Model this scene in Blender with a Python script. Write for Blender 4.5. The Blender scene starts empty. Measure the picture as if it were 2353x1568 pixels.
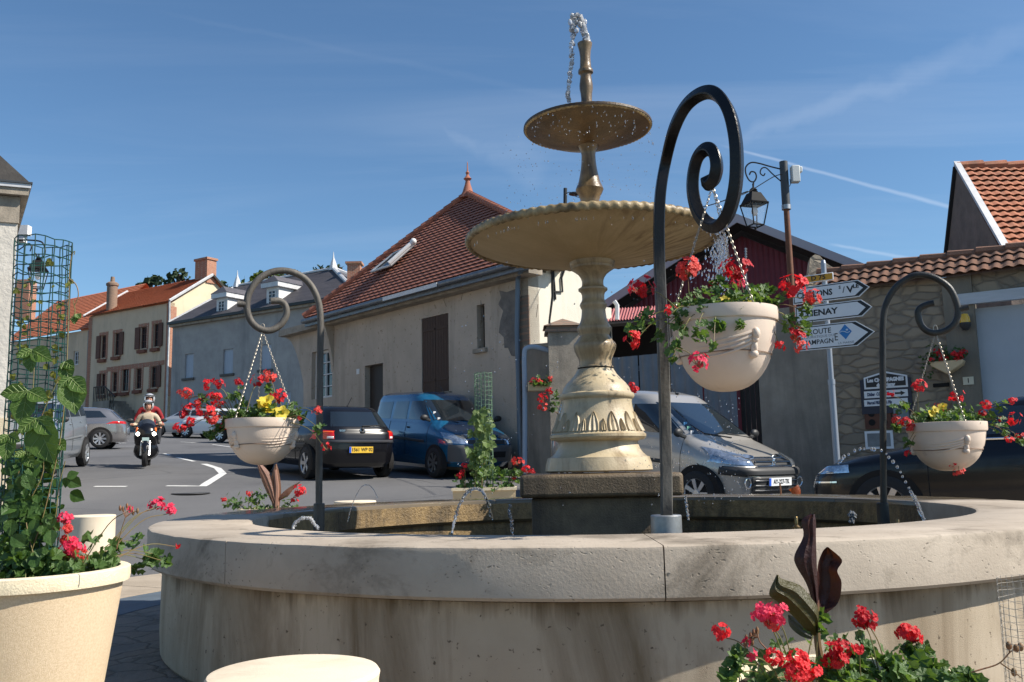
import bpy, bmesh, math, random
from math import sin, cos, pi, radians as R
from mathutils import Vector as V, Matrix, noise as NZ
random.seed(7)
S = bpy.context.scene
COL = S.collection
# ------------------------------------------------------------------ camera
F, PITCH, ROLL, CZ = 2082.0, 0.1379, -0.0206, 0.88      # focal length in px of a 2353 px wide picture
cam_d = bpy.data.cameras.new('camera'); cam = bpy.data.objects.new('camera', cam_d); COL.objects.link(cam)
cam_d.sensor_width = 36; cam_d.lens = F / 2353 * 36; cam_d.clip_start = 0.05; cam_d.clip_end = 2000
cam.matrix_world = Matrix.Translation((0, 0, CZ)) @ Matrix.Rotation(pi/2 + PITCH, 4, 'X') @ Matrix.Rotation(ROLL, 4, 'Z')
S.camera = cam
# ------------------------------------------------------------------ sun, sky, exposure
SUN_EL, SUN_AZ = R(42), R(-11.5)        # azimuth measured from +X towards +Y
sun_dir = V((cos(SUN_EL)*cos(SUN_AZ), cos(SUN_EL)*sin(SUN_AZ), sin(SUN_EL)))
sl = bpy.data.lights.new('sun', 'SUN'); sl.energy = 5.0; sl.angle = R(0.53); sl.color = (1.0, 0.93, 0.82)
so = bpy.data.objects.new('sun', sl); COL.objects.link(so)
so.rotation_mode = 'QUATERNION'; so.rotation_quaternion = sun_dir.to_track_quat('Z', 'Y'); so.location = (20, 0, 30)
S.view_settings.view_transform = 'Standard'; S.view_settings.look = 'None'
S.view_settings.exposure = 0.56; S.view_settings.gamma = 1
S.render.engine = 'CYCLES'; S.cycles.max_bounces = 8; S.cycles.transmission_bounces = 6; S.cycles.transparent_max_bounces = 8
S.cycles.use_denoising = True; S.cycles.caustics_reflective = False; S.cycles.caustics_refractive = False
W = bpy.data.worlds.new('World'); S.world = W; W.use_nodes = True
nt = W.node_tree; nt.nodes.clear()
def N(nt, t, **k):
    n = nt.nodes.new(t)
    for a, b in k.items():
        if a.startswith('i_'):
            n.inputs[a[2:].replace('_', ' ')].default_value = b
        else: setattr(n, a, b)
    return n
L = lambda nt, a, b: nt.links.new(a, b)
sky = N(nt, 'ShaderNodeTexSky', sky_type='NISHITA', sun_disc=False, sun_elevation=SUN_EL, sun_rotation=pi/2 - SUN_AZ, altitude=200, air_density=1.0, dust_density=0.35, ozone_density=3.2)
bg = N(nt, 'ShaderNodeBackground', i_Strength=0.092); wo = N(nt, 'ShaderNodeOutputWorld')
tc = N(nt, 'ShaderNodeTexCoord')
def mth(nt, op, a=None, b=None, c=None, clamp=False):
    n = N(nt, 'ShaderNodeMath', operation=op, use_clamp=clamp)
    for i, v in enumerate((a, b, c)):
        if v is None: continue
        if isinstance(v, (int, float)): n.inputs[i].default_value = v
        else: L(nt, v, n.inputs[i])
    return n.outputs[0]
def ramp(nt, fac, stops):
    n = N(nt, 'ShaderNodeValToRGB'); el = n.color_ramp.elements
    while len(el) > len(stops): el.remove(el[-1])
    while len(el) < len(stops): el.new(0.5)
    for e, (p, c) in zip(el, stops):
        e.position = p; e.color = (c, c, c, 1) if isinstance(c, (int, float)) else (*c, 1)
    L(nt, fac, n.inputs[0]); return n.outputs[0]
def mixc(nt, fac, a, b, mode='MIX'):
    n = N(nt, 'ShaderNodeMix', data_type='RGBA', blend_type=mode)
    for s, v in ((n.inputs[0], fac), (n.inputs[6], a), (n.inputs[7], b)):
        if isinstance(v, (int, float)): s.default_value = v
        elif isinstance(v, tuple): s.default_value = (*v, 1) if len(v) == 3 else v
        else: L(nt, v, s)
    return n.outputs[2]
def ray(px, py):
    a, b = px - 1176.5, py - 784.0; c, s = cos(ROLL), sin(ROLL)
    u = c*a + s*b; v = -s*a + c*b
    return V((u/F, cos(PITCH) + sin(PITCH)*v/F, sin(PITCH) - cos(PITCH)*v/F))
def at(px, py, Y):                   # the point at depth Y that stands where the photograph shows it
    d = ray(px, py); return V((0, 0, CZ)) + d * (Y / d.y)
def zat(px, py, Y): return at(px, py, Y).z
# high thin cloud: streaks of noise on a flat layer far above, plus three aircraft trails
sep = N(nt, 'ShaderNodeSeparateXYZ'); L(nt, tc.outputs['Generated'], sep.inputs[0])
zc = mth(nt, 'MAXIMUM', sep.outputs[2], 0.03)
cx_ = mth(nt, 'DIVIDE', sep.outputs[0], zc); cy_ = mth(nt, 'DIVIDE', sep.outputs[1], zc)
cmb = N(nt, 'ShaderNodeCombineXYZ'); L(nt, cx_, cmb.inputs[0]); L(nt, cy_, cmb.inputs[1])
mp = N(nt, 'ShaderNodeMapping'); mp.inputs['Rotation'].default_value = (0, 0, R(-20)); mp.inputs['Scale'].default_value = (0.35, 1.5, 1)
L(nt, cmb.outputs[0], mp.inputs[0])
n1 = N(nt, 'ShaderNodeTexNoise', i_Scale=0.9, i_Detail=7.0, i_Roughness=0.6, i_Distortion=0.9); L(nt, mp.outputs[0], n1.inputs['Vector'])
n2 = N(nt, 'ShaderNodeTexNoise', i_Scale=0.35, i_Detail=3.0); L(nt, cmb.outputs[0], n2.inputs['Vector'])
cl = mth(nt, 'MULTIPLY', ramp(nt, n1.outputs[0], [(0.46, 0), (0.78, 1)]), ramp(nt, n2.outputs[0], [(0.40, 0.12), (0.66, 1)]))
cl = mth(nt, 'MULTIPLY', cl, 0.15)
nb = N(nt, 'ShaderNodeTexNoise', i_Scale=26.0, i_Detail=4.0); L(nt, tc.outputs['Generated'], nb.inputs['Vector'])
def trail(p0, p1, w0, w1, amt, wob=0.012):
    a, b = ray(*p0).normalized(), ray(*p1).normalized()
    n = a.cross(b).normalized(); t = (b - a * a.dot(b)).normalized(); ang = math.acos(a.dot(b))
    def dot(v):
        d = N(nt, 'ShaderNodeVectorMath', operation='DOT_PRODUCT'); L(nt, tc.outputs['Generated'], d.inputs[0]); d.inputs[1].default_value = v; return d.outputs['Value']
    al = mth(nt, 'DIVIDE', mth(nt, 'ARCTAN2', dot(t), dot(a)), ang)
    off = mth(nt, 'ADD', dot(n), mth(nt, 'MULTIPLY', mth(nt, 'SUBTRACT', nb.outputs[0], 0.5), wob))
    wid = mth(nt, 'ADD', mth(nt, 'MULTIPLY', al, w1 - w0), w0)
    g = mth(nt, 'SUBTRACT', 1, mth(nt, 'DIVIDE', mth(nt, 'ABSOLUTE', off), wid), clamp=True)
    e = mth(nt, 'MULTIPLY', ramp(nt, al, [(0.0, 0), (0.12, 1)]), ramp(nt, al, [(0.9, 1), (1.0, 0)]))
    return mth(nt, 'MULTIPLY', mth(nt, 'MULTIPLY', mth(nt, 'SMOOTH_MIN', g, 0.8, 0.2), e), amt)
for tr in (trail((1650, 332), (2420, 540), 0.0018, 0.0034, 0.20, 0.003), trail((1660, 330), (2420, 60), 0.008, 0.020, 0.065, 0.035),
           trail((330, 20), (1500, 265), 0.003, 0.006, 0.014, 0.01), trail((1900, 560), (2180, 612), 0.002, 0.003, 0.16, 0.004), trail((1010, 300), (1260, 400), 0.006, 0.03, 0.04, 0.06)):
    cl = mth(nt, 'ADD', cl, tr, clamp=True)
hs = N(nt, 'ShaderNodeHueSaturation', i_Saturation=1.05, i_Value=1.0); L(nt, sky.outputs[0], hs.inputs['Color'])
skc = mixc(nt, 1.0, hs.outputs[0], (0.87, 0.99, 1.02), 'MULTIPLY')
L(nt, mixc(nt, cl, skc, (8.6, 9.0, 9.6)), bg.inputs[0]); L(nt, bg.outputs[0], wo.inputs[0])
# ------------------------------------------------------------------ object helpers
def tag(o, label=None, cat=None, group=None, kind=None):
    if label: o['label'] = label
    if cat: o['category'] = cat
    if group: o['group'] = group
    if kind: o['kind'] = kind
    return o
def thing(name, label, cat, loc=(0, 0, 0), rz=0.0, group=None):
    o = bpy.data.objects.new(name, None); COL.objects.link(o); o.empty_display_size = 0.1
    o.location = loc; o.rotation_euler = (0, 0, rz); tag(o, label, cat, group)
    o['_m'] = 1; return o
def mat4(o): return Matrix.Translation(o.location) @ Matrix.Rotation(o.rotation_euler.z, 4, 'Z')
def obj(name, bm, m, parent=None, world=True, smooth=None, label=None):
    me = bpy.data.meshes.new(name)
    if isinstance(bm, bmesh.types.BMesh):
        bmesh.ops.recalc_face_normals(bm, faces=bm.faces[:]) if getattr(bm, 'from_pydata', 1) and smooth != 'keep' else None
        bm.to_mesh(me); bm.free()
    else: me.from_pydata(*bm)
    ms = m if isinstance(m, (list, tuple)) else [m]
    for x in ms: me.materials.append(x)
    if smooth not in (False,):
        ang = R(38)
        me.shade_smooth()
        me.set_sharp_from_angle(angle=ang)
    o = bpy.data.objects.new(name, me); COL.objects.link(o)
    if parent is not None:
        o.parent = parent
        if world:
            top = parent
            if parent.type == 'EMPTY': o.matrix_parent_inverse = mat4(parent).inverted()
            else: o.matrix_parent_inverse = Matrix.Identity(4)
    if label: o['label'] = label
    return o
def sub(name, bm, m, part, **k):      # a sub-part: same space as its part
    return obj(name, bm, m, part, world=False, **k)
def copy_tree(o, parent=None):
    c = o.copy(); COL.objects.link(c)
    if parent is not None: c.parent = parent
    for ch in [x for x in list(COL.objects) if x.parent == o]: copy_tree(ch, c)
    return c
BM = bmesh.new
def box(bm, lo, hi, mi=0, M=None):
    vs = [V((x, y, z)) for x in (lo[0], hi[0]) for y in (lo[1], hi[1]) for z in (lo[2], hi[2])]
    if M is not None: vs = [M @ v for v in vs]
    v = [bm.verts.new(p) for p in vs]
    for f in ((0,1,3,2), (4,6,7,5), (0,4,5,1), (2,3,7,6), (0,2,6,4), (1,5,7,3)):
        fc = bm.faces.new([v[i] for i in f]); fc.material_index = mi
    return v
def cbox(bm, c, s, mi=0, M=None): return box(bm, [c[i]-s[i]/2 for i in range(3)], [c[i]+s[i]/2 for i in range(3)], mi, M)
def poly(bm, pts, mi=0):
    f = bm.faces.new([bm.verts.new(V(p)) for p in pts]); f.material_index = mi; return f
def prism(bm, pts, d, mi=0):          # extrude a polygon by vector d
    d = V(d); a = [bm.verts.new(V(p)) for p in pts]; b = [bm.verts.new(V(p)+d) for p in pts]; n = len(a)
    for f in [list(reversed(a)), b] + [[a[i], a[(i+1) % n], b[(i+1) % n], b[i]] for i in range(n)]:
        bm.faces.new(f).material_index = mi
def tube(bm, pts, r, n=8, mi=0, caps=True, sq=False, up=None):
    pts = [V(p) for p in pts]; rings = []
    rad = r if callable(r) else (lambda t: r)
    d0 = (pts[1]-pts[0]).normalized(); u = V(up) if up else (V((0, 0, 1)) if abs(d0.z) < 0.9 else V((1, 0, 0)))
    u = (u - d0*u.dot(d0)).normalized()
    for i, p in enumerate(pts):
        d = (pts[min(i+1, len(pts)-1)] - pts[max(i-1, 0)])
        if d.length < 1e-9: d = d0
        d.normalize(); u = (u - d*u.dot(d))
        u = u.normalized() if u.length > 1e-6 else d.orthogonal().normalized()
        w = d.cross(u); q = rad(i/(len(pts)-1))
        if sq: ring = [p + (u*a + w*b)*q for a, b in ((1, .82), (.82, 1), (-.82, 1), (-1, .82), (-1, -.82), (-.82, -1), (.82, -1), (1, -.82))]
        else: ring = [p + (u*cos(2*pi*k/n) + w*sin(2*pi*k/n))*q for k in range(n)]
        rings.append([bm.verts.new(x) for x in ring])
    m = len(rings[0])
    for a, b in zip(rings, rings[1:]):
        for k in range(m): bm.faces.new((a[k], a[(k+1) % m], b[(k+1) % m], b[k])).material_index = mi
    if caps:
        bm.faces.new(list(reversed(rings[0]))).material_index = mi; bm.faces.new(rings[-1]).material_index = mi
def lathe(bm, prof, c=(0, 0, 0), n=48, a0=0, a1=2*pi, mi=0, fn=None):
    full = abs(a1-a0-2*pi) < 1e-6; k = n if full else n+1; rings = []
    for i in range(k):
        t = a0 + (a1-a0)*i/n
        rings.append([bm.verts.new((c[0] + (r + (fn(t, j) if fn else 0))*cos(t), c[1] + (r + (fn(t, j) if fn else 0))*sin(t), c[2]+z)) for j, (r, z) in enumerate(prof)])
    for i in range(n):
        a, b = rings[i], rings[(i+1) % k]
        for j in range(len(prof)-1):
            try: bm.faces.new((a[j], b[j], b[j+1], a[j+1])).material_index = mi
            except ValueError: pass
    bmesh.ops.remove_doubles(bm, verts=[v for r in rings for v in r], dist=1e-5)
def ball(bm, c, r, s=(1, 1, 1), mi=0, sub=2):
    g = bmesh.ops.create_icosphere(bm, subdivisions=sub, radius=1.0, matrix=Matrix.Translation(V(c)) @ Matrix.Diagonal((r*s[0], r*s[1], r*s[2], 1)))
    for v in g['verts']:
        for f in v.link_faces: f.material_index = mi
def catmull(P, k=6):
    P = [V(p) for p in P]; Q = [P[0]*2-P[1]] + P + [P[-1]*2-P[-2]]; out = []
    for i in range(1, len(Q)-2):
        for j in range(k):
            t = j/k; a, b, c, d = Q[i-1:i+3]
            out.append(0.5*((2*b) + (c-a)*t + (2*a-5*b+4*c-d)*t*t + (3*b-a-3*c+d)*t**3))
    out.append(P[-1]); return out
def bevel(o, w, seg=2, ang=40):
    m = o.modifiers.new('bevel', 'BEVEL'); m.width = w; m.segments = seg; m.limit_method = 'ANGLE'; m.angle_limit = R(ang); return o
def text_mesh(s, size, M, depth=0.002, m=None, name='lettering', parent=None, align='CENTER', bold=0.0, sx=1.0, shear=0):
    cu = bpy.data.curves.new('t', 'FONT'); cu.body = s; cu.size = size; cu.align_x = align; cu.align_y = 'CENTER'
    cu.extrude = depth; cu.offset = bold; cu.shear = shear; cu.resolution_u = 2
    t = bpy.data.objects.new('t', cu); COL.objects.link(t)
    bpy.context.view_layer.update()
    me = bpy.data.meshes.new_from_object(t.evaluated_get(bpy.context.evaluated_depsgraph_get()))
    COL.objects.unlink(t); bpy.data.objects.remove(t)
    me.transform(M @ Matrix.Diagonal((sx, 1, 1, 1))); me.materials.clear(); me.materials.append(m)
    me.name = name; o = bpy.data.objects.new(name, me); COL.objects.link(o)
    if parent is not None:
        o.parent = parent
        if parent.type == 'EMPTY' and not parent.get('_local'): o.matrix_parent_inverse = mat4(parent).inverted()
    return o
# ------------------------------------------------------------------ materials
MT = {}
def M(name, c, rough=0.8, metal=0.0, c2=None, var=0.5, sc=3.0, det=6, bump=0.0, bs=60.0, stain=None, ss=1.0, sm=(0.5, 0.7), vert=False, spec=0.5, coat=0, trans=0, ior=1.45, speck=None, fn=None, aniso=(1, 1, 1), sub=0, space='Object'):
    if name in MT: return MT[name]
    m = bpy.data.materials.new(name); m.use_nodes = True; t = m.node_tree
    b = t.nodes['Principled BSDF']; b.inputs['Roughness'].default_value = rough; b.inputs['Metallic'].default_value = metal
    b.inputs['Specular IOR Level'].default_value = spec; b.inputs['Coat Weight'].default_value = coat; b.inputs['Coat Roughness'].default_value = 0.04
    b.inputs['Transmission Weight'].default_value = trans; b.inputs['IOR'].default_value = ior
    b.inputs['Base Color'].default_value = (*c, 1)
    tcn = N(t, 'ShaderNodeTexCoord'); co = tcn.outputs[space]
    if aniso != (1, 1, 1):
        mp = N(t, 'ShaderNodeMapping'); mp.inputs['Scale'].default_value = aniso; L(t, co, mp.inputs[0]); co2 = mp.outputs[0]
    else: co2 = co
    col = None
    if c2 is not None:
        n = N(t, 'ShaderNodeTexNoise', i_Scale=sc, i_Detail=float(det), i_Roughness=0.62); L(t, co2, n.inputs['Vector'])
        col = mixc(t, ramp(t, n.outputs[0], [(0.5-var*0.3, 0), (0.5+var*0.3, 1)]), tuple(c), tuple(c2))
    if stain is not None:
        n = N(t, 'ShaderNodeTexNoise', i_Scale=ss, i_Detail=8.0, i_Roughness=0.7, i_Distortion=0.6)
        mp = N(t, 'ShaderNodeMapping'); mp.inputs['Scale'].default_value = (1, 1, 0.16) if vert else (1, 1, 1); L(t, co, mp.inputs[0]); L(t, mp.outputs[0], n.inputs['Vector'])
        col = mixc(t, ramp(t, n.outputs[0], [(sm[0], 0), (sm[1], 1)]), col if col else tuple(c), tuple(stain))
    if speck is not None:
        n = N(t, 'ShaderNodeTexNoise', i_Scale=speck[1], i_Detail=3.0, i_Roughness=0.6); L(t, co, n.inputs['Vector'])
        col = mixc(t, ramp(t, n.outputs[0], [(speck[2], 0), (speck[2]+0.06, 1)]), col if col else tuple(c), tuple(speck[0]))
    h = None
    if bump:
        n = N(t, 'ShaderNodeTexNoise', i_Scale=bs, i_Detail=5.0, i_Roughness=0.65); L(t, co2, n.inputs['Vector']); h = n.outputs[0]
    if fn: col, h = fn(t, b, co, col if col else tuple(c), h)
    if col is not None and not isinstance(col, tuple): L(t, col, b.inputs['Base Color'])
    elif isinstance(col, tuple): b.inputs['Base Color'].default_value = (*col[:3], 1)
    if h is not None:
        bp = N(t, 'ShaderNodeBump', i_Strength=min(1, bump if bump else 0.4), i_Distance=0.02); L(t, h, bp.inputs['Height']); L(t, bp.outputs[0], b.inputs['Normal'])
    if sub: b.inputs['Subsurface Weight'].default_value = sub
    MT[name] = m; return m
def emit(name, c, s):
    m = M(name, c, 0.3); b = m.node_tree.nodes['Principled BSDF']; b.inputs['Emission Color'].default_value = (*c, 1); b.inputs['Emission Strength'].default_value = s; return m
def fn_pits(t, b, co, col, h):        # small holes of limestone
    v = N(t, 'ShaderNodeTexVoronoi', i_Scale=42.0, feature='F1'); mp = N(t, 'ShaderNodeMapping'); mp.inputs['Scale'].default_value = (1, 1, 1.7); L(t, co, mp.inputs[0])
    nz = N(t, 'ShaderNodeTexNoise', i_Scale=9.0, i_Detail=3.0); L(t, co, nz.inputs['Vector'])
    L(t, mixc(t, 0.12, mp.outputs[0], nz.outputs['Color']), v.inputs['Vector'])
    pit = mth(t, 'MULTIPLY', ramp(t, v.outputs[0], [(0.10, 1), (0.24, 0)]), ramp(t, nz.outputs[0], [(0.5, 0), (0.6, 1)]))
    col = mixc(t, mth(t, 'MULTIPLY', pit, 0.65), col, (0.10, 0.085, 0.06))
    return col, mth(t, 'SUBTRACT', mth(t, 'MULTIPLY', h, 0.35), pit)
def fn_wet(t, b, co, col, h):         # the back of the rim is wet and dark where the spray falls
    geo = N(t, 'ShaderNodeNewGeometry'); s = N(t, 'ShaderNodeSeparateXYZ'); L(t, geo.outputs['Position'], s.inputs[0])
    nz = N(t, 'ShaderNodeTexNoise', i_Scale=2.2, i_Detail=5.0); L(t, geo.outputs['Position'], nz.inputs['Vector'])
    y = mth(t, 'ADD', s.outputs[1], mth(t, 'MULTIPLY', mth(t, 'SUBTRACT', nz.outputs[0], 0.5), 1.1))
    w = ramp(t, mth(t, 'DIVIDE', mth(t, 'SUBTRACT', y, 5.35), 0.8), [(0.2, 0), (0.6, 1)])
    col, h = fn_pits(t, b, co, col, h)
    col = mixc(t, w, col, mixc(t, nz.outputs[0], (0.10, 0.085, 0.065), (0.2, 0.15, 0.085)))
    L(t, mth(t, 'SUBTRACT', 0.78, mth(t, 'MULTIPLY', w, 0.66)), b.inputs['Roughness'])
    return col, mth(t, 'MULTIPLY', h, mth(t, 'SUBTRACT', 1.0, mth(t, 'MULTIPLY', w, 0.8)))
def fn_brick(c1, c2, mo, sc=1.0, bw=0.22, bh=0.065, ms=0.01, axis=0, off=0.5, br=0.5):
    def f(t, b, co, col, h):
        s = N(t, 'ShaderNodeSeparateXYZ'); L(t, co, s.inputs[0]); cb = N(t, 'ShaderNodeCombineXYZ')
        L(t, mth(t, 'ADD', s.outputs[0], s.outputs[1]), cb.inputs[0]); L(t, s.outputs[2], cb.inputs[1])
        k = N(t, 'ShaderNodeTexBrick', i_Scale=sc, i_Brick_Width=bw, i_Row_Height=bh, i_Mortar_Size=ms, i_Mortar_Smooth=0.3, i_Bias=0.0); k.offset = off
        nz = N(t, 'ShaderNodeTexNoise', i_Scale=6.0, i_Detail=4.0); L(t, co, nz.inputs['Vector'])
        L(t, mixc(t, br*0.12, cb.outputs[0], nz.outputs['Color']), k.inputs[0])
        k.inputs['Color1'].default_value = (*c1, 1); k.inputs['Color2'].default_value = (*c2, 1); k.inputs['Mortar'].default_value = (*mo, 1)
        c = mixc(t, ramp(t, nz.outputs[0], [(0.35, 0.0), (0.7, 0.5)]), k.outputs[0], col)
        return c, mth(t, 'ADD', mth(t, 'MULTIPLY', k.outputs[1], -0.6), mth(t, 'MULTIPLY', nz.outputs[0], 0.5))
    return f
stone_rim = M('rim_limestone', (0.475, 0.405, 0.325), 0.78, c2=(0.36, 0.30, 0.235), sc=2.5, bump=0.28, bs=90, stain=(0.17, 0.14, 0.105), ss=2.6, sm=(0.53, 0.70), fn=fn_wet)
def fn_grime(t, b, co, col, h):        # run-off streaks starting under the lip
    s = N(t, 'ShaderNodeSeparateXYZ'); L(t, co, s.inputs[0]); mp = N(t, 'ShaderNodeMapping'); mp.inputs['Scale'].default_value = (1, 1, .06); L(t, co, mp.inputs[0])
    n = N(t, 'ShaderNodeTexNoise', i_Scale=7.0, i_Detail=5.0, i_Roughness=.7); L(t, mp.outputs[0], n.inputs['Vector'])
    ln = mth(t, 'MULTIPLY', mth(t, 'SUBTRACT', .46, s.outputs[2]), 4.5); k = mth(t, 'SUBTRACT', mth(t, 'MULTIPLY', n.outputs[0], 1.9), mth(t, 'ADD', ln, .55), clamp=True)
    return mixc(t, mth(t, 'MULTIPLY', ramp(t, k, [(.05, 0), (.4, 1)]), .8), col, (.11, .075, .04)), h
stone_wall = M('basin_stone', (0.54, 0.46, 0.355), 0.85, c2=(0.38, 0.305, 0.215), sc=1.5, var=.9, bump=0.22, bs=260, fn=fn_grime, stain=(0.19, 0.14, 0.085), ss=1.9, sm=(0.44, 0.66), vert=True, speck=((0.12, 0.09, 0.06), 38, 0.66))
stone_in = M('mossy_inner_stone', (0.40, 0.265, 0.115), 0.55, c2=(0.13, 0.088, 0.042), sc=20, var=0.9, bump=0.6, bs=60, stain=(0.035, 0.028, 0.02), ss=3, sm=(0.45, 0.7), vert=True)
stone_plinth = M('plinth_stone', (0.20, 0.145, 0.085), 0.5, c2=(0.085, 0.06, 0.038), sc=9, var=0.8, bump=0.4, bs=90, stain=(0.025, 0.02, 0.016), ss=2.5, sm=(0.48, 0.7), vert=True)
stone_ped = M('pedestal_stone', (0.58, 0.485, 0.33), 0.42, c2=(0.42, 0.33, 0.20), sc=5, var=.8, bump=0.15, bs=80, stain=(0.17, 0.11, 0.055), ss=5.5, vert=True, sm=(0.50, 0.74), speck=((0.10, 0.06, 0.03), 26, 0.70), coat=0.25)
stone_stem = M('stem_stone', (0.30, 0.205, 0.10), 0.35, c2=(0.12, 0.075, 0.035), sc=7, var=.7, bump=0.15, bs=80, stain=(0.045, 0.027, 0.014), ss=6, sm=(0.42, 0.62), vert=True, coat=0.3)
stone_bowl = M('large_bowl_stone', (0.50, 0.40, 0.245), 0.6, c2=(0.42, 0.325, 0.19), sc=3, bump=0.12, bs=60, stain=(0.20, 0.12, 0.05), ss=3.3, sm=(0.56, 0.82))
def fn_radial(t, b, co, col, h):      # run-off streaks fanning out under the bowl, worst on the right-hand side
    s = N(t, 'ShaderNodeSeparateXYZ'); L(t, co, s.inputs[0])
    x = mth(t, 'SUBTRACT', s.outputs[0], 0.506); y = mth(t, 'SUBTRACT', s.outputs[1], 5.5)
    ang = mth(t, 'ARCTAN2', y, x); rr = mth(t, 'SQRT', mth(t, 'ADD', mth(t, 'MULTIPLY', x, x), mth(t, 'MULTIPLY', y, y)))
    cb = N(t, 'ShaderNodeCombineXYZ'); L(t, mth(t, 'MULTIPLY', ang, 6.0), cb.inputs[0]); L(t, mth(t, 'MULTIPLY', rr, 2.2), cb.inputs[1])
    n = N(t, 'ShaderNodeTexNoise', i_Scale=1.6, i_Detail=7.0, i_Roughness=0.65, i_Distortion=0.8); L(t, cb.outputs[0], n.inputs['Vector'])
    side = ramp(t, mth(t, 'ADD', mth(t, 'DIVIDE', mth(t, 'SUBTRACT', x, mth(t, 'MULTIPLY', y, 0.15)), 1.5), 0.42), [(0.42, 0.12), (0.72, 1)])
    return mixc(t, mth(t, 'MULTIPLY', ramp(t, n.outputs[0], [(0.44, 0), (0.66, 1)]), mth(t, 'MULTIPLY', side, 0.85)), col, (0.13, 0.075, 0.03)), h
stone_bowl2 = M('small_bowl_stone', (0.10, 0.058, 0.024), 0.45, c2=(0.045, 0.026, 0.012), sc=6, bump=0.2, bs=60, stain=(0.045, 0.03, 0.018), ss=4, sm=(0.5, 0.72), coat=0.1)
stone_under = M('bowl_underside', (0.54, 0.42, 0.25), 0.6, c2=(0.45, 0.34, 0.19), sc=3, bump=0.12, bs=60, fn=fn_radial)
rope_m = M('rope_edge_stone', (0.42, 0.31, 0.16), 0.45, c2=(0.14, 0.095, 0.045), sc=9, bump=0.2, bs=60, stain=(0.06, 0.045, 0.025), ss=9, sm=(0.5, 0.7))
iron = M('black_iron', (0.008, 0.008, 0.009), 0.42, 0.0, c2=(0.02, 0.018, 0.016), sc=30, bump=0.08, bs=80)
iron_w = M('weathered_iron', (0.155, 0.14, 0.12), 0.6, 0.1, c2=(0.05, 0.045, 0.04), sc=16, var=0.8, bump=0.25, bs=90, aniso=(1, 1, 0.2))
steel = M('galvanised_steel', (0.42, 0.43, 0.44), 0.42, 0.7, c2=(0.3, 0.31, 0.32), sc=20)
chain_m = M('chain_steel', (0.40, 0.36, 0.30), 0.4, 0.6)
pot_pink = M('basket_plastic', (0.70, 0.58, 0.48), 0.55, c2=(0.64, 0.525, 0.43), sc=5, bump=0.05, bs=120, stain=(0.45, 0.36, 0.27), ss=7, sm=(0.58, 0.8))
pot_sand = M('sandy_pot', (0.72, 0.57, 0.39), 0.9, stain=(.50, .38, .25), ss=2.2, sm=(.55, .85), c2=(0.63, 0.48, 0.31), sc=160, det=3, var=0.4, bump=0.35, bs=520)
pot_rim = M('pale_pot_rim', (0.80, 0.70, 0.50), 0.85, c2=(0.72, 0.60, 0.42), sc=20, bump=0.3, bs=140)
stool_m = M('cream_stone', (0.76, 0.655, 0.50), 0.85, c2=(0.70, 0.59, 0.44), stain=(.5, .40, .28), ss=2.5, sm=(.56, .8), sc=5, bump=0.12, bs=150, speck=((0.45, 0.3, 0.18), 22, 0.74))
planter_m = M('beige_planter', (0.66, 0.51, 0.31), 0.8, c2=(0.6, 0.46, 0.28), sc=10, bump=0.1, bs=90)
soil = M('potting_soil', (0.03, 0.02, 0.012), 0.95, bump=0.6, bs=60)
def leafm(name, c, c2, rough=0.42, tl=0.35):
    m = M(name, c, rough, c2=c2, sc=14, var=0.9, det=5, bump=.35, bs=70); t = m.node_tree; b = t.nodes['Principled BSDF']
    tr = N(t, 'ShaderNodeBsdfTranslucent'); mx = N(t, 'ShaderNodeMixShader'); mx.inputs[0].default_value = tl
    src = b.inputs['Base Color'].links[0].from_socket
    L(t, mixc(t, 1.0, src, (1.7, 1.6, 0.7), 'MULTIPLY'), tr.inputs[0]); out = t.nodes['Material Output']
    L(t, b.outputs[0], mx.inputs[1]); L(t, tr.outputs[0], mx.inputs[2]); L(t, mx.outputs[0], out.inputs[0]); return m
leaf_g = leafm('geranium_leaf', (0.045, 0.10, 0.022), (0.13, 0.22, 0.06))
leaf_v = leafm('vine_leaf', (0.05, 0.11, 0.02), (0.12, 0.20, 0.04), 0.4, 0.35)
leaf_d = leafm('dark_vine_leaf', (0.03, 0.075, 0.015), (0.09, 0.17, 0.04), 0.4, 0.3)
leaf_pale = leafm('pale_leaf', (0.20, 0.26, 0.07), (0.32, 0.36, 0.12), 0.5, 0.4)
leaf_c = leafm('canna_leaf', (0.035, 0.008, 0.010), (0.045, 0.018, 0.012), 0.4, 0.22)
leaf_cp = leafm('pale_canna_leaf', (0.36, 0.20, 0.15), (0.22, 0.10, 0.07), 0.45, 0.35)
stem_m = M('green_stem', (0.16, 0.17, 0.05), 0.6, c2=(0.2, 0.12, 0.06), sc=12)
stem_red = M('reddish_stem', (0.24, 0.08, 0.045), 0.6, c2=(0.14, 0.13, 0.05), sc=12)
def petalm(name, c, c2):
    m = leafm(name, c, c2, 0.5, 0.35); m.node_tree.nodes['Principled BSDF'].inputs['Roughness'].default_value = 0.5
    for n in m.node_tree.nodes:
        if n.type == 'MIX' and n.blend_type == 'MULTIPLY': n.inputs[7].default_value = (1.15, 0.9, 0.9, 1)
    return m
red_m = petalm('red_petal', (0.70, 0.012, 0.014), (0.80, 0.03, 0.045))
pink_m = petalm('pink_red_petal', (0.78, 0.02, 0.07), (0.82, 0.06, 0.15))
deep_m = petalm('deep_red_petal', (0.50, 0.006, 0.012), (0.66, 0.015, 0.03)); fade_m = petalm('faded_red_petal', (0.80, 0.09, 0.05), (0.70, 0.05, 0.06))
yel_m = petalm('yellow_petal', (0.75, 0.58, 0.03), (0.82, 0.68, 0.10))
water_m = M('water', (0.97, 0.98, 1.0), 0.03, trans=.86, ior=1.33)
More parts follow.
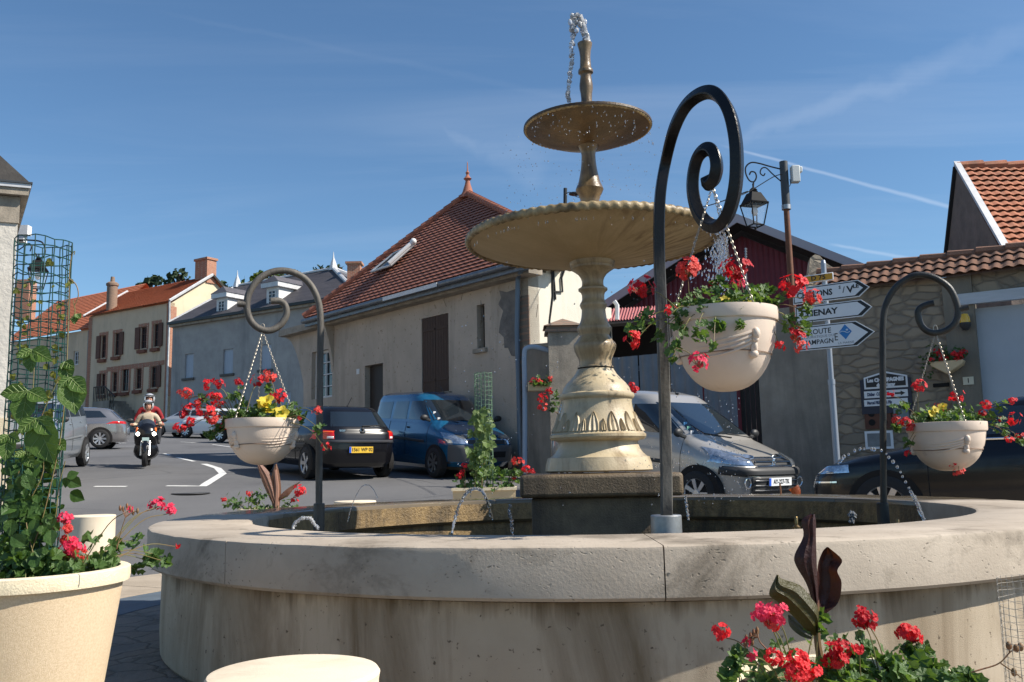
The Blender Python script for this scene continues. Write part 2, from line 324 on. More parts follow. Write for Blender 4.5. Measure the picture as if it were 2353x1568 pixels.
foam_m = M('aerated_water', (0.97, 0.98, 1.0), 0.08, trans=.62, ior=1.33)
pool_m = M('pool_water', (0.02, 0.018, 0.012), 0.04, spec=0.6, bump=0.12, bs=9)
green_wire = M('green_coated_wire', (0.006, 0.045, 0.036), 0.4, c2=(0.01, 0.06, 0.05), sc=9)
pale_wire = M('pale_green_wire', (0.10, 0.17, 0.11), 0.6)
# ------------------------------------------------------------------ ground
GS = [(-30, -.08), (8, -.08), (9.3, 0.0), (10.3, .08), (13, .33), (17.2, .66), (19, .78), (23.3, 1.07), (37, 1.87), (56, 3.2), (80, 4.7), (140, 7.5), (900, 9)]
def gz(x, y):
    s = 0.9*y - 0.45*x
    for (a, za), (b, zb) in zip(GS, GS[1:]):
        if s < b: return (za + (zb-za)*(s-a)/(b-a) if s > a else za) + .14*max(0, min(1, (x-2)/1.5))*max(0, min(1, (12-s)/3))*max(0, min(1, (y-7)/2))
    return GS[-1][1]
def gpt(px, py):
    Y = 3.0
    while Y < 200:
        p = at(px, py, Y)
        if p.z <= gz(p.x, p.y) or Y > 190: return V((p.x, p.y, gz(p.x, p.y)))
        Y += 0.05
def on(x, y, dz=0): return V((x, y, gz(x, y)+dz))
def fn_road(t, b, co, col, h):
    n = N(t, 'ShaderNodeTexNoise', i_Scale=.9, i_Detail=4.0); L(t, co, n.inputs['Vector']); v = N(t, 'ShaderNodeTexVoronoi', i_Scale=.22, feature='DISTANCE_TO_EDGE'); L(t, mixc(t, .12, co, n.outputs['Color']), v.inputs['Vector'])
    n2 = N(t, 'ShaderNodeTexNoise', i_Scale=.35, i_Detail=2.0); L(t, co, n2.inputs['Vector'])
    cr = mth(t, 'MULTIPLY', ramp(t, v.outputs[0], [(.0, 1), (.006, 0)]), ramp(t, n2.outputs[0], [(.48, 0), (.55, .7)]))
    mp = N(t, 'ShaderNodeMapping'); mp.inputs['Rotation'].default_value = (0, 0, R(28)); mp.inputs['Scale'].default_value = (.9, .12, 1); L(t, co, mp.inputs[0]); n3 = N(t, 'ShaderNodeTexNoise', i_Scale=.7, i_Detail=6.0); L(t, mp.outputs[0], n3.inputs['Vector'])
    col = mixc(t, ramp(t, n3.outputs[0], [(.4, .0), (.7, .45)]), col, (.16, .16, .162))
    return mixc(t, cr, col, (.03, .03, .032)), h
asphalt = M('asphalt', (0.125, 0.125, 0.13), 0.92, c2=(0.092, 0.092, 0.098), sc=0.7, det=9, var=1.0, bump=0.5, bs=140, stain=(0.07, 0.07, 0.074), ss=0.35, sm=(0.5, 0.7), speck=((0.2, 0.2, 0.205), 120, 0.62), fn=fn_road)
bm = BM()
def axis(a, b, n, e=1.0): return [a + (b-a)*(i/n)**e for i in range(n+1)]
xs = [-600, -300, -150, -90] + axis(-60, 40, 100) + [90, 150, 300, 600]; ys = [-60, -20, -5] + axis(0, 80, 110) + [110, 150, 250, 500, 1000]
g = [[bm.verts.new(on(x, y)) for y in ys] for x in xs]
for i in range(len(xs)-1):
    for j in range(len(ys)-1): bm.faces.new((g[i][j], g[i+1][j], g[i+1][j+1], g[i][j+1]))
tag(obj('road', bm, asphalt), kind='structure')
FC = V((0.506, 5.5, 0))              # centre of the fountain
def fn_pave(t, b, co, col, h):
    v = N(t, 'ShaderNodeTexVoronoi', i_Scale=4.6, feature='DISTANCE_TO_EDGE'); v2 = N(t, 'ShaderNodeTexVoronoi', i_Scale=4.6)
    nz = N(t, 'ShaderNodeTexNoise', i_Scale=5.0, i_Detail=4.0); L(t, co, nz.inputs['Vector'])
    for q in (v, v2): L(t, mixc(t, .14, co, nz.outputs['Color']), q.inputs['Vector'])
    c = mixc(t, ramp(t, v2.outputs['Color'], [(0, 0.0), (1, 0.7)]), col, (0.24, 0.18, 0.13))
    e = mth(t, 'MULTIPLY', ramp(t, v.outputs[0], [(0.0, 1), (0.06, 0)]), .55)
    return mixc(t, e, c, (0.05, 0.045, 0.035)), mth(t, 'SUBTRACT', h, e)
paving = M('plaza_paving', (0.27, 0.22, 0.18), 0.85, c2=(0.17, 0.15, 0.13), sc=3, bump=0.5, bs=20, fn=fn_pave)
slate = M('dark_bluish_band', (0.10, 0.13, 0.16), 0.7, c2=(0.08, 0.10, 0.12), sc=4, bump=0.2, bs=30)  # darker, bluer tone for the paving ring just inside the kerb
kerb_m = M('kerb_stone', (0.42, 0.35, 0.27), 0.8, c2=(0.34, 0.28, 0.21), sc=3, bump=0.4, bs=60)
bm = BM()
lathe(bm, [(0.01, 0.0), (3.05, 0.0)], (FC.x, FC.y, 0.0), 96); tag(obj('paving', bm, paving), kind='structure')
bm = BM(); lathe(bm, [(3.05, -0.25), (3.05, 0.003), (3.55, 0.003), (3.55, -0.2)], FC, 96); tag(obj('dark_paving_ring', bm, slate), kind='structure')
bm = BM()
for i in range(26):
    a0 = 2*pi*i/26 + 0.0015; a1 = 2*pi*(i+1)/26 - 0.0015
    lathe(bm, [(3.56, -0.25), (3.56, 0.006), (4.58, 0.006), (4.60, -0.01), (4.60, -0.25)], FC, 6, a0, a1)
tag(obj('kerb', bm, kerb_m), kind='structure')
# painted road markings
paint = M('road_paint', (0.72, 0.72, 0.70), 0.7, c2=(0.55, 0.55, 0.54), sc=20, var=1)
def strip(pts, wid, name='road_marking'):
    bm = BM(); P = [gpt(*p) for p in pts]; sn = []
    for a, b in zip(P, P[1:]):
        n = max(2, int((b-a).length/0.5)); sn += [a.lerp(b, i/n) for i in range(n)]
    sn.append(P[-1]); vs = []
    for i, p in enumerate(sn):
        d = sn[min(i+1, len(sn)-1)] - sn[max(i-1, 0)]; w = V((-d.y, d.x, 0)).normalized()*wid/2
        vs.append([bm.verts.new(on((p+w).x, (p+w).y, 0.006)), bm.verts.new(on((p-w).x, (p-w).y, 0.006))])
    for a, b in zip(vs, vs[1:]): bm.faces.new((a[0], a[1], b[1], b[0]))
    tag(obj(name, bm, paint), kind='structure')
for s_, w_ in (([(217, 1119), (291, 1119)], .16), ([(382, 1118), (466, 1118), (512, 1089), (500, 1077), (468, 1067)], .16), ([(407, 1052), (446, 1061)], .12),
               ([(377, 1043), (391, 1047)], .1), ([(415, 1016), (450, 1018)], .1), ([(488, 1022), (532, 1028)], .1), ([(270, 1026), (330, 1026)], .1)):
    strip(s_, w_)
bm = BM(); p = gpt(438, 1135); lathe(bm, [(0.0, 0.012), (0.3, 0.012), (0.31, 0.0)], p, 20); tag(obj('manhole_cover', bm, M('cast_iron', (0.05, 0.05, 0.052), 0.6, 0.5, bump=0.5, bs=30)), 'round dark iron cover set in the asphalt behind the basin', 'manhole cover')
# ------------------------------------------------------------------ the fountain
RZ = 0.62
ft = thing('stone_fountain', 'round stone fountain with two tiers of bowls and a wide limestone rim', 'fountain', (FC.x, FC.y, 0))
RO, RI, TH = 2.51, 2.0, 0.178
bm = BM(); NB = 9
for i in range(NB):
    off = R(-90) - 0.012                          # one joint near the middle of the front
    a0 = off + 2*pi*i/NB + 0.0009; a1 = off + 2*pi*(i+1)/NB - 0.0009
    pr = [(RI+.02, RZ-TH), (RI, RZ-TH+.02), (RI, RZ-.02), (RI+.006, RZ-.006), (RI+.02, RZ), (RO-.014, RZ), (RO-.004, RZ-.005), (RO, RZ-.016), (RO, RZ-TH+.012), (RO-.012, RZ-TH), (RI+.02, RZ-TH)]
    k = len(bm.verts); lathe(bm, pr, FC, 26, a0, a1)
    for a in (a0, a1): poly(bm, [(FC.x+r*cos(a), FC.y+r*sin(a), z) for r, z in pr[:-1]])
for v in bm.verts:                                # worn, slightly chipped arrises
    r = V((v.co.x-FC.x, v.co.y-FC.y)).length
    if v.co.z > RZ-.03 and r > RO-.04:
        q = NZ.noise(v.co*9)*.005; v.co.z += min(0, q)
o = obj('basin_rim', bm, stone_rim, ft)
bm = BM(); lathe(bm, [(2.40, -.02), (2.435, .02), (2.44, .12), (2.436, RZ-TH-.012), (2.40, RZ-TH+.004), (2.08, RZ-TH+.004), (2.06, RZ-TH-.01), (2.06, .10)], FC, 120)
obj('basin_wall', bm, stone_wall, ft)
bm = BM(); lathe(bm, [(0.01, .26), (2.058, .26)], FC, 64); obj('basin_floor', bm, stone_in, ft)
bm = BM(); lathe(bm, [(RI+.05, .22), (RI+.05, RZ-TH-.002)], FC, 90); obj('inner_wall', bm, stone_in, ft)
bm = BM(); lathe(bm, [(RI-.003, RZ-TH+.02), (RI-.003, RZ-.03)], FC, 90, R(5), R(178)); obj('mossy_lining', bm, stone_in, ft)
bm = BM(); lathe(bm, [(0.01, .335), (2.055, .335)], FC, 64); obj('water_surface', bm, pool_m, ft)
PY = 5.5
AX = lambda y: FC.x
def zz(y): return zat(1366, y, PY)
# plinth: slab on a block, square
a0 = R(-4); Mz = Matrix.Translation(FC) @ Matrix.Rotation(a0, 4, 'Z')
zs1, zs0 = zz(1083)-.012, zz(1137)
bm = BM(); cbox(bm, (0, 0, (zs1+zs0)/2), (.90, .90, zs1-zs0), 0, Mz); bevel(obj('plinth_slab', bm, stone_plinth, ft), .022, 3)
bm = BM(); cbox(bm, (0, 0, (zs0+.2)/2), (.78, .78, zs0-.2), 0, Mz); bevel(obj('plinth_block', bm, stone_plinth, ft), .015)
# pedestal profile, half-widths in px of the picture at the axis
K = PY/F*1.0
pf = [(1084,118),(1081,122),(1066,120),(1057,117),(1052,116),(1050,110),(1042,101),(1033,95),(1024,92),(1016,90),(1013,96),(1011,106),(1006,110),(1000,110),(997,106),(994,103),(982,97),(970,92),(949,84),(935,81),(925,80),(920,81),(917,85),(912,87),(907,86),(904,80),(899,78),(893,76),(883,69),(871,57),(862,49),(853,43.5),(850,42),(849,41),(846,41.5),(843,41),(842,38),(834,37),(826,38),(816,43),(807,47),(799,49),(793,49),(788,46),(784,42),(779,39),(772,34),(768,35),(764,37),(758,40),(752,39),(744,34),(737,31),(731,29.5),(720,28),(712,27.5),(707,30),(702,32),(698,31),(694,28),(688,26),(679,26),(673,28),(668,34),(664,34),(660,27),(655,25),(646,25),(638,28),(630,34),(624,42),(619,50),(614,50),(612,52),(603,53.5),(600,53)]
bm = BM(); lathe(bm, [(0.001, zz(1084))] + [(w*K, zz(y)) for y, w in pf if y >= 847], FC, 64); obj('pedestal', bm, stone_ped, ft)
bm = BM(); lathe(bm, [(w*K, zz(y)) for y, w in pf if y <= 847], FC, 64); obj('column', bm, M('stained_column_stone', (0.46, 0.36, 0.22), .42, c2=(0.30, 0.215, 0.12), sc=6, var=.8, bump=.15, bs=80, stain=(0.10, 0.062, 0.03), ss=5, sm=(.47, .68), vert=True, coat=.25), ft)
bm = BM()                                         # carved pointed leaves round the bell of the pedestal
prof = sorted([(zz(y), w*K) for y, w in pf])
def rad_at(z):
    for (a, ra), (b, rb) in zip(prof, prof[1:]):
        if a <= z <= b: return ra + (rb-ra)*(z-a)/(b-a+1e-9)
    return prof[0][1]
zb, zt = zz(993), zz(950)
for i in range(28):
    th = 2*pi*i/28 + .05; big = i % 2 == 0; h = (zt-zb)*(1.0 if big else .62); w = .032 if big else .016
    rows = []
    for j in range(9):
        t = j/8; z = zb + h*t; ww = w*(1-t)**.6*(1+.25*sin(pi*t)) ; r = rad_at(z)
        rows.append([bm.verts.new((FC.x+(r+d)*cos(th+s*ww/r), FC.y+(r+d)*sin(th+s*ww/r), z)) for s, d in ((-1, -.002), (-.8, .012), (-.45, .004), (0, .011 if big else .014), (.45, .004), (.8, .012), (1, -.002))])
    for a, b in zip(rows, rows[1:]):
        for k in range(6): bm.faces.new((a[k], a[k+1], b[k+1], b[k]))
obj('leaf_carving', bm, stone_ped, ft)
def bowl(r, zr, zb, rb, depth, name, m, um, nr, rr):
    bm = BM(); n = 14; pr = []
    for i in range(n+1):
        t = i/n; x = rb + (r-rb)*t; pr.append((x, zb + (zr-zb)*(t**2.1*.55 + t*.45)))
    out = obj(name, (lathe(bm, pr, FC, 96), bm)[1], um, ft)
    bm = BM(); lathe(bm, [(0.001, zb+depth)] + [(rb*.5, zb+depth)] + [(x, z+.035*(1 if x < r*.9 else .4)) for x, z in pr[2:]] + [(r+.001, zr)], FC, 96)
    sub('bowl_basin', bm, m, out)
    bm = BM(); rings = []; NT = 900                # twisted rope edge
    for i in range(NT):
        th = 2*pi*i/NT; ring = []
        for k in range(12):
            ph = 2*pi*k/12; tw = sin(nr*th + (ph if ph < pi else ph-2*pi)*1.1)
            q = rr*(1 + .12*max(-.8, tw*abs(tw)**-.35 if abs(tw) > .01 else 0)); ring.append(bm.verts.new((FC.x+(r-.012+q*cos(ph)*.8)*cos(th), FC.y+(r-.012+q*cos(ph)*.8)*sin(th), zr+.004+q*sin(ph)*1.15)))
        rings.append(ring)
    for a, b in zip(rings, rings[1:]+rings[:1]):
        for k in range(12): bm.faces.new((a[k], a[(k+1) % 12], b[(k+1) % 12], b[k]))
    sub('rope_edge', bm, rope_m, out)
    return out
r1, z1 = .779, 2.29; r2, z2 = .405, 3.008
bowl(r1, z1-.03, zz(603), 53*K, .03, 'large_bowl', stone_bowl, stone_under, 84, .022)
sp = [(462,22),(452,25),(443,30),(436,33),(430,31),(422,27),(416,25),(405,22.5),(390,19.5),(375,17.5),(357,16.5),(347,18.5),(340,22),(333,25)]
bm = BM(); zlo = zz(603)
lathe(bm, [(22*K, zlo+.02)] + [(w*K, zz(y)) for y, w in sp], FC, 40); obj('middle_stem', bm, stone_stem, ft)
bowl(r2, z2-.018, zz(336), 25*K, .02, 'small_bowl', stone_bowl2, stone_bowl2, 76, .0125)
sp = [(245,14),(229,13),(215,14),(205,16),(196,16.2),(185,14.5),(175,13),(171,14),(168,18),(164,18.5),(160,17),(157,14),(145,13),(131,12.5),(118,14),(108,16.5),(103,18),(100,18),(99,15)]
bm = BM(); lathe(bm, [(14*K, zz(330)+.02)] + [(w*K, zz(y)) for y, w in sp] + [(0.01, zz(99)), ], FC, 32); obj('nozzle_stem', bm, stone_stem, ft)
# brass spouts standing in the basin
brass = M('old_brass', (0.32, 0.22, 0.09), 0.35, 0.9, c2=(0.15, 0.10, 0.05), sc=20)
def spout(px, py, Y, lean=0):
    p = at(px, py, Y); bm = BM(); lathe(bm, [(.0, 0), (.012, 0), (.012, .05), (.02, .055), (.02, .075), (.009, .085), (.009, .12), (.006, .125), (.0, .125)], (0, 0, 0), 12)
    bmesh.ops.transform(bm, matrix=Matrix.Translation((p.x, p.y, p.z-.12)) @ Matrix.Rotation(lean, 4, 'Y'), verts=bm.verts[:])
    tube(bm, [(p.x, p.y, .27), (p.x, p.y, p.z-.11)], .011, 8)
    obj('spout', bm, brass, ft)
for a in ((1829, 1190, 4.6), (1483, 1188, 5.9), (1240, 1188, 6.3), (2062, 1195, 4.7), (1035, 1226, 4.2)): spout(*a)
# ------------------------------------------------------------------ water
def jet(name, label, pts, r, seed, gap=0.0, group='water jets of the fountain', blob=.6):
    rnd = random.Random(seed); P = catmull(pts, 14); bm = BM(); n = len(P)
    if gap <= 0:
        rs = [r*(1+blob*(NZ.noise(V((i*.37, seed, 0))))) for i in range(n)]
        Q = [p + V((NZ.noise(V((i*.4, 3, seed))), NZ.noise(V((i*.4, 9, seed))), NZ.noise(V((i*.4, 5, seed)))))*r*.8 for i, p in enumerate(P)]
        tube(bm, Q, lambda t: max(r*.35, rs[min(n-1, int(t*(n-1)+.5))]), 8)
        for i, p in enumerate(Q):
            if rnd.random() < .5: ball(bm, p + V([rnd.uniform(-1, 1) for _ in range(3)])*r*1.2, r*rnd.uniform(.3, .75), (1, 1, rnd.uniform(1, 1.8)), sub=2)
    else:
        ln = sum((b-a).length for a, b in zip(P, P[1:])); d = 0; acc = 0
        for a, b in zip(P, P[1:]):
            acc += (b-a).length
            if acc > gap*rnd.uniform(.7, 1.3):
                acc = 0; k = (b-a).normalized(); ball(bm, b + V([rnd.uniform(-1, 1) for _ in range(3)])*r*.6, r*rnd.uniform(.6, 1.15), (1, 1, 1.25), sub=2)
    return tag(obj(name, bm, foam_m if seed in (1, 2, 5) else water_m), label, 'water jet', group)
def PX(l, Y): return [at(x, y, Y if len(q) == 2 else q[2]) for q in l for x, y in [q[:2]]]
jet('water_jet', 'tall jet of water arching up from the nozzle above the small top bowl', PX([(1348, 100), (1343, 75), (1336, 50), (1327, 37), (1319, 45), (1317, 70)], PY), .021, 1, blob=.7)
jet('water_jet', 'broken falling arm of the top jet dropping onto the small bowl', PX([(1320, 62), (1316, 90), (1313, 118), (1315, 138), (1311, 160), (1308, 190), (1305, 215), (1306, 232)], PY), .012, 2, blob=1.1)
jet('water_jet', 'string of drops arching over the basin by the black car', PX([(1925, 1068, 4.9), (1940, 1050), (1975, 1033), (1998, 1030), (2030, 1040), (2062, 1073), (2085, 1115), (2104, 1150), (2122, 1192, 4.2)], 4.7), .008, 3, gap=.027)
jet('water_jet', 'steady end of the drop string falling onto the right of the rim', PX([(2092, 1130), (2106, 1156), (2122, 1193)], 4.25), .006, 31)
jet('water_jet', 'arching jet in front of the beige trough planter', PX([(1038, 1228, 4.1), (1046, 1192), (1056, 1160), (1072, 1134), (1088, 1124), (1105, 1126), (1118, 1146), (1131, 1193, 4.7)], 4.4), .006, 4, blob=.5)
jet('water_jet', 'low curled jet just behind the rim below the post on the left', PX([(672, 1214), (680, 1200), (696, 1191), (714, 1193), (722, 1205), (733, 1214)], 4.1), .0065, 5, blob=.6)
jet('water_jet', 'faint thin jet arching towards the round stone stool', PX([(798, 1200), (806, 1170), (818, 1140), (832, 1118), (846, 1115), (858, 1125), (868, 1145)], 5.2), .0022, 6)
jet('water_jet', 'short dribble beside the left edge of the plinth', PX([(1172, 1160), (1170, 1175), (1175, 1195), (1177, 1228)], 5.4), .008, 7, blob=1.2)
jet('water_jet', 'thin trickle falling from the right end of the plinth slab', PX([(1575, 1140), (1578, 1165), (1582, 1195)], 4.9), .006, 8, blob=1)
jet('water_jet', 'small bubbling spurt beside the brass spout at the right', PX([(1952, 1185), (1958, 1180), (1962, 1187), (1956, 1200)], 4.7), .011, 9)
rnd = random.Random(3)
bm = BM()
def drop(p, r, e=1.2): ball(bm, p, r, (1, 1, e), sub=1)
for i in range(330):                              # spray falling from the small bowl into the large one
    a = rnd.uniform(0, 2*pi); rr = r2*rnd.uniform(.9, 1.35); z = rnd.uniform(z1+.02, z2-.08)
    drop(FC + V((rr*cos(a), rr*sin(a), z)), rnd.uniform(.0016, .0042))
for i in range(60):
    a = rnd.uniform(R(-150), R(-20)); drop(FC + V((r2*1.02*cos(a), r2*1.02*sin(a), rnd.uniform(z2-.2, z2-.04))), rnd.uniform(.002, .005), 2.2)
for i in range(520):                              # and from the large bowl, heaviest on the right
    a = rnd.gauss(R(-8), R(34)) if rnd.random() < .6 else rnd.uniform(0, 2*pi); rr = r1*rnd.uniform(1.0, 1.10); t = rnd.random()
    drop(FC + V((rr*cos(a), rr*sin(a), z1-.06-(z1-.7)*t)), rnd.uniform(.0015, .0048), rnd.uniform(1, 1.6))
for i in range(330):
    a = rnd.gauss(R(-4), R(13)); rr = r1*rnd.uniform(.98, 1.06); t = abs(rnd.gauss(0, .16))
    drop(FC + V((rr*cos(a), rr*sin(a), z1-.05-t)), rnd.uniform(.003, .0065), rnd.uniform(1.2, 4))
for i in range(46):
    a = rnd.uniform(R(-170), R(-10)); drop(FC + V((r1*.96*cos(a), r1*.96*sin(a), z1-.09)) , rnd.uniform(.002, .0035), rnd.uniform(2, 6))
for i in range(60): drop(at(rnd.gauss(1540, 40), 1075-abs(rnd.gauss(0, 12)), 5.2), rnd.uniform(.002, .004))
tag(obj('water_drops', bm, water_m), 'fine spray of drops falling from both bowls', 'water drops', kind='stuff')
# ------------------------------------------------------------------ scroll posts
def fn_weather(t, b, co, col, h):      # paint worn to grey on the upright, still black on the scroll
    s = N(t, 'ShaderNodeSeparateXYZ'); L(t, co, s.inputs[0]); n = N(t, 'ShaderNodeTexNoise', i_Scale=7.0, i_Detail=7.0, i_Roughness=.7); mp = N(t, 'ShaderNodeMapping'); mp.inputs['Scale'].default_value = (3, 3, .5); L(t, co, mp.inputs[0]); L(t, mp.outputs[0], n.inputs['Vector'])
    z = mth(t, 'ADD', s.outputs[2], mth(t, 'MULTIPLY', mth(t, 'SUBTRACT', n.outputs[0], .5), .5)); w = ramp(t, mth(t, 'DIVIDE', z, 3), [(.46, .6), (.60, 0)])
    L(t, mth(t, 'ADD', mth(t, 'MULTIPLY', w, .35), .3), b.inputs['Roughness'])
    return mixc(t, w, (.007, .007, .008), mixc(t, ramp(t, n.outputs[0], [(.4, 0), (.6, 1)]), (.22, .205, .18), (.05, .048, .045))), h
def post(label, pts, r, base, sq=False, m=iron, collar=(.033, .085), peg=None):
    t = thing('scroll_post', label, 'hanging post', base, group='iron posts with scrolled tops standing in the basin')
    bm = BM(); P = catmull(pts, 8); tube(bm, P, r, 10, sq=sq, up=(0, 1, 0)); obj('scroll_bar', bm, m, t)
    b = V(base); bm = BM(); lathe(bm, [(.0, -.25), (collar[0], -.25), (collar[0], collar[1]-.004), (collar[0]-.004, collar[1]), (.0, collar[1])], (b.x, b.y, b.z), 20); obj('collar', bm, steel if sq else m, t)
    if peg: bm = BM(); tube(bm, peg, r*.95, 10); obj('peg', bm, m, t)
    return t
# nearest: plane runs from the post towards the camera and to the right
b0 = at(1532, 1226, 3.81); dn = V((.5, -.86, 0)).normalized()
def on_plane(px, py, base, d):         # the point of the post's vertical plane seen at a pixel
    rd = ray(px, py); n = V((-d.y, d.x, 0)); o = V((0, 0, CZ)); k = n.dot(base - o)/n.dot(rd); return o + rd*k
near_px = [(1532,1226),(1531,1100),(1528,960),(1524,820),(1519,700),(1515,600),(1514,520),(1518,440),(1530,370),(1548,300),(1572,250),(1600,222),(1630,212),(1655,225),(1677,262),(1690,320),(1693,385),(1688,440),(1674,490),(1655,516),(1637,520),(1618,508),(1601,480),(1592,440),(1593,400),(1602,365),(1617,346),(1632,344),(1643,358),(1647,385),(1641,412),(1631,423),(1622,414)]
# the first turn hangs in the post's plane; the coil leans towards the camera as it goes round
def near_pt(i, q):
    return on_plane(q[0], q[1], b0, dn) if i > 8 else V((b0.x + (at(q[0], q[1], 3.81).x - b0.x), 3.81, zat(q[0], q[1], 3.81)))
post('tall black iron post with a large double scroll nearest the camera', [near_pt(i, q) for i, q in enumerate(near_px)], .0225, b0, sq=True, m=M('worn_black_iron', (0.008, 0.008, 0.009), 0.36, 0.0, spec=.4, bump=.15, bs=70, fn=fn_weather), collar=(.064, .075))
bl = at(733, 1190, 5.5); dl = V((-.93, -.36, 0))
left_px = [(733,1195),(733,1100),(734,1000),(735,900),(736,800),(737,745),(733,700),(720,665),(697,638),(665,624),(630,624),(597,640),(574,670),(567,702),(574,733),(592,753),(618,760),(643,748),(658,724),(655,702),(642,692),(622,692)]
post('grey worn iron post with one scroll turned left over the parked cars', [on_plane(*q, bl, dl) for q in left_px], .0205, at(733, 1190, 5.5), m=iron_w, peg=[on_plane(569, 700, bl, dl), on_plane(545, 698, bl, dl)])
br = at(2030, 1190, 5.3); dr = V((.93, -.36, 0))
right_px = [(2031,1195),(2030,1100),(2029,1000),(2029,900),(2028,800),(2029,740),(2036,700),(2055,665),(2085,640),(2115,632),(2150,640),(2182,663),(2199,700),(2200,728),(2190,748),(2168,762),(2140,765),(2118,750),(2109,722),(2115,708),(2132,700),(2146,697)]
post('dark iron post with one scroll turned right before the stone wall', [on_plane(*q, br, dr) for q in right_px], .0185, at(2030, 1190, 5.3), m=M('dark_worn_iron', (0.012, 0.012, 0.012), .45, .0, c2=(0.05, 0.05, 0.045), sc=8, var=.5, bump=.2, bs=80, aniso=(1, 1, .3)), peg=[on_plane(2200, 712, br, dr), on_plane(2225, 706, br, dr)])
bf = V((.72, 7.19, .62)); df = V((-.15, 1, 0)).normalized()
def pl(b, d, s, z): return b + d*s + V((0, 0, z))
fp = [pl(bf, df, 0, z) for z in (0, .4, .8, 1.1)] + [pl(bf, df, .25 - .25*cos(t), 1.15+.22*sin(t)) for t in [R(20+20*k) for k in range(1, 9)]] + [pl(bf, df, .47-.1*k, 1.05-.06*k) for k in range(2)]
post('dark iron post standing hidden behind the fountain pedestal', fp, .02, bf)
# ------------------------------------------------------------------ hanging baskets
def basket(label, cx, rimy, Y, wpx, hook, swag=0, hgt=.92, seed=0, rot=0.0):
    c = at(cx, rimy, Y); r = wpx/2*Y/F; h = r*2*hgt*.62 if hgt < 0 else hgt
    t = thing('hanging_basket', label, 'hanging basket', c, rot, 'cream plastic baskets hung from the scrolled posts')
    bm = BM(); pr = [(.0, -h)]
    for i in range(1, 15):
        a = i/14*pi/2; pr.append((r*.965*sin(a)**.82, -h*cos(a)**.9 if i < 14 else 0))
    pr2 = [q for q in pr if q[1] < -.055] + [(r*.955, -.052)]
    zl = -h*.56
    lathe(bm, pr2, c, 56, fn=lambda th, j: -.0035 if abs(pr2[j][1]-zl) < h*.045 else 0); body = obj('bowl', bm, pot_pink, t)
    bm = BM(); lathe(bm, [(r*.955, -.052), (r*.99, -.05), (r, -.045), (r*1.005, -.008), (r, 0), (r*.965, .001), (r*.95, -.012), (r*.93, -.05)], c, 56); obj('rim', bm, pot_pink, t)
    bm = BM(); lathe(bm, [(.0, -.03), (r*.94, -.03)], c, 32); obj('soil', bm, soil, t)
    def surf(th, z, off=0):
        for (ra, za), (rb, zb_) in zip(pr2, pr2[1:]):
            if za <= z <= zb_: rr = ra+(rb-ra)*(z-za)/(zb_-za+1e-9); break
        else: rr = r*.955
        return V((c.x+(rr+off)*cos(th), c.y+(rr+off)*sin(th), c.z+z))
    bm = BM()
    tube(bm, [surf(2*pi*i/60, zl + .003*sin(2*pi*i/20), .0006) for i in range(61)], .0022*r/.2, 6, caps=False)
    sm = sub('moulded_line', bm, M('basket_groove', (0.22, 0.15, 0.11), .7), body)
    for k in range(3):                             # draped cloth swags, with a knot between each pair
        bm = BM(); t0 = swag + k*2*pi/3; t1 = t0 + 2*pi/3 - .18
        for s_ in range(4):
            pts = []
            for i in range(17):
                u = .40+.60*i/16; z = -h*(.34 + .045*s_) - h*(.10+.012*s_)*sin(pi*u)**.8; pts.append(surf(t0+(t1-t0)*u, z, -.001))
            tube(bm, pts, lambda q: (.0012+.0052*q**.8)*r/.2, 6)
        kt = t1+.09
        ball(bm, surf(kt, -h*.36, .004), .017*r/.2, (.9, .9, 1.3)); ball(bm, surf(kt, -h*.43, .002), .013*r/.2); ball(bm, surf(kt, -h*.50, .002), .011*r/.2, (1, 1, 2)); ball(bm, surf(kt, -h*.60, .004), .018*r/.2, (1, 1, .9))
        for dz in (-.04, .04): ball(bm, surf(kt+dz, -h*.53, .001), .008*r/.2, (1, 1, 2.2))
        sub('swag', bm, pot_pink, body)
    for k in range(3):                             # chains
        th = swag + k*2*pi/3 + 2.0; a = V((c.x+r*.93*cos(th), c.y+r*.93*sin(th), c.z-.005)); b = V(hook); n = int((b-a).length/.0135)
        d = (b-a).normalized(); u = d.orthogonal().normalized(); w = d.cross(u); bm = BM()
        for i in range(n):
            p = a.lerp(b, (i+.5)/n) ; q = u if i % 2 else w; l = .0095
            pts = [p + d*(l*cos(x)) + q*(.0042*sin(x)) for x in [2*pi*j/8 for j in range(9)]]
            tube(bm, pts, .0014, 4, caps=False)
        obj('chain', bm, chain_m, t)
    bm = BM(); hp = V(hook); tube(bm, [hp + V((.012*sin(x), 0, .02+.022*cos(x))) for x in [pi*j/6 for j in range(-5, 7)]], .003, 6); obj('hook', bm, chain_m, t)
    return c, r, h
# hooks sit on the lowest part of each scroll
hk_n = on_plane(1637, 428, b0, dn); hk_l = on_plane(603, 760, bl, dl); hk_r = on_plane(2150, 764, br, dr)
BN = basket('large cream basket with cloth swags hanging nearest the camera from the tall scroll', 1661, 716, 3.5, 247, hk_n - V((0, 0, .0)), swag=R(-62), hgt=.315)
BL_ = basket('cream basket with red geraniums and a yellow petunia hanging from the left scroll', 604, 964, 5.24, 166, hk_l, swag=R(-120), hgt=.262)
BR_ = basket('cream basket with trailing geraniums hanging in front of the black car', 2173, 972, 5.15, 170, hk_r, swag=R(-80), hgt=.27)
BF = basket('cream basket almost hidden behind the fountain pedestal', 1362, 990, 7.35, 124, pl(bf, df, .3, 1.0), swag=0, hgt=.262)
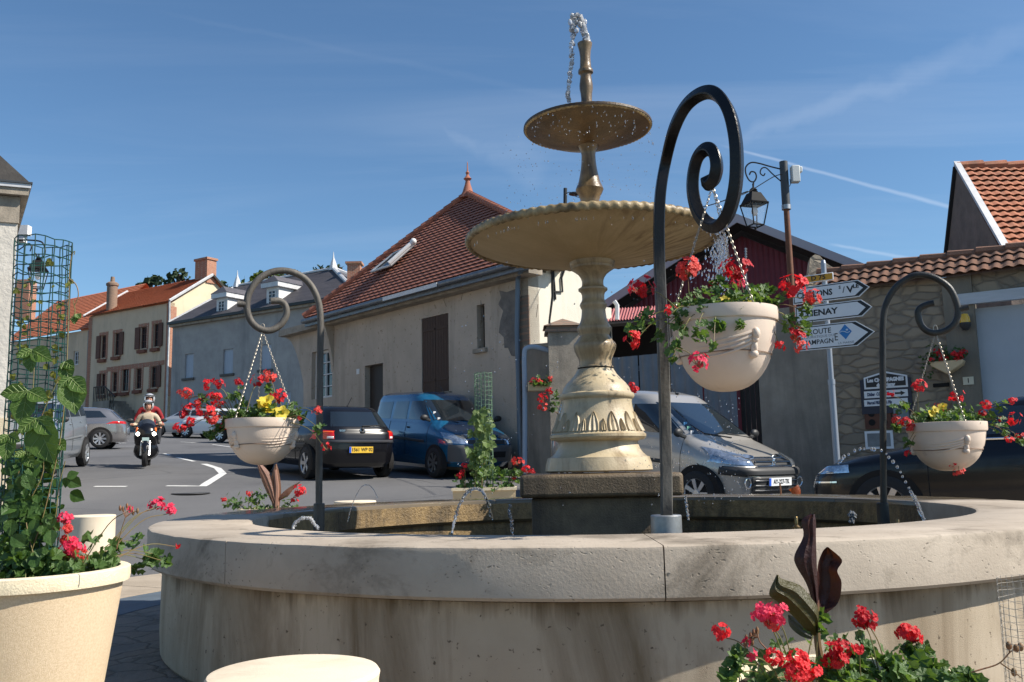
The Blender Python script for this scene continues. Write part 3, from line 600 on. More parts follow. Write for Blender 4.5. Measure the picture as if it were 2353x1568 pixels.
# ------------------------------------------------------------------ stools, pots, planters
def stool(label, x, y, r, ztop, g='round cream stone stools around the fountain'):
    z0 = gz(x, y) if V((x-FC.x, y-FC.y)).length > 4.6 else .0
    bm = BM(); lathe(bm, [(.0, z0), (r*.985, z0), (r*.985, ztop-.03), (r, ztop-.012), (r-.006, ztop-.003), (r-.02, ztop), (.0, ztop+.001)], (x, y, 0), 72)
    return tag(obj('stone_stool', bm, stool_m), label, 'stone stool', g)
p = at(675, 1540, 2.28); stool('round cream stone stool standing closest in front of the basin wall', p.x, 2.28, .207, p.z)
p = at(213, 1184, 9.1); stool('round cream stone stool by the kerb behind the big sandy pot', p.x, 9.1, .215, p.z)
p = at(816, 1151, 9.25); stool('round cream stone stool just showing above the far rim', p.x, 9.25, .21, p.z)
# big sandy pot, left
PC = V((-1.545, 2.95, 0)); PR, PZ = .303, CZ - .302
PC = V((at(62, 1310, 2.95).x, 2.95, 0)); PZ = at(62, 1308, 2.95).z
t = thing('flower_pot', 'big sandy tapered flower pot with a pale rim beside the basin', 'flower pot', PC)
bm = BM(); lathe(bm, [(.0, .0), (.205, .0), (.21, .02), (.285, PZ-.045)], PC, 72); obj('pot_body', bm, pot_sand, t)
bm = BM(); lathe(bm, [(.285, PZ-.047), (.303, PZ-.045), (.306, PZ-.03), (.305, PZ-.004), (.298, PZ), (.275, PZ), (.268, PZ-.05)], PC, 72)
obj('pot_rim', bm, pot_rim, t)
bm = BM(); lathe(bm, [(.0, PZ-.03), (.272, PZ-.03)], PC, 32); obj('soil', bm, soil, t)
# pot in front of the basin, right
QC = V((at(1950, 1540, 2.1).x, 2.1, 0)); QZ = .395
t = thing('flower_pot', 'sandy flower pot almost below the picture holding canna and geraniums', 'flower pot', QC)
bm = BM(); lathe(bm, [(.0, 0), (.2, 0), (.26, QZ-.05)], QC, 64); obj('pot_body', bm, pot_sand, t)
bm = BM(); lathe(bm, [(.26, QZ-.05), (.278, QZ-.05), (.278, QZ), (.25, QZ), (.245, QZ-.04)], QC, 64); obj('pot_rim', bm, pot_rim, t)
bm = BM(); lathe(bm, [(.0, QZ-.025), (.25, QZ-.025)], QC, 32); obj('soil', bm, soil, t)
# trough behind the basin
TC = at(1114, 1120, 9.9); tz = TC.z; tg = gz(TC.x, TC.y)
t = thing('trough_planter', 'beige trough planter standing behind the basin in front of the blue van', 'planter', (TC.x, TC.y, tg))
bm = BM(); prism(bm, [(TC.x-.29, TC.y-.16, tg), (TC.x+.29, TC.y-.16, tg), (TC.x+.335, TC.y-.2, tz-.03), (TC.x-.335, TC.y-.2, tz-.03)], (0, .36, 0)); obj('trough', bm, planter_m, t)
bm = BM(); box(bm, (TC.x-.345, TC.y-.215, tz-.03), (TC.x+.345, TC.y-.175, tz)); box(bm, (TC.x-.345, TC.y+.13, tz-.03), (TC.x+.345, TC.y+.17, tz))
box(bm, (TC.x-.345, TC.y-.174, tz-.03), (TC.x-.305, TC.y+.129, tz)); box(bm, (TC.x+.305, TC.y-.174, tz-.03), (TC.x+.345, TC.y+.129, tz)); obj('rim', bm, pot_rim, t)
bm = BM(); poly(bm, [(TC.x-.3, TC.y-.17, tz-.02), (TC.x+.3, TC.y-.17, tz-.02), (TC.x+.3, TC.y+.12, tz-.02), (TC.x-.3, TC.y+.12, tz-.02)]); obj('soil', bm, soil, t)
# pot with the pale canna behind the basin, left
CC = at(617, 1168, 8.6)
t = thing('flower_pot', 'cream flower pot just showing behind the wet rim on the left', 'flower pot', (CC.x, CC.y, 0))
bm = BM(); lathe(bm, [(.0, 0), (.18, 0), (.262, CC.z-.04)], (CC.x, CC.y, 0), 48); obj('pot_body', bm, pot_sand, t)
bm = BM(); lathe(bm, [(.262, CC.z-.04), (.28, CC.z-.04), (.28, CC.z), (.25, CC.z), (.25, CC.z-.03)], (CC.x, CC.y, 0), 48); obj('pot_rim', bm, pot_rim, t)
bm = BM(); lathe(bm, [(.0, CC.z-.02), (.25, CC.z-.02)], (CC.x, CC.y, 0), 32); obj('soil', bm, soil, t)
# wire trellises
def trellis(name, label, c, r, z0, z1_, nv, dz, m, rad, wob=.004, lean=(0, 0), seed=1):
    rnd = random.Random(seed); bm = BM(); nh = int((z1_-z0)/dz)
    def P(i, j):
        th = 2*pi*i/nv; z = z0+(z1_-z0)*j/nh; k = j/nh
        q = r*(1+.05*NZ.noise(V((cos(th)*2, sin(th)*2, z*6+seed))))
        return V((c[0]+lean[0]*k+q*cos(th)+rnd.uniform(-1, 1)*wob*.3, c[1]+lean[1]*k+q*sin(th), z + wob*2*NZ.noise(V((cos(th)*3, sin(th)*3, j*.7)))))
    G = [[P(i, j) for j in range(nh+1)] for i in range(nv)]
    for i in range(nv): tube(bm, G[i], rad, 5)
    for j in range(nh+1): tube(bm, [G[i % nv][j] for i in range(nv+1)], rad, 5, caps=False)
    return tag(obj(name, bm, m), label, 'wire trellis')
TX = at(65, 1250, 2.95).x; TT = zat(105, 556, 2.95)
trellis('wire_trellis', 'tall dark green wire mesh tube rising from the big sandy pot', (TX, 2.95), .086, PZ-.03, TT, 18, .031, green_wire, .0019, .006)
trellis('wire_trellis', 'pale green wire mesh tube standing in the beige trough planter', (at(1112, 1000, 9.9).x, 9.9), .095, tz-.02, zat(1110, 858, 9.9), 14, .05, pale_wire, .0035, .01, seed=4)
trellis('wire_trellis', 'blurred pale wire mesh tube at the right edge in front of the basin', (at(2388, 1450, 1.95).x, 1.95), .07, .0, zat(2385, 1330, 1.95), 26, .014, M('grey_wire', (.40, .36, .30), .7), .0005, .002, seed=5)
# ------------------------------------------------------------------ buildings
def hit(px, py, P, d):                 # where the line of sight meets the vertical plane through P along d
    return on_plane(px, py, V(P), V(d))
def wallmesh(P, d, s0, s1, zb, zt, holes, m, parent, name='wall', depth=.22, ground=False, mats=None, topf=None):
    """flat wall along d with real openings; holes = (sa, sb, za, zb)"""
    P = V((P[0], P[1], 0)); d = V((d[0], d[1], 0)).normalized(); n = V((d.y, -d.x, 0))
    if n.dot(V((0, 0, 0)) - P) < 0: n = -n          # outward, to the street
    xs_ = sorted({s0, s1} | {h[0] for h in holes} | {h[1] for h in holes}); zs_ = sorted({zb, zt} | {h[2] for h in holes} | {h[3] for h in holes})
    bm = BM(); vc = {}
    def vt(s, z, off=0):
        k = (round(s, 4), round(z, 4), off)
        if k not in vc: vc[k] = bm.verts.new(P + d*s + n*off + V((0, 0, z)))
        return vc[k]
    for a, b in zip(xs_, xs_[1:]):
        for c, e in zip(zs_, zs_[1:]):
            if any(h[0]-1e-6 <= a and b <= h[1]+1e-6 and h[2]-1e-6 <= c and e <= h[3]+1e-6 for h in holes): continue
            bm.faces.new((vt(a, c), vt(b, c), vt(b, e), vt(a, e)))
    for (a, b, c, e) in holes:
        q = [(a, c), (b, c), (b, e), (a, e)]
        for i in range(4):
            p0, p1 = q[i], q[(i+1) % 4]; bm.faces.new((vt(*p0), vt(*p1), vt(*p1, -depth), vt(*p0, -depth)))
    for a, b in ((s0, s0), (s1, s1)): bm.faces.new((vt(a, zb), vt(a, zt), vt(a, zt, -.3), vt(a, zb, -.3)))
    bm.faces.new((vt(s0, zt), vt(s1, zt), vt(s1, zt, -.3), vt(s0, zt, -.3)))
    bm.faces.new((vt(s0, zb, -.3), vt(s1, zb, -.3), vt(s1, zt, -.3), vt(s0, zt, -.3))) if not holes else None
    return obj(name, bm, m, parent)
def pbox(bm, P, d, s0, s1, o0, o1, z0, z1_, mi=0):
    P = V((P[0], P[1], 0)); d = V((d[0], d[1], 0)).normalized(); n = V((d.y, -d.x, 0))
    if n.dot(-P) < 0: n = -n
    Mx = Matrix(((d.x, n.x, 0, P.x), (d.y, n.y, 0, P.y), (0, 0, 1, 0), (0, 0, 0, 1)))
    box(bm, (s0, o0, z0), (s1, o1, z1_), mi, Mx)
def pb(name, P, d, s0, s1, o0, o1, z0, z1_, m, parent, bv=0, **k):
    bm = BM(); pbox(bm, P, d, s0, s1, o0, o1, z0, z1_); o = (sub if k.pop('sp', 0) else obj)(name, bm, m, parent, **k)
    return bevel(o, bv) if bv else o
def tiles(name, A, B, C, D, rows, tw, m, parent, lift=.035, amp=.012, k=4, seed=0, th=.05):
    """tiled slope, eave A-B, ridge D-C"""
    A, B, C, D = map(V, (A, B, C, D)); nrm = (B-A).cross(D-A).normalized()
    if nrm.z < 0: nrm = -nrm
    bm = BM(); rnd = random.Random(seed)
    for i in range(rows):
        v0, v1 = i/rows, (i+1)/rows; a0, b0_ = A.lerp(D, v0), B.lerp(C, v0); a1, b1 = A.lerp(D, v1), B.lerp(C, v1)
        Lr = (b0_-a0).length
        if Lr < .05: continue
        nn = max(2, int(Lr/tw*k)); pv = None
        e = (B-A).normalized()
        for j in range(nn+1):
            t = j/nn; s = (a0.lerp(b0_, t)-A).dot(e); w = amp*cos(2*pi*s/tw); jit = .004*NZ.noise(V((s/tw*1.0, i*1.7, seed)))
            p0 = a0.lerp(b0_, t) + nrm*(lift+w+jit); p1 = a1.lerp(b1, t) + nrm*(w*.8+.004); pb_ = a0.lerp(b0_, t).lerp(a1.lerp(b1, t), .28) + nrm*(w*.2-.01)
            cv = (bm.verts.new(pb_), bm.verts.new(p0), bm.verts.new(p1))
            if pv: bm.faces.new((pv[0], cv[0], cv[1], pv[1])); bm.faces.new((pv[1], cv[1], cv[2], pv[2]))
            pv = cv
    poly(bm, [p_ - nrm*.03 for p_ in ((A, B, C, D) if (C-D).length > .05 else (A, B, C))])
    o = obj(name, bm, m, parent, smooth='keep')
    return o
def plas(name, c, c2, st, **k): return M(name, c, .92, c2=c2, sc=k.pop('sc', 1.2), bump=k.pop('bump', .35), bs=k.pop('bs', 45), stain=st, ss=k.pop('ss', .9), sm=k.pop('sm', (.5, .75)), vert=True, **k)
def fn_tile(t, b, co, col, h):
    n = N(t, 'ShaderNodeTexNoise', i_Scale=3.2, i_Detail=2.0); L(t, co, n.inputs['Vector'])
    return mixc(t, ramp(t, n.outputs[0], [(0.3, 0), (0.7, .6)]), col, (0.28, 0.11, 0.075)), h
def fn_rubble(c1, c2, mo, sc=2.6):
    def f(t, b, co, col, h):
        mp = N(t, 'ShaderNodeMapping'); mp.inputs['Scale'].default_value = (sc, sc, sc*2.3); L(t, co, mp.inputs[0]); nz = N(t, 'ShaderNodeTexNoise', i_Scale=4.0, i_Detail=6.0, i_Roughness=.65); L(t, co, nz.inputs['Vector'])
        vec = mixc(t, .38, mp.outputs[0], nz.outputs['Color']); e = N(t, 'ShaderNodeTexVoronoi', feature='DISTANCE_TO_EDGE', i_Scale=1.0, i_Randomness=.85); v = N(t, 'ShaderNodeTexVoronoi', i_Scale=1.0, i_Randomness=.85)
        L(t, vec, e.inputs['Vector']); L(t, vec, v.inputs['Vector']); s = N(t, 'ShaderNodeSeparateColor'); L(t, v.outputs['Color'], s.inputs[0])
        c = mixc(t, s.outputs[0], c1, c2); c = mixc(t, ramp(t, nz.outputs[0], [(.35, 0), (.7, .55)]), c, col); m = mth(t, 'MULTIPLY', ramp(t, e.outputs[0], [(.0, 1), (.13, 0)]), .8)
        return mixc(t, m, c, mo), mth(t, 'SUBTRACT', mth(t, 'MULTIPLY', nz.outputs[0], .6), m)
    return f
tile_red = M('dark_red_tile', (0.40, 0.15, 0.092), .8, c2=(0.33, 0.12, 0.075), sc=5, bump=.2, bs=40, stain=(0.16, 0.07, 0.05), ss=1.1, sm=(.52, .75), fn=fn_tile)
tile_or = M('orange_tile', (0.60, 0.185, 0.085), .85, c2=(0.50, 0.15, 0.07), sc=3, bump=.2, bs=30, stain=(0.34, 0.12, 0.065), ss=1.0, sm=(.55, .8))
tile_old = M('weathered_orange_tile', (0.44, 0.17, 0.09), .85, c2=(0.34, 0.12, 0.065), sc=6, bump=.3, bs=40, stain=(0.16, 0.09, 0.06), ss=2.0, sm=(.5, .75))
slate_r = M('slate_roof', (0.115, 0.11, 0.12), .6, c2=(0.085, 0.08, 0.085), sc=2, bump=.3, bs=20, stain=(0.16, 0.14, 0.14), ss=1.0, sm=(.5, .8), fn=fn_brick((0.13, 0.12, 0.13), (0.09, 0.085, 0.095), (0.05, 0.05, 0.055), 1, .3, .14, .008, br=.1))
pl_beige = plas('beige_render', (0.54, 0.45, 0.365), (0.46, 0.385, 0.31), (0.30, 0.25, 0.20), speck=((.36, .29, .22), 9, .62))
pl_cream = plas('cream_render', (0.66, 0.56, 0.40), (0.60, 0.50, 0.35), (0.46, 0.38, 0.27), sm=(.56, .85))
pl_grey = plas('grey_render', (0.40, 0.38, 0.355), (0.32, 0.30, 0.285), (0.14, 0.14, 0.145), ss=.35)
pl_white = plas('roughcast_white', (0.60, 0.56, 0.50), (0.54, 0.50, 0.44), (0.42, 0.39, 0.34), bump=1.0, bs=9, sm=(.6, .85))
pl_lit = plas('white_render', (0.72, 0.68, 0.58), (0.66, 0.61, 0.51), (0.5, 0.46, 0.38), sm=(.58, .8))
conc = plas('grey_concrete', (0.34, 0.30, 0.25), (0.23, 0.205, 0.17), (0.11, 0.1, 0.085), sc=1.5, ss=.7)
conc_p = plas('pale_concrete', (0.40, 0.34, 0.27), (0.28, 0.24, 0.19), (0.14, 0.125, 0.105), sc=4, ss=1.6)
rubble = M('rubble_stone', (0.34, 0.27, 0.195), .9, c2=(0.22, 0.18, 0.135), sc=1.5, bump=.9, bs=14, fn=fn_rubble((0.35, 0.28, 0.20), (0.23, 0.19, 0.145), (0.175, 0.145, 0.115), 4.6))
brick = M('red_brick', (0.40, 0.17, 0.10), .9, c2=(0.30, 0.12, 0.08), sc=5, bump=.5, bs=30, fn=fn_brick((0.42, 0.16, 0.09), (0.33, 0.12, 0.07), (0.42, 0.36, 0.28), 1, .24, .08, .012, br=.05))
brick_d = M('dull_brick', (0.26, 0.17, 0.12), .9, c2=(0.2, 0.14, 0.1), sc=5, bump=.5, bs=30, fn=fn_brick((0.30, 0.19, 0.13), (0.23, 0.15, 0.11), (0.17, 0.15, 0.12), 1, .24, .075, .014, br=.05))
br_wood = M('brown_shutter_wood', (0.085, 0.05, 0.035), .75, c2=(0.06, 0.036, 0.027), sc=8, bump=.3, bs=60, aniso=(6, 6, .6))
br_red = M('red_brown_shutter', (0.13, 0.05, 0.03), .7, c2=(0.09, 0.036, 0.022), sc=8)
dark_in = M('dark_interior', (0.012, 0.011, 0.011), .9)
glass = M('window_glass', (0.02, 0.024, 0.03), .06, spec=.8)
zinc = M('zinc_gutter', (0.20, 0.215, 0.235), .45, .5, c2=(0.14, 0.15, 0.165), sc=8)
zinc_w = M('pale_zinc', (0.62, 0.63, 0.64), .5, .1, c2=(0.5, 0.5, 0.51), sc=4)
white_p = M('white_paint', (0.72, 0.72, 0.72), .6, c2=(0.62, 0.62, 0.62), sc=5)
blue_sh = M('pale_blue_shutter', (0.42, 0.46, 0.52), .7, c2=(0.36, 0.40, 0.46), sc=3, aniso=(4, 4, .5))
UP = V((0, 0, 1))
# --- the rendered barn with the tiled pyramid roof (middle)
dM = V((-.66, .75, 0)).normalized(); nM = V((-dM.y, dM.x, 0)); nM = nM if nM.y < 0 else -nM
PM = at(1222, 1000, 19.3); PM.z = 0
tm = thing('barn', 'beige rendered barn with a steep dark red tiled roof behind the parked blue van', 'barn', (PM.x, PM.y, gz(PM.x, PM.y)))
def sM(x, y, off=0): p = hit(x, y, PM + nM*off, dM); return (p-PM).dot(dM), p.z
Lw = sM(697, 900)[0]; zt = sM(1185, 628)[1]
hs_ = []
def H(x0, x1, y0, y1):                 # opening seen between two columns; heights read at its right side
    s1_, z1_ = sM(x1, y0); s0_, z0_ = sM(x1, y1); sb = sM(x0, (y0+y1)/2)[0]; return (min(s1_, sb), max(s1_, sb), z0_, z1_)
hsh = H(969, 1030, 719, 900); hv = H(1096, 1113, 698, 800); hd = H(838, 880, 834, 1010); hw = H(716, 764, 800, 912)
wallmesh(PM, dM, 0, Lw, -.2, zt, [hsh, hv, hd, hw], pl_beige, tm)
def sash(bm, P, d, h, back, nx=2, nz=3, fw=.05, mi=0):
    a, b, c, e = h
    for s in (a, b-fw): pbox(bm, P, d, s, s+fw, back, back+.05, c, e)
    for z in (c, e-fw): pbox(bm, P, d, a+fw, b-fw, back+.003, back+.047, z, z+fw)
    for i in range(1, nx): s = a+(b-a)*i/nx; pbox(bm, P, d, s-.02, s+.02, back+.006, back+.044, c+fw, e-fw)
    for i in range(1, nz): z = c+(e-c)*i/nz; pbox(bm, P, d, a+fw, b-fw, back+.012, back+.04, z-.015, z+.015)
mid_s = (hsh[0]+hsh[1])/2
for a, b in ((hsh[0]+.01, mid_s-.008), (mid_s+.008, hsh[1]-.01)):
    bm = BM(); pbox(bm, PM, dM, a, b, -.07, -.02, hsh[2]+.01, hsh[3]-.01)
    for q in range(1, 5): s = a+(b-a)*q/5; pbox(bm, PM, dM, s-.006, s+.006, -.019, -.016, hsh[2]+.01, hsh[3]-.01)
    for z in (hsh[2]+.3, hsh[3]-.35): pbox(bm, PM, dM, a+.02, b-.02, -.018, -.004, z, z+.06)
    obj('shutter', bm, br_wood, tm)
pb('sill', PM, dM, hsh[0]-.1, hsh[1]+.1, -.15, .10, hsh[2]-.10, hsh[2]-.002, conc_p, tm)
pb('sill', PM, dM, hv[0]-.08, hv[1]+.08, -.15, .08, hv[2]-.10, hv[2]-.002, conc_p, tm)
pb('vent_backing', PM, dM, hv[0], hv[1], -.25, -.2, hv[2], hv[3], dark_in, tm)
pb('door', PM, dM, hd[0], hd[1], -.22, -.17, hd[2], hd[3], M('dark_door', (0.035, 0.028, 0.025), .6, bump=.2, bs=20), tm)
bm = BM(); sash(bm, PM, dM, hw, -.18, 2, 4, .07); obj('window_frame', bm, white_p, tm)
pb('window_glass', PM, dM, hw[0], hw[1], -.2, -.19, hw[2], hw[3], glass, tm)
pb('door_number', PM, dM, sM(826, 850)[0]-.0, sM(822, 850)[0]+.05, .0, .012, sM(824, 860)[1], sM(824, 848)[1], white_p, tm)
# end wall (bright) and quoins
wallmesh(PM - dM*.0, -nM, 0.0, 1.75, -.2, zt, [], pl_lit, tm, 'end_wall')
pb('brick_quoin', PM, dM, -.012, .42, -.01, .014, 1.2, zt-.55, brick_d, tm)
# patch where the render has fallen off
rnd = random.Random(5); bm = BM(); ctr = sM(1170, 745); pts = []
for x, y in ((1148, 668), (1165, 672), (1192, 662), (1196, 700), (1194, 760), (1190, 820), (1176, 818), (1168, 800), (1160, 800), (1158, 775), (1147, 765), (1150, 740), (1157, 715), (1146, 700), (1152, 685)):
    s, z = sM(x, y); pts.append(PM + dM*s + nM*.002 + UP*z)
prism(bm, pts, nM*.010); obj('bare_patch', bm, M('bare_mortar', (0.22, 0.20, 0.18), .95, c2=(0.13, 0.12, 0.11), sc=3, bump=1, bs=12), tm)
bm = BM()
for l in (((1105, 690), (1106, 720), (1108, 740)), ((1020, 655), (1024, 672), (1020, 690), (1026, 705)), ((1062, 640), (1064, 668), (1060, 690)), ((1236, 700), (1232, 730))):
    tube(bm, [PM + dM*sM(x, y)[0] + nM*.0015 + UP*sM(x, y)[1] for x, y in l], .006, 4)
obj('render_crack', bm, M('crack', (.12, .10, .08), .9), tm)
# concrete ledge under the eave, running out into the canopy at the far end
sg0, zg0 = sM(1303, 557, .5); sg1, zg1 = sM(698, 738, .5); ze = (zg0+zg1)/2
Lc = sM(640, 772, .3)[0]; zl1 = sM(1185, 628)[1]
pb('ledge', PM, dM, -.35, Lc, -.1, .30, zl1-.16, zl1+.04, conc_p, tm)
pb('canopy', PM, dM, Lw-.05, Lc, -2.6, .298, zl1-.155, zl1+.035, conc_p, tm)
pb('frieze', PM, dM, -.1, Lw+.3, -.1, .06, zl1+.042, ze-.02, pl_beige, tm)
bm = BM()                                           # eave boarding and gutter
E0, E1 = -.4, sg1
pbox(bm, PM, dM, E0, E1, .40, .47, ze-.24, ze-.02); obj('eave_board', bm, zinc, tm)
bm = BM(); cc = PM + nM*.53
tube(bm, [cc + dM*E0 + UP*(ze-.09), cc + dM*E1 + UP*(ze-.09)], .07, 10); obj('gutter', bm, zinc, tm)
pb('white_gutter_length', PM, dM, sM(1004, 640, .6)[0], sM(880, 680, .6)[0], .602, .612, ze-.15, ze-.05, white_p, tm)
# curved brackets under the canopy
def bracket(s, w=.16):
    bm = BM(); pts = []
    for i in range(9):
        t = i/8; pts.append((1.25*(1-cos(t*pi/2)) if 0 else 1.25*t, -1.5*(1-t)**2.2))
    prof = [(s_, zl1-.16+z) for s_, z in pts] + [(0, zl1-.16)]
    return prof
pl_ = bracket(0)
bm = BM(); prism(bm, [PM + dM*(Lw+a) + nM*.0 + UP*z for a, z in pl_], -nM*.35); obj('bracket', bm, pl_beige, tm)
bm = BM(); prism(bm, [PM + dM*(Lw-1.75) + nM*(.002) + UP*(zl1-.162)] + [PM + dM*(Lw-1.75) + nM*(.002+.3*(1-t)**1.6) + UP*(zl1-.162-1.3*t) for t in [i/7 for i in range(8)]], dM*.14); obj('bracket', bm, pl_beige, tm)
# roof
FRc = PM + nM*.5 + dM*sg0 + UP*ze; FLc = PM + nM*.5 + dM*sg1 + UP*ze; mid = (FRc+FLc)/2
AP = at(1075, 449, 24.9); dep = abs((V((AP.x, AP.y, 0))-V((mid.x, mid.y, 0))).dot(nM))*2
BRc = FRc - nM*dep; BLc = FLc - nM*dep
HR_ = AP.lerp(FRc, .47); HL_ = AP.lerp(FLc, .47); EP = FRc + dM*(-sg0-.40)
tiles('roof', EP, FLc, HL_, HR_, 15, .235, tile_red, tm, lift=.030, amp=.005); tiles('roof', HR_, HL_, AP, AP, 13, .235, tile_red, tm, lift=.030, amp=.005)
tiles('roof_slope', FLc, BLc, AP, AP, 20, .3, tile_red, tm, k=2); BRc = EP - nM*1.3
bm = BM(); poly(bm, [BRc, EP, HR_, AP]); obj('roof_slope', bm, tile_red, tm); tiles('roof_slope', BLc, BRc, AP, AP, 10, .5, tile_red, tm, k=2)
bm = BM()
for c_ in (FLc, AP.lerp(FRc, .62), BLc, BRc):
    n = 22
    for i in range(n): a, b = c_.lerp(AP, i/n), c_.lerp(AP, (i+1.12)/n if i < n-1 else 1); tube(bm, [a+UP*.07, b+UP*.055], lambda t: .10-.015*t, 8)
obj('hip_tiles', bm, tile_red, tm)
bm = BM(); lathe(bm, [(.0, -.1), (.26, -.1), (.15, .1), (.08, .32), (.06, .42), (.12, .48), (.07, .53), (.035, .6), (.06, .66), (.02, .72), (.012, .95), (.0, 1.0)], AP, 12); obj('finial', bm, tile_red, tm)
bm = BM(); poly(bm, [EP-UP*.03, FLc-UP*.03, BLc-UP*.03, BRc-UP*.03]); obj('soffit', bm, pl_beige, tm)
# roof window standing open
nr = (FLc-FRc).cross(AP-FRc).normalized(); nr = nr if nr.z > 0 else -nr
def onroof(px, py, off=.0):
    rd = ray(px, py); o = V((0, 0, CZ)); return o + rd*(nr.dot(FRc+nr*off-o)/nr.dot(rd))
rw = [onroof(*q, .10) for q in ((856, 628), (900, 613), (956, 563), (908, 586))]
bm = BM(); prism(bm, rw, nr*.03); wn = obj('roof_window', bm, glass, tm)
bm = BM()
for a, b in zip(rw, rw[1:]+rw[:1]): tube(bm, [a+nr*.05, b+nr*.05], .035, 6)
sub('frame', bm, zinc_w, wn)
bm = BM(); c0 = rw[2] + nr*.1; tube(bm, [rw[1]+nr*.12, rw[2]+nr*.12], .06, 8); ball(bm, c0+nr*.02, .09); sub('shutter_box', bm, white_p, wn)
# downpipe and conduit
bm = BM(); dp = lambda x, y, off: (lambda s: PM + dM*s[0] + nM*off + UP*s[1])(sM(x, y, off))
tube(bm, [dp(1222, 612, .45), dp(1200, 618, .4), dp(1190, 640, .12), dp(1188, 760, .1), dp(1192, 900, .1), dp(1196, 1060, .1)], .055, 8); obj('downpipe', bm, M('blue_grey_pipe', (0.13, 0.17, 0.22), .5, .3), tm)
# --- cream neighbour behind the barn's end, with cables
tn = thing('house', 'cream wall of the house set back behind the end of the barn', 'house', (2.0, 23, .8))
P1 = at(1262, 900, 19.72); P1.z = 0; d1 = V((.8, .6, 0)).normalized()
e1 = hit(1346, 700, P1, d1); s1_ = (e1-P1).dot(d1)
wallmesh(P1, d1, 0, s1_, 0, hit(1300, 606, P1, d1).z, [], pl_lit, tn, 'wall')
bm = BM(); prism(bm, [P1+UP*hit(1300, 606, P1, d1).z, e1*1.0+UP*(hit(1300, 606, P1, d1).z-e1.z), e1+UP*(hit(1300, 606, P1, d1).z-e1.z+.9)+V((0, 2.2, 0)), P1+UP*(hit(1300, 606, P1, d1).z+.9)+V((0, 2.2, 0))], (0, .1, .1)); obj('roof', bm, tile_red, tn)
e2 = hit(1405, 720, P1, d1); wallmesh(P1, d1, s1_+.003, (e2-P1).dot(d1), 0, hit(1390, 706, P1, d1).z, [], pl_lit, tn, 'low_wall')
bm = BM(); tube(bm, [at(1411, 692, 20.2), at(1418, 702, 20.2), at(1418, 735, 20.2)], .05, 6); obj('downpipe', bm, white_p, tn)
bm = BM()
for l in (((1268, 610), (1270, 680), (1262, 740), (1268, 785), (1262, 812)), ((1270, 612), (1273, 650), (1276, 690)), ((1300, 612), (1290, 640), (1292, 672), (1272, 672))): tube(bm, [hit(x, y, P1, d1)-V((0, .06, 0)) for x, y in l], .025, 5)
obj('cable', bm, M('black_cable', (0.02, 0.02, 0.02), .6), tn)
tmst = thing('cable_mast', 'thin dark cable mast rising behind the rim of the large bowl', 'mast', at(1299, 600, 21.3))
bm = BM(); tube(bm, [at(1297, 640, 21.3), at(1299, 433, 21.3)], .045, 8); obj('pole', bm, iron, tmst)
bm = BM(); tube(bm, catmull([at(1299, 447, 21.3), at(1308, 442, 21.2), at(1318, 446, 21.1), at(1335, 455, 20.5), at(1480, 480, 18.5), at(1610, 476, 16), at(1718, 440, 14.3)], 6), .010, 5); ball(bm, at(1320, 446, 21.1), .09, (1.6, 1, .6)); obj('cable', bm, iron, tmst)
# --- low wall, brick-capped pier beside the barn
tg_ = thing('gate_pier', 'grey gate pier with a brick cap beside the downpipe of the barn', 'gate pier', at(1300, 1000, 18.3))
Pp = at(1300, 1000, 18.3); zc_ = at(1300, 768, 18.3).z
bm = BM(); cbox(bm, (Pp.x, Pp.y, zc_/2), (.62, .62, zc_), 0, Matrix.Identity(4)); obj('shaft', bm, conc_p, tg_)
bm = BM(); cbox(bm, (Pp.x, Pp.y, zc_+.03), (.74, .74, .06)); cbox(bm, (Pp.x, Pp.y, zc_+.093), (.68, .68, .06))
v = [(-.4, -.4), (.4, -.4), (.4, .4), (-.4, .4)]; tip = (Pp.x, Pp.y, zc_+.32)
for i in range(4):
    a, b = v[i], v[(i+1) % 4]; poly(bm, [(Pp.x+a[0], Pp.y+a[1], zc_+.126), (Pp.x+b[0], Pp.y+b[1], zc_+.126), tip])
obj('cap', bm, brick_d, tg_)
tl = thing('garden_wall', 'low grey rendered wall between the barn and the gate pier', 'wall', at(1245, 1000, 18.6))
Pg = at(1212, 1000, 18.7); Pg.z = 0; eg = at(1275, 1000, 18.4); eg.z = 0; dg = (eg-Pg).normalized()
zt_ = at(1240, 800, 18.6).z
wallmesh(Pg, dg, 0, (eg-Pg).length, 0, zt_, [], conc, tl, 'wall'); pb('coping', Pg, dg, -.02, (eg-Pg).length-.02, -.34, .04, zt_+.003, zt_+.08, conc_p, tl)
bm = BM(); tube(bm, catmull([at(1206, 1090, 18.2), at(1206, 900, 18.2), at(1205, 815, 18.2), at(1212, 800, 18.2), at(1232, 798, 18.2), at(1268, 808, 18.2)], 5), .05, 8); tag(obj('pipe', bm, M('pale_pipe', (0.30, 0.36, 0.44), .5)), 'pale blue-grey pipe curving over beside the barn downpipe', 'pipe')
tb = thing('window_box', 'small wall-hung flower box with red flowers by the gate pier', 'flower box', at(1243, 880, 18.0))
bm = BM(); q = at(1245, 888, 18.15); box(bm, (q.x-.28, q.y-.12, q.z-.1), (q.x+.28, q.y+.12, q.z+.08)); bevel(obj('box', bm, planter_m, tb), .02)
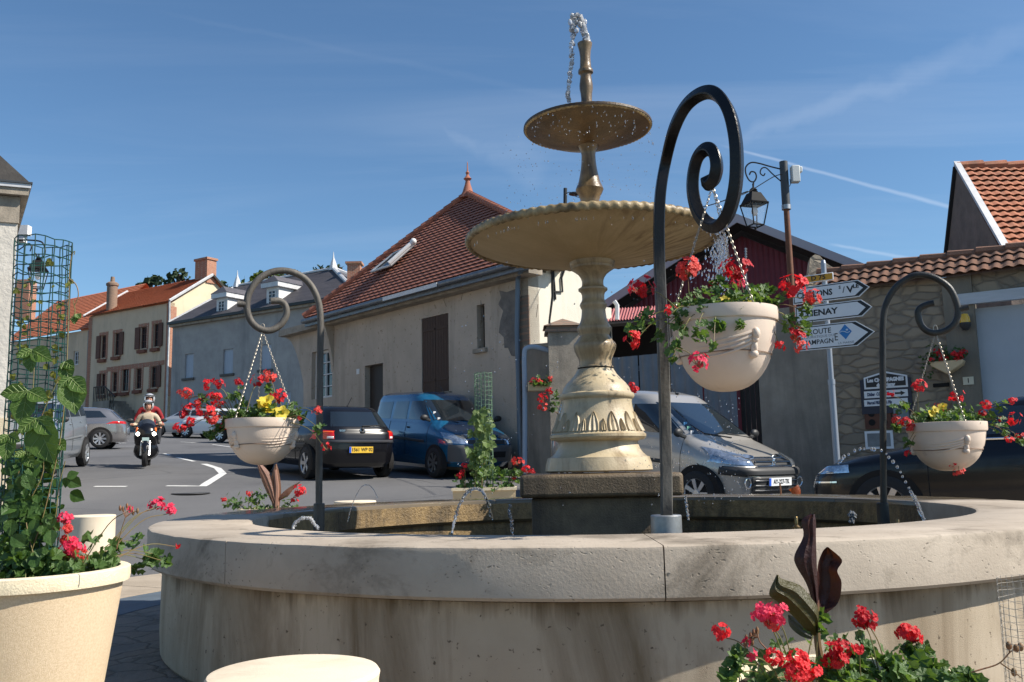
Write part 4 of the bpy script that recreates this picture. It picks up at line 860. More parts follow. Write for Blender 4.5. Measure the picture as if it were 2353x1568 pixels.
# --- grey slate-roofed house (far, left of the barn)
dG = V((-.847, .531, 0)).normalized(); PG = at(706, 703, 50); zG = PG.z; PG.z = 0; nG = V((-dG.y, dG.x, 0)); nG = nG if nG.y < 0 else -nG
th = thing('house', 'long grey rendered house with a slate roof and two white dormers', 'house', (PG.x, PG.y, gz(PG.x, PG.y)))
def sG(x, y, off=0): p = hit(x, y, PG+nG*off, dG); return (p-PG).dot(dG), p.z
def HG(x0, x1, y0, y1, f=sG):
    s1_, zt_ = f(x1, y0); s0_, zb_ = f(x1, y1); sb = f(x0, y1)[0]; return (s1_, sb, zb_, zt_)
sG1 = sG(397, 750)[0]; wG = [HG(*q) for q in ((424, 445, 812, 868), (512, 536, 801, 858), (598, 624, 790, 848), (430, 452, 912, 950), (540, 560, 905, 950), (640, 668, 900, 948))]
wallmesh(PG, dG, -4, sG1, 1, zG-.1, wG, pl_grey, th)
for h in wG:
    bm = BM(); pbox(bm, PG, dG, h[0], h[1], -.16, -.10, h[2], h[3]); obj('shutter', bm, blue_sh if h[3] > 5 else M('grey_blue_door', (0.22, 0.25, 0.29), .7), th)
    pb('sill', PG, dG, h[0]-.15, h[1]+.15, -.1, .12, h[2]-.14, h[2]-.003, M('dark_stone_sill', (0.11, 0.10, 0.09), .9), th)
pb('cornice', PG, dG, -4, sG1, -.1, .28, zG-.099, zG+.2, conc_p, th); pb('gutter', PG, dG, -4, sG1+.05, .282, .42, zG+.04, zG+.2, iron, th)
def pG(x, y, n_): return on_plane(x, y, PG, dG) if n_ == 0 else None
eL = PG + dG*sG1 + nG*.3 + UP*(zG+.22); eR = PG - dG*4 + nG*.3 + UP*(zG+.22)
rl = PG - nG*3.6; aL = hit(545, 655, rl, dG); aR = hit(766, 622, rl, dG); aR.z = aL.z = (aL.z+aR.z)/2
tiles('roof', eR, eL, aL, aR, 30, .3, slate_r, th, lift=.02, amp=0, k=1)
bm = BM(); poly(bm, [eR, aR, PG - dG*4 - nG*7.5 + UP*(zG+.2)]); poly(bm, [eL, aL, PG + dG*sG1 - nG*7.5 + UP*(zG+.2)]); poly(bm, [aR, aL, PG + dG*sG1 - nG*7.5 + UP*(zG+.2), PG - dG*4 - nG*7.5 + UP*(zG+.2)]); obj('roof_slope', bm, slate_r, th)
bm = BM(); tube(bm, [aL+UP*.05, aR+UP*.05], .09, 6); tube(bm, [aR+UP*.05, eR], .12, 6); tube(bm, [aR+UP*.05, PG - dG*4 - nG*7.5 + UP*(zG+.2)], .12, 6); tube(bm, [aL+UP*.05, eL], .08, 6)
for a in (aL, aR): lathe(bm, [(.0, -.1), (.3, -.1), (.16, .4), (.05, .7), (.02, 1.0), (.0, 1.1)], a, 8)
obj('ridge_flashing', bm, zinc_w, th)
def dormer(x0, x1, yb, yt):
    s0_, _ = sG(x1, yb, -.15); s1_, _ = sG(x0, yb, -.15); zb = sG(x0, yb, -.15)[1]; zt2 = sG(x0, yt, -.15)[1]; s0_, s1_ = min(s0_, s1_), max(s0_, s1_)
    bm = BM(); pbox(bm, PG, dG, s0_, s1_, -2.6, -.15, zb, zt2); d = obj('dormer', bm, white_p, th)
    pb('pane', PG, dG, s0_+.22, s1_-.22, -.149, -.142, zb+.25, zt2-.2, glass, d, sp=1)
    bm = BM(); sash(bm, PG, dG, (s0_+.2, s1_-.2, zb+.22, zt2-.16), -.14, 2, 4, .05); sub('frame', bm, white_p, d)
    pb('cornice', PG, dG, s0_-.2, s1_+.2, -2.6, .12, zt2+.003, zt2+.28, zinc_w, d, sp=1)
    bm = BM(); mm = (s0_+s1_)/2; prism(bm, [PG+dG*a+nG*o_+UP*z for a, o_, z in ((s0_-.25, .15, zt2+.282), (s1_+.25, .15, zt2+.282), (mm, -.2, zt2+.75))], -nG*2.4); sub('roof', bm, slate_r, d)
dormer(497, 522, 733, 688); dormer(612, 640, 712, 664)
for x, y in ((455, 713), (488, 725)):
    bm = BM(); a = sG(x, y+12, -.6); pbox(bm, PG, dG, a[0]-.3, a[0]+.3, -1.5, -.6, a[1]+.1, a[1]+.9)
bm = BM(); q = at(815, 640, 52); cbox(bm, (q.x, q.y, q.z), (.75, .75, 1.6)); cbox(bm, (q.x, q.y, q.z+.86), (.95, .95, .12)); obj('chimney', bm, brick, th)
# --- cream house with orange roof and brown shutters
dR_ = V((-.84, .542, 0)).normalized(); PR_ = at(393, 694, 60); zR = PR_.z; PR_.z = 0; nR_ = V((-dR_.y, dR_.x, 0)); nR_ = nR_ if nR_.y < 0 else -nR_
th = thing('house', 'cream house with an orange tiled roof and red-brown shutters framed in brick', 'house', (PR_.x, PR_.y, gz(PR_.x, PR_.y)))
def sR(x, y, off=0): p = hit(x, y, PR_+nR_*off, dR_); return (p-PR_).dot(dR_), p.z
HR = lambda *q: HG(*q, f=sR)
sR1 = sR(204, 760)[0]
Z = lambda a: a
# pixel boxes read from the photograph: window opening, then the side its shutter(s) stand on
wr = [(231, 245, 770, 822, 'l'), (262, 277, 764, 816, 'r'), (322, 338, 750, 800, 'l'), (352, 367, 743, 796, 'r'), (231, 243, 858, 905, 'l'), (257, 270, 855, 900, ''), (279, 297, 846, 898, ''), (311, 326, 846, 893, ''), (346, 362, 841, 890, 'r')]
hR = [HR(*q[:4]) for q in wr]
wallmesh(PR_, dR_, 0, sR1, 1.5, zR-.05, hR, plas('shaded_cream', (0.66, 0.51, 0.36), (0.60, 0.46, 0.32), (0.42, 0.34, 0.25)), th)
for h, q in zip(hR, wr):
    wf = pb('window', PR_, dR_, h[0], h[1], -.2, -.15, h[2], h[3], glass, th)
    bm = BM(); sash(bm, PR_, dR_, h, -.149, 2, 3, .07); sub('frame', bm, M('brown_frame', (0.12, 0.05, 0.035), .6), wf)
    sd = (h[0]-.02-(h[1]-h[0])*.62, h[0]-.02) if q[4] == 'r' else (h[1]+.02, h[1]+.02+(h[1]-h[0])*.75)
    bm = BM(); pbox(bm, PR_, dR_, h[0]-.22, h[1]+.22, .0, .03, h[3]+.0, h[3]+.22); pbox(bm, PR_, dR_, h[0]-.2, h[0]-.001, .0, .028, h[2]-.1, h[3]-.002); pbox(bm, PR_, dR_, h[1]+.001, h[1]+.2, .0, .028, h[2]-.1, h[3]-.002); obj('brick_surround', bm, brick, th)
    if q[4]:
        bm = BM(); pbox(bm, PR_, dR_, sd[0], sd[1], .03, .09, h[2], h[3]); obj('shutter', bm, br_red, th)
    bm = BM(); pbox(bm, PR_, dR_, h[0]-.1, h[1]+.1, .0, .22, h[2]-.32, h[2]-.102); obj('window_ledge', bm, M('dark_brick', (0.20, 0.08, 0.05), .9), th)
h = hR[2]; pb('brick_band', PR_, dR_, sR(378, 830)[0], sR(245, 850)[0], .0, .02, sR(378, 838)[1], sR(378, 828)[1], brick, th)
for s_ in (0.0, sR1-.4):
    pb('brick_quoin', PR_, dR_, s_+.0, s_+.4, .0, .022, 1.5, zR-.1, brick, th)
bm = BM(); a = sR(262, 908); b = sR(330, 960)
pbox(bm, PR_, dR_, sR(290, 930)[0], sR(252, 930)[0], .0, 1.3, gz(PR_.x, PR_.y)-.5, sR(262, 925)[1])
for i in range(9):
    s = sR(290, 930)[0]-.32*(i+1); pbox(bm, PR_, dR_, s, s+.318, .0, 1.25, 2.5, sR(262, 925)[1]-.22*(i+1))
obj('steps', bm, conc, th)
bm = BM(); zl = sR(262, 925)[1]
for i in range(14): s = sR(252, 930)[0]-.18*i; q = PR_ + dR_*s + nR_*1.25; dz = max(0, (i-7)*.12); tube(bm, [q+UP*(zl-dz), q+UP*(zl+1.0-dz)], .035, 4)
tube(bm, [PR_ + dR_*sR(252, 930)[0] + nR_*1.25 + UP*(zl+1), PR_ + dR_*(sR(252, 930)[0]-1.26) + nR_*1.25 + UP*(zl+1), PR_ + dR_*(sR(252, 930)[0]-2.5) + nR_*1.25 + UP*(zl+.2)], .05, 5); obj('railing', bm, iron, th)
gp = on_plane(484, 634, PR_, -nR_); rD = -nR_; half = (V((gp.x, gp.y, 0))-PR_).length
eA = PR_ + nR_*.3 + UP*(zR) - dR_*.25; eB = PR_ + nR_*.3 + UP*zR + dR_*(sR1+.25); rA = gp - dR_*.25; rB = gp + dR_*(sR1+.25)
tiles('roof', eA, eB, rB, rA, 22, .28, tile_or, th, lift=.045, amp=.004, k=2)
bk = PR_ + rD*(2*half) ; bm = BM(); poly(bm, [rA, rB, bk + UP*zR + dR_*(sR1+.25), bk + UP*zR - dR_*.25]); obj('roof_slope', bm, tile_or, th)
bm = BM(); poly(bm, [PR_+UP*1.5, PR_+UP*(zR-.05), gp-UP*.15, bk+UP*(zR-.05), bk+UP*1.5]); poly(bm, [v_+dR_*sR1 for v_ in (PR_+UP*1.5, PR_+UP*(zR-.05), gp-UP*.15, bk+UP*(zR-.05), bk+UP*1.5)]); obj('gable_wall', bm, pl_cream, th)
pb('brick_quoin', PR_, rD, .0, .45, -.02, .02, 6, zR-.3, brick, th)
bm = BM()
tube(bm, [eA+UP*.02, rA+UP*.06], .10, 5); obj('verge_board', bm, zinc_w, th); bm = BM(); tube(bm, [eB+UP*.02, rB+UP*.06], .10, 5); obj('verge_board', bm, zinc_w, th)
bm = BM(); tube(bm, [rA+UP*.04, bk+UP*zR-dR_*.25], .10, 5); obj('verge_board', bm, M('dark_board', (.06, .055, .05), .8), th)
bm = BM(); tube(bm, [eA-UP*.05, eA+dR_*.3-UP*1.0-nR_*.25, PR_+UP*3+nR_*.1], .07, 5); obj('downpipe', bm, zinc_w, th)
bm = BM(); Mr = Matrix.Translation(gp + dR_*.55 + rD*.0) @ Matrix.Rotation(math.atan2(dR_.y, dR_.x), 4, 'Z'); cbox(bm, (0, 0, .3), (1.3, .8, 1.7), 0, Mr); cbox(bm, (0, 0, 1.2), (1.45, .95, .16), 0, Mr); obj('chimney', bm, brick, th)
# lower orange-roofed house beyond
PQ = at(200, 757, 66.5); zQ = PQ.z; PQ.z = 0
th = thing('house', 'lower house with an orange roof seen through the green wire trellis', 'house', (PQ.x, PQ.y, gz(PQ.x, PQ.y)))
def sQ(x, y, off=0): p = hit(x, y, PQ, dR_); return (p-PQ).dot(dR_), p.z
hq = [HG(*q, f=sQ) for q in ((168, 181, 806, 838), (120, 134, 815, 848))]
wallmesh(PQ, dR_, -1.2, 11, 1.5, zQ-.05, hq, MT['shaded_cream'], th)
for h in hq:
    w_ = pb('window', PQ, dR_, h[0], h[1], -.2, -.15, h[2], h[3], glass, th); bm = BM(); sash(bm, PQ, dR_, h, -.149, 2, 3, .09); sub('frame', bm, white_p, w_)
rq = on_plane(240, 671, PQ - nR_*4, dR_)
tiles('roof', PQ-dR_*1.2+nR_*.3+UP*zQ, PQ+dR_*11+nR_*.3+UP*zQ, PQ-nR_*4+dR_*11+UP*rq.z, PQ-nR_*4-dR_*1.2+UP*rq.z, 22, .3, tile_or, th, lift=.035, amp=.0, k=1)
bm = BM(); poly(bm, [PQ-nR_*4+dR_*11+UP*rq.z, PQ-nR_*4-dR_*1.2+UP*rq.z, PQ-nR_*8-dR_*1.2+UP*zQ, PQ-nR_*8+dR_*11+UP*zQ]); obj('roof_slope', bm, tile_or, th)
bm = BM(); q = at(258, 668, 64); lathe(bm, [(.0, -1.5), (.36, -1.5), (.36, .3), (.43, .35), (.43, .5), (.3, .6), (.16, .62), (.13, 1.0), (.0, 1.0)], q, 14); obj('chimney', bm, brick_d, th)
bm = BM(); q = at(58, 690, 68); cbox(bm, (q.x, q.y, q.z), (1.1, 1.1, 3.0)); obj('chimney', bm, brick, th)
bm = BM(); tube(bm, [PQ-dR_*.6+nR_*.2+UP*(zQ-.2), PQ-dR_*.6+nR_*.15+UP*2.5], .09, 6); obj('downpipe', bm, zinc, th)
# --- roughcast house, close on the left
dL = V((.924, .383, 0)).normalized(); PL = at(25, 800, 13); PL.z = 0; dS = V((-.53, .848, 0)).normalized()
zL = at(0, 512, 13).z; zL1 = at(60, 443, 12.8).z; zL2 = at(60, 412, 12.7).z
th = thing('house', 'tall white roughcast house with a dark slate roof at the edge of the square', 'house', (PL.x, PL.y, 0))
def lbox(bm, a, b, o0, o1, z0, z1_):
    n = V((dL.y, -dL.x, 0)); pts = [PL + dL*a + n*o0, PL + dL*b + n*o0, PL + dL*b + n*o1, PL + dL*a + n*o1]
    prism(bm, [p + UP*z0 for p in pts], UP*(z1_-z0))
nL = V((dL.y, -dL.x, 0))
bm = BM(); q = [PL, PL - dL*6, PL - dL*6 + dS*12, PL + dS*12]; prism(bm, [p - UP*.3 for p in q], UP*(zL1+.3)); obj('wall', bm, pl_white, th)
bm = BM(); lbox(bm, -6, .012, -.01, .03, zL-.02, zL1-.01); obj('frieze', bm, conc_p, th)
bm = BM(); lbox(bm, -6, .045, .0, .05, -.2, 1.72); obj('plinth', bm, pl_cream, th)
ov = .135; E = [PL + nL*ov + dL*ov, PL + nL*ov - dL*6, PL - dL*6 + dS*12, PL + dL*ov + dS*12]
def slab(name, z0, z1_, ex, m):
    bm = BM(); pts = [PL + nL*(ov+ex) + dL*(ov+ex), PL + nL*(ov+ex) - dL*6, PL - dL*6.1 + dS*12, PL + dL*(ov+ex) + dS*12]
    prism(bm, [p + UP*z0 for p in pts], UP*(z1_-z0)); return obj(name, bm, m, th)
slab('soffit', zL1-.002, zL1+.10, 0, conc_p); slab('gutter_board', zL1+.103, zL1+.16, .03, zinc_w); slab('gutter', zL1+.163, zL2+.02, .05, M('dark_gutter', (.05, .055, .06), .5))
tpp = at(-60, 340, 15); bm = BM(); ap = PL - dL*2.2 + dS*1.2 + UP*(zL2+2.6); ap2 = PL - dL*2.2 + dS*10 + UP*(zL2+2.6); E2 = [e + UP*(zL2+.03) for e in E]
poly(bm, [E2[0], E2[1], ap]); poly(bm, [E2[0], ap, ap2, E2[3]]); poly(bm, [E2[1], ap, ap2, E2[2]])
obj('roof', bm, M('lichen_slate', (0.035, 0.032, 0.03), .8, c2=(0.05, 0.045, 0.04), sc=4, bump=.4, bs=20, speck=((.45, .42, .34), 5, .66)), th)
bm = BM(); q = at(54, 528, 22); box(bm, (q.x-1.2, q.y, q.z-.12), (q.x+.10, q.y+.2, q.z+.12)); box(bm, (q.x-1.2, q.y+.02, q.z-.3), (q.x+.0, q.y+.2, q.z-.123)); obj('rear_cornice', bm, white_p, th)
# ------------------------------------------------------------------ lanterns
def lantern(t, c, s):                     # four-sided street lantern hanging from its top, s = overall height
    x, y, z = c; k = s/0.75
    def q4(r, zz_): return [V((x+r*k*cos(a+.35), y+r*k*sin(a+.35), z+zz_*k)) for a in [pi/4+pi/2*i for i in range(4)]]
    bm = BM(); a, b, c2 = q4(.25, -.26), q4(.13, -.06), q4(.15, -.66)
    for i in range(4):
        j = (i+1) % 4; poly(bm, [a[i], a[j], b[j], b[i]]); tube(bm, [a[i], c2[i]], .012*k, 5); tube(bm, [c2[i], c2[j]], .014*k, 5); tube(bm, [a[i], a[j]], .018*k, 5)
    poly(bm, b); lathe(bm, [(.0, -.07), (.06, -.06), (.08, -.03), (.04, -.01), (.07, .0), (.03, .04), (.015, .05), (.015, .12), (.0, .12)], (x, y, z), 12) if k else None
    lathe(bm, [(.0, -.74*k), (.025*k, -.72*k), (.02*k, -.69*k), (.0, -.68*k)], (x, y, z), 8)
    cage = obj('lantern', bm, M('matt_black_iron', (.012, .012, .013), .75, spec=.25), t); bm = BM(); a, c2 = q4(.235, -.27), q4(.143, -.65)
    for i in range(4): j = (i+1) % 4; poly(bm, [a[i], a[j], c2[j], c2[i]])
    g_ = M('lantern_glass', (.9, .93, .95), .05, trans=.0); g_.blend_method = 'BLEND' if hasattr(g_, 'blend_method') else None
    g_.node_tree.nodes['Principled BSDF'].inputs['Alpha'].default_value = .10
    sub('glass', bm, g_, cage); bm = BM(); ball(bm, (x, y, z-.4*k), .06*k, (1, 1, 1.4)); sub('bulb', bm, white_p, cage)
LP = at(1821, 700, 15.6); ltop = at(1805, 372, 15.6)
t = thing('street_lamp', 'street lantern hung from a scrolled bracket on a rusty pole above the road signs', 'street lamp', (LP.x, LP.y, LP.z))
bm = BM(); tube(bm, [(LP.x, LP.y, at(1822, 760, 15.6).z), (LP.x, LP.y, ltop.z-.8)], lambda q: .062-.012*q, 12); obj('pole', bm, M('rusty_pole', (0.17, 0.065, 0.03), .7, c2=(0.11, 0.045, 0.025), sc=9), t)
bm = BM(); tube(bm, [(LP.x, LP.y, ltop.z-.86), (LP.x, LP.y, ltop.z)], .075, 10); obj('pole_head', bm, M('dark_grey_iron', (.05, .055, .06), .5), t)
bm = BM(); tube(bm, [(LP.x, LP.y, ltop.z-.88), (LP.x, LP.y, ltop.z-.80)], .082, 12); obj('collar', bm, steel, t)
Y_ = 15.6
bm = BM(); G_ = lambda l: [at(x, y, Y_) for x, y in l]
tube(bm, catmull(G_([(1798, 390), (1770, 383), (1745, 376), (1726, 374), (1714, 384), (1714, 400), (1722, 415), (1732, 418), (1738, 408), (1735, 397), (1726, 395), (1722, 402)]), 6), .014, 6)
tube(bm, catmull(G_([(1798, 420), (1775, 400), (1760, 386), (1750, 388), (1747, 398), (1754, 404), (1758, 399)]), 6), .012, 6)
tube(bm, G_([(1732, 418), (1731, 432)]), .012, 6); obj('bracket', bm, iron, t)
q = at(1813, 404, Y_); bm = BM(); cbox(bm, (q.x+.09, q.y-.06, q.z), (.14, .14, .30)); cbox(bm, (q.x+.15, q.y-.06, q.z+.08), (.12, .12, .1)); bevel(obj('junction_box', bm, M('pale_box', (.62, .64, .62), .5), t), .012)
q = at(1731, 437, Y_); lantern(t, (q.x, q.y, q.z), .74)
bm = BM(); tube(bm, catmull([at(1798, 400, 14.2), at(1775, 408, 14.2), at(1722, 440, 14.1), at(1680, 458, 13.9)], 5), .008, 5); tube(bm, catmull(G_([(1802, 408), (1798, 425), (1808, 432), (1816, 425), (1815, 412)]), 5), .006, 5); obj('cable', bm, iron, t)
q0 = at(90, 582, 22)
t = thing('street_lamp', 'small lantern on a scroll bracket seen through the top of the green wire trellis', 'street lamp', q0)
bm = BM(); G_ = lambda l: [at(x, y, 22) for x, y in l]
tube(bm, catmull(G_([(20, 552), (60, 552), (88, 554), (99, 560), (104, 575), (100, 590), (88, 592), (81, 582)]), 6), .02, 6); tube(bm, catmull(G_([(20, 590), (47, 572), (65, 560), (72, 567), (69, 578)]), 5), .016, 6); obj('bracket', bm, iron, t)
lantern(t, tuple(at(89, 594, 22)), .85)
# ------------------------------------------------------------------ stone wall, gate, garage, shed (right)
dW = V((-.835, .55, 0)).normalized(); PW = at(2100, 1000, 15.0); PW.z = 0; nW = V((-dW.y, dW.x, 0)); nW = nW if nW.y < 0 else -nW
def sW(x, y, off=0): p = hit(x, y, PW+nW*off, dW); return (p-PW).dot(dW), p.z
tw_ = thing('stone_wall', 'rubble stone wall with a tiled coping behind the road signs', 'wall', (PW.x, PW.y, 0))
s_c = sW(1905, 900)[0]; s_p = sW(2186, 900)[0]; s_g = sW(2256, 900)[0]; zW = sW(2091, 646)[1]
wallmesh(PW, dW, s_p, s_c, -.2, zW, [], rubble, tw_)
pb('rendered_pier', PW, dW, s_g, s_p, -.3, .06, -.2, zW-.02, plas('brown_render', (0.27, 0.235, 0.185), (0.22, 0.19, 0.15), (0.13, .115, .09)), tw_)
pb('upper_wall', PW, dW, s_g-7, s_g-.002, -.3, .0, sW(2300, 668)[1], zW, rubble, tw_)
coping_m = M('dull_coping_tile', (0.25, 0.125, 0.08), .95, c2=(0.12, 0.07, 0.05), sc=4, var=.8, bump=.3, bs=40)
ea, eb = PW + dW*(s_g-7) + nW*.22 + UP*(zW-.02), PW + dW*(s_c+.1) + nW*.22 + UP*(zW-.02); ra, rb = ea - nW*.55 + UP*.42, eb - nW*.55 + UP*.42
tiles('coping_tiles', ea, eb, rb, ra, 3, .17, coping_m, tw_, lift=.03, amp=.018, k=6, seed=3)
bm = BM(); n = 22
for i in range(n): a, b = ra.lerp(rb, i/n), ra.lerp(rb, (i+1.1)/n); tube(bm, [a-UP*.02, b+UP*.0], lambda q: .08+.015*q, 8)
obj('ridge_tiles', bm, coping_m, tw_)
tgar = thing('garage_door', 'wide pale garage door under a white beam at the end of the stone wall', 'garage door', PW + dW*s_g)
zb1 = sW(2300, 694)[1]
pb('door_panel', PW, dW, s_g-6, s_g, -.2, -.12, 0, zb1-.05, M('pale_grey_door', (0.46, 0.49, 0.53), .6, c2=(0.42, 0.45, 0.49), sc=2), tgar)
pb('beam', PW, dW, s_g-6.5, sW(2196, 690)[0], .01, .12, zb1, sW(2300, 668)[1]-.003, M('peeling_white_beam', (.55, .57, .60), .8, c2=(.46, .48, .5), sc=3, bump=.4, bs=15, aniso=(.4, .4, 3)), tgar)
tcw = thing('concrete_wall', 'stained grey concrete wall between the dark gateway and the stone wall', 'wall', PW + dW*s_c)
s_d0 = sW(1748, 950)[0]; wallmesh(PW, dW, s_c+.002, s_d0, -.2, sW(1870, 700)[1], [], conc, tcw)
tgt = thing('metal_gate', 'blue-grey corrugated metal gate behind the silver van', 'gate', PW + dW*sW(1550, 950)[0])
s_e0, s_e1 = sW(1690, 950)[0], sW(1395, 950)[0]; zf = sW(1460, 816)[1]
gm = M('blue_grey_sheet', (0.16, 0.19, 0.225), .55, .2, c2=(0.12, 0.145, 0.175), sc=2, bump=.1, bs=20)
n = int((s_e1-s_e0)/.62); 
for i in range(n):
    a = s_e0 + (s_e1-s_e0)*i/n; b = s_e0 + (s_e1-s_e0)*(i+1)/n - .03; bm = BM(); m_ = int((b-a)/.05); pts = []
    for j in range(m_+1):
        s = a + (b-a)*j/m_; o_ = -.12 + (.02 if j % 4 in (1, 2) else 0); pts.append((s, o_))
    vs = [(bm.verts.new(PW+dW*s+nW*o_+UP*.1), bm.verts.new(PW+dW*s+nW*o_+UP*zf)) for s, o_ in pts]
    for p, q in zip(vs, vs[1:]): bm.faces.new((p[0], q[0], q[1], p[1]))
    obj('sheet', bm, gm, tgt, smooth=False)
pb('rail', PW, dW, s_e0, s_e1, -.2, -.15, zf-.3, zf-.2, gm, tgt)
tdd = thing('wooden_door', 'tall dark door between the metal gate and the concrete wall', 'door', PW + dW*s_d0)
bm = BM(); 
for i in range(5): w_ = (s_e0-s_d0)/5; pbox(bm, PW, dW, s_d0+w_*i+.012, s_d0+w_*(i+1)-.012, -.34, -.28, .1, sW(1715, 690)[1])
obj('planks', bm, M('black_wood', (0.022, 0.02, 0.02), .7, bump=.3, bs=20), tdd)
# stub of a stone gable above the wall
tsg = thing('stone_gable', 'broken stone gable end standing above the tiled coping', 'wall remnant', at(1900, 640, 16.5))
bm = BM(); prism(bm, [at(x, y, 16.2) for x, y in ((1856, 720), (1856, 640), (1862, 592), (1873, 585), (1884, 588), (1900, 606), (1935, 628), (1992, 660), (1992, 720))], (.1, .45, 0)); obj('masonry', bm, M('pale_rubble', (0.40, 0.34, 0.26), .9, c2=(0.33, 0.28, 0.21), sc=2, bump=.9, bs=12, fn=fn_rubble((.48, .40, .30), (.34, .29, .22), (.24, .21, .17))), tsg)
# maroon shed
A_ = V((3.05, 27.2, 5.85)); B_ = V((9.96, 24.3, 5.85)); P_ = at(1700, 500, 25.8)
A_ = at(1404, 688, 27.2); B_ = at(2034, 634, 24.4); zE = (A_.z+B_.z)/2; A_.z = B_.z = zE
dH = (B_-A_).normalized(); nH = V((dH.y, -dH.x, 0)); bk_ = -nH*14
th = thing('shed', 'large maroon clad shed with a dark low-pitched roof behind the wall', 'shed', ((A_.x+B_.x)/2, (A_.y+B_.y)/2, .5))
maroon = M('maroon_cladding', (0.17, 0.026, 0.04), .55, c2=(0.13, 0.02, 0.032), sc=1.5)
mid_ = (A_+B_)/2; P_ = V((mid_.x, mid_.y, P_.z)); sh = -nH*.9
bm = BM(); n = 150
def gz_(u): return zE + (P_.z-zE)*(1-abs(2*u-1)) - .35
vs = []
for i in range(n+1):
    u = i/n; p = A_.lerp(B_, u) + sh + nH*(.018 if i % 3 else 0); vs.append((bm.verts.new((p.x, p.y, .2)), bm.verts.new((p.x, p.y, gz_(u)))))
for p, q in zip(vs, vs[1:]): bm.faces.new((p[0], q[0], q[1], p[1]))
for p in (A_, B_): poly(bm, [(p+sh).xy.to_3d()+UP*.2, (p+sh).xy.to_3d()+UP*(zE-.35), (p+bk_).xy.to_3d()+UP*(zE-.35), (p+bk_).xy.to_3d()+UP*.2])
obj('cladding', bm, maroon, th, smooth=False)
rf = M('fibre_cement', (0.20, 0.19, 0.20), .8, c2=(0.15, .145, .15), sc=3)
bm = BM()
for X_ in (A_, B_):
    e = X_ + (X_-mid_).normalized()*.35 - UP*.2; prism(bm, [e, P_, P_+bk_, e+bk_], UP*.09)
obj('roof', bm, rf, th)
bm = BM()
for X_ in (A_, B_):
    e = X_ + (X_-mid_).normalized()*.35 - UP*.2; prism(bm, [e-UP*.16+nH*.01, P_-UP*.16+nH*.01, P_+UP*.1+nH*.01, e+UP*.1+nH*.01], nH*.05)
obj('bargeboard', bm, M('grey_bargeboard', (.42, .40, .42), .7), th)
bm = BM()
for X_ in (A_, B_):
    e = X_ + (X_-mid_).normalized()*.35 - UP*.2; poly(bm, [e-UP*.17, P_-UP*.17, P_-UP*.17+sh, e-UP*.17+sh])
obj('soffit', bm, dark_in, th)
q = at(1714, 600, 24.5)
ta = thing('aerial', 'thin pale mast standing in front of the maroon shed', 'aerial', at(1714, 660, 24)); bm = BM(); tube(bm, [at(1716, 700, 24), at(1713, 570, 24)], .02, 5); obj('pole', bm, steel, ta); bm = BM(); [tube(bm, [at(1710, y, 24), at(1717, y+1, 24)], .012, 4) for y in (572, 578, 584, 590)]; obj('arms', bm, steel, ta)
# lean-to with corrugated pinkish roof
tlr = thing('lean_to', 'lean-to with a faded red corrugated roof beside the pedestal stem', 'lean-to', at(1450, 730, 21))
bm = BM(); n = 60; a0_, a1_ = at(1396, 738, 20.6), at(1532, 728, 19.6); b0__, b1_ = at(1404, 710, 22.4), at(1540, 702, 21.4); vs = []
for i in range(n+1):
    u = i/n; w_ = UP*(.022*cos(i*pi/1.5)); vs.append((bm.verts.new(a0_.lerp(a1_, u)+w_), bm.verts.new(b0__.lerp(b1_, u)+w_)))
for p, q in zip(vs, vs[1:]): bm.faces.new((p[0], q[0], q[1], p[1]))
obj('roof', bm, M('faded_red_sheet', (0.36, 0.12, 0.12), .7), tlr)
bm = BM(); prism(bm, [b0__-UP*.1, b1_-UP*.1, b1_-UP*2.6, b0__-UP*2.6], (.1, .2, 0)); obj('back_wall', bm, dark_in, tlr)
bm = BM(); tube(bm, [a1_-UP*.05, a1_-UP*3], .07, 6); tube(bm, [a0_-UP*.05, a0_-UP*3], .07, 6); tube(bm, [a0_-UP*.08, a1_-UP*.08], .06, 4); obj('post', bm, black_w := M('black_wood', (0, 0, 0)), tlr)
# tiled building at the right edge
X0 = 9.8; ap = at(2197, 384, 20.3); fr = at(2314, 592, 18.0); fl = at(2172, 612, 21.4)
th = thing('house', 'tall stone gabled house with a weathered orange roof at the right edge', 'house', (ap.x, ap.y, 0))
rg = V((1, .06, 0)).normalized()*9
fr2 = V((ap.x, fr.y-.1, fr.z)); 
tiles('roof', fr, fr+rg, ap+rg, ap+V((.15, 0, 0)), 17, .22, tile_old, th, lift=.05, amp=.02, k=4, seed=9)
bm = BM(); poly(bm, [(ap.x, ap.y, ap.z-.05), (fr.x, fr.y, fr.z-.1), (fr.x, fr.y, 0), (fl.x, fl.y, 0), (fl.x, fl.y, fl.z)]); prism(bm, [(fr.x, fr.y+.02, 0), (fr.x, fr.y+.02, fr.z-.1), (fr.x+9, fr.y+.56, fr.z-.1), (fr.x+9, fr.y+.56, 0)], (0, .2, 0)); obj('gable_wall', bm, M('dark_rubble_render', (.22, .17, .14), .95, c2=(.15, .12, .10), sc=3, bump=1, bs=8, speck=((.3, .25, .2), 6, .68)), th)
bm = BM(); poly(bm, [ap+rg, ap, fl, fl+rg]); obj('roof_slope', bm, tile_old, th)
bm = BM(); o_ = V((-.06, -.03, .03)); dn_ = V((.14, 0, 0)); prism(bm, [ap+o_, fr+o_-V((.02, .05, .0)), fr+o_+dn_-V((0, .05, 0)), ap+o_+dn_], UP*.10); obj('verge', bm, zinc_w, th)
bm = BM(); tube(bm, [ap, fl], .07, 6); obj('verge_board', bm, dark_in, th)
bm = BM(); n = 16
for i in range(n): a, b = ap.lerp(ap+rg, i/n), ap.lerp(ap+rg, (i+1.1)/n); tube(bm, [a+UP*.02, b+UP*.05], lambda q: .10+.02*q, 8)
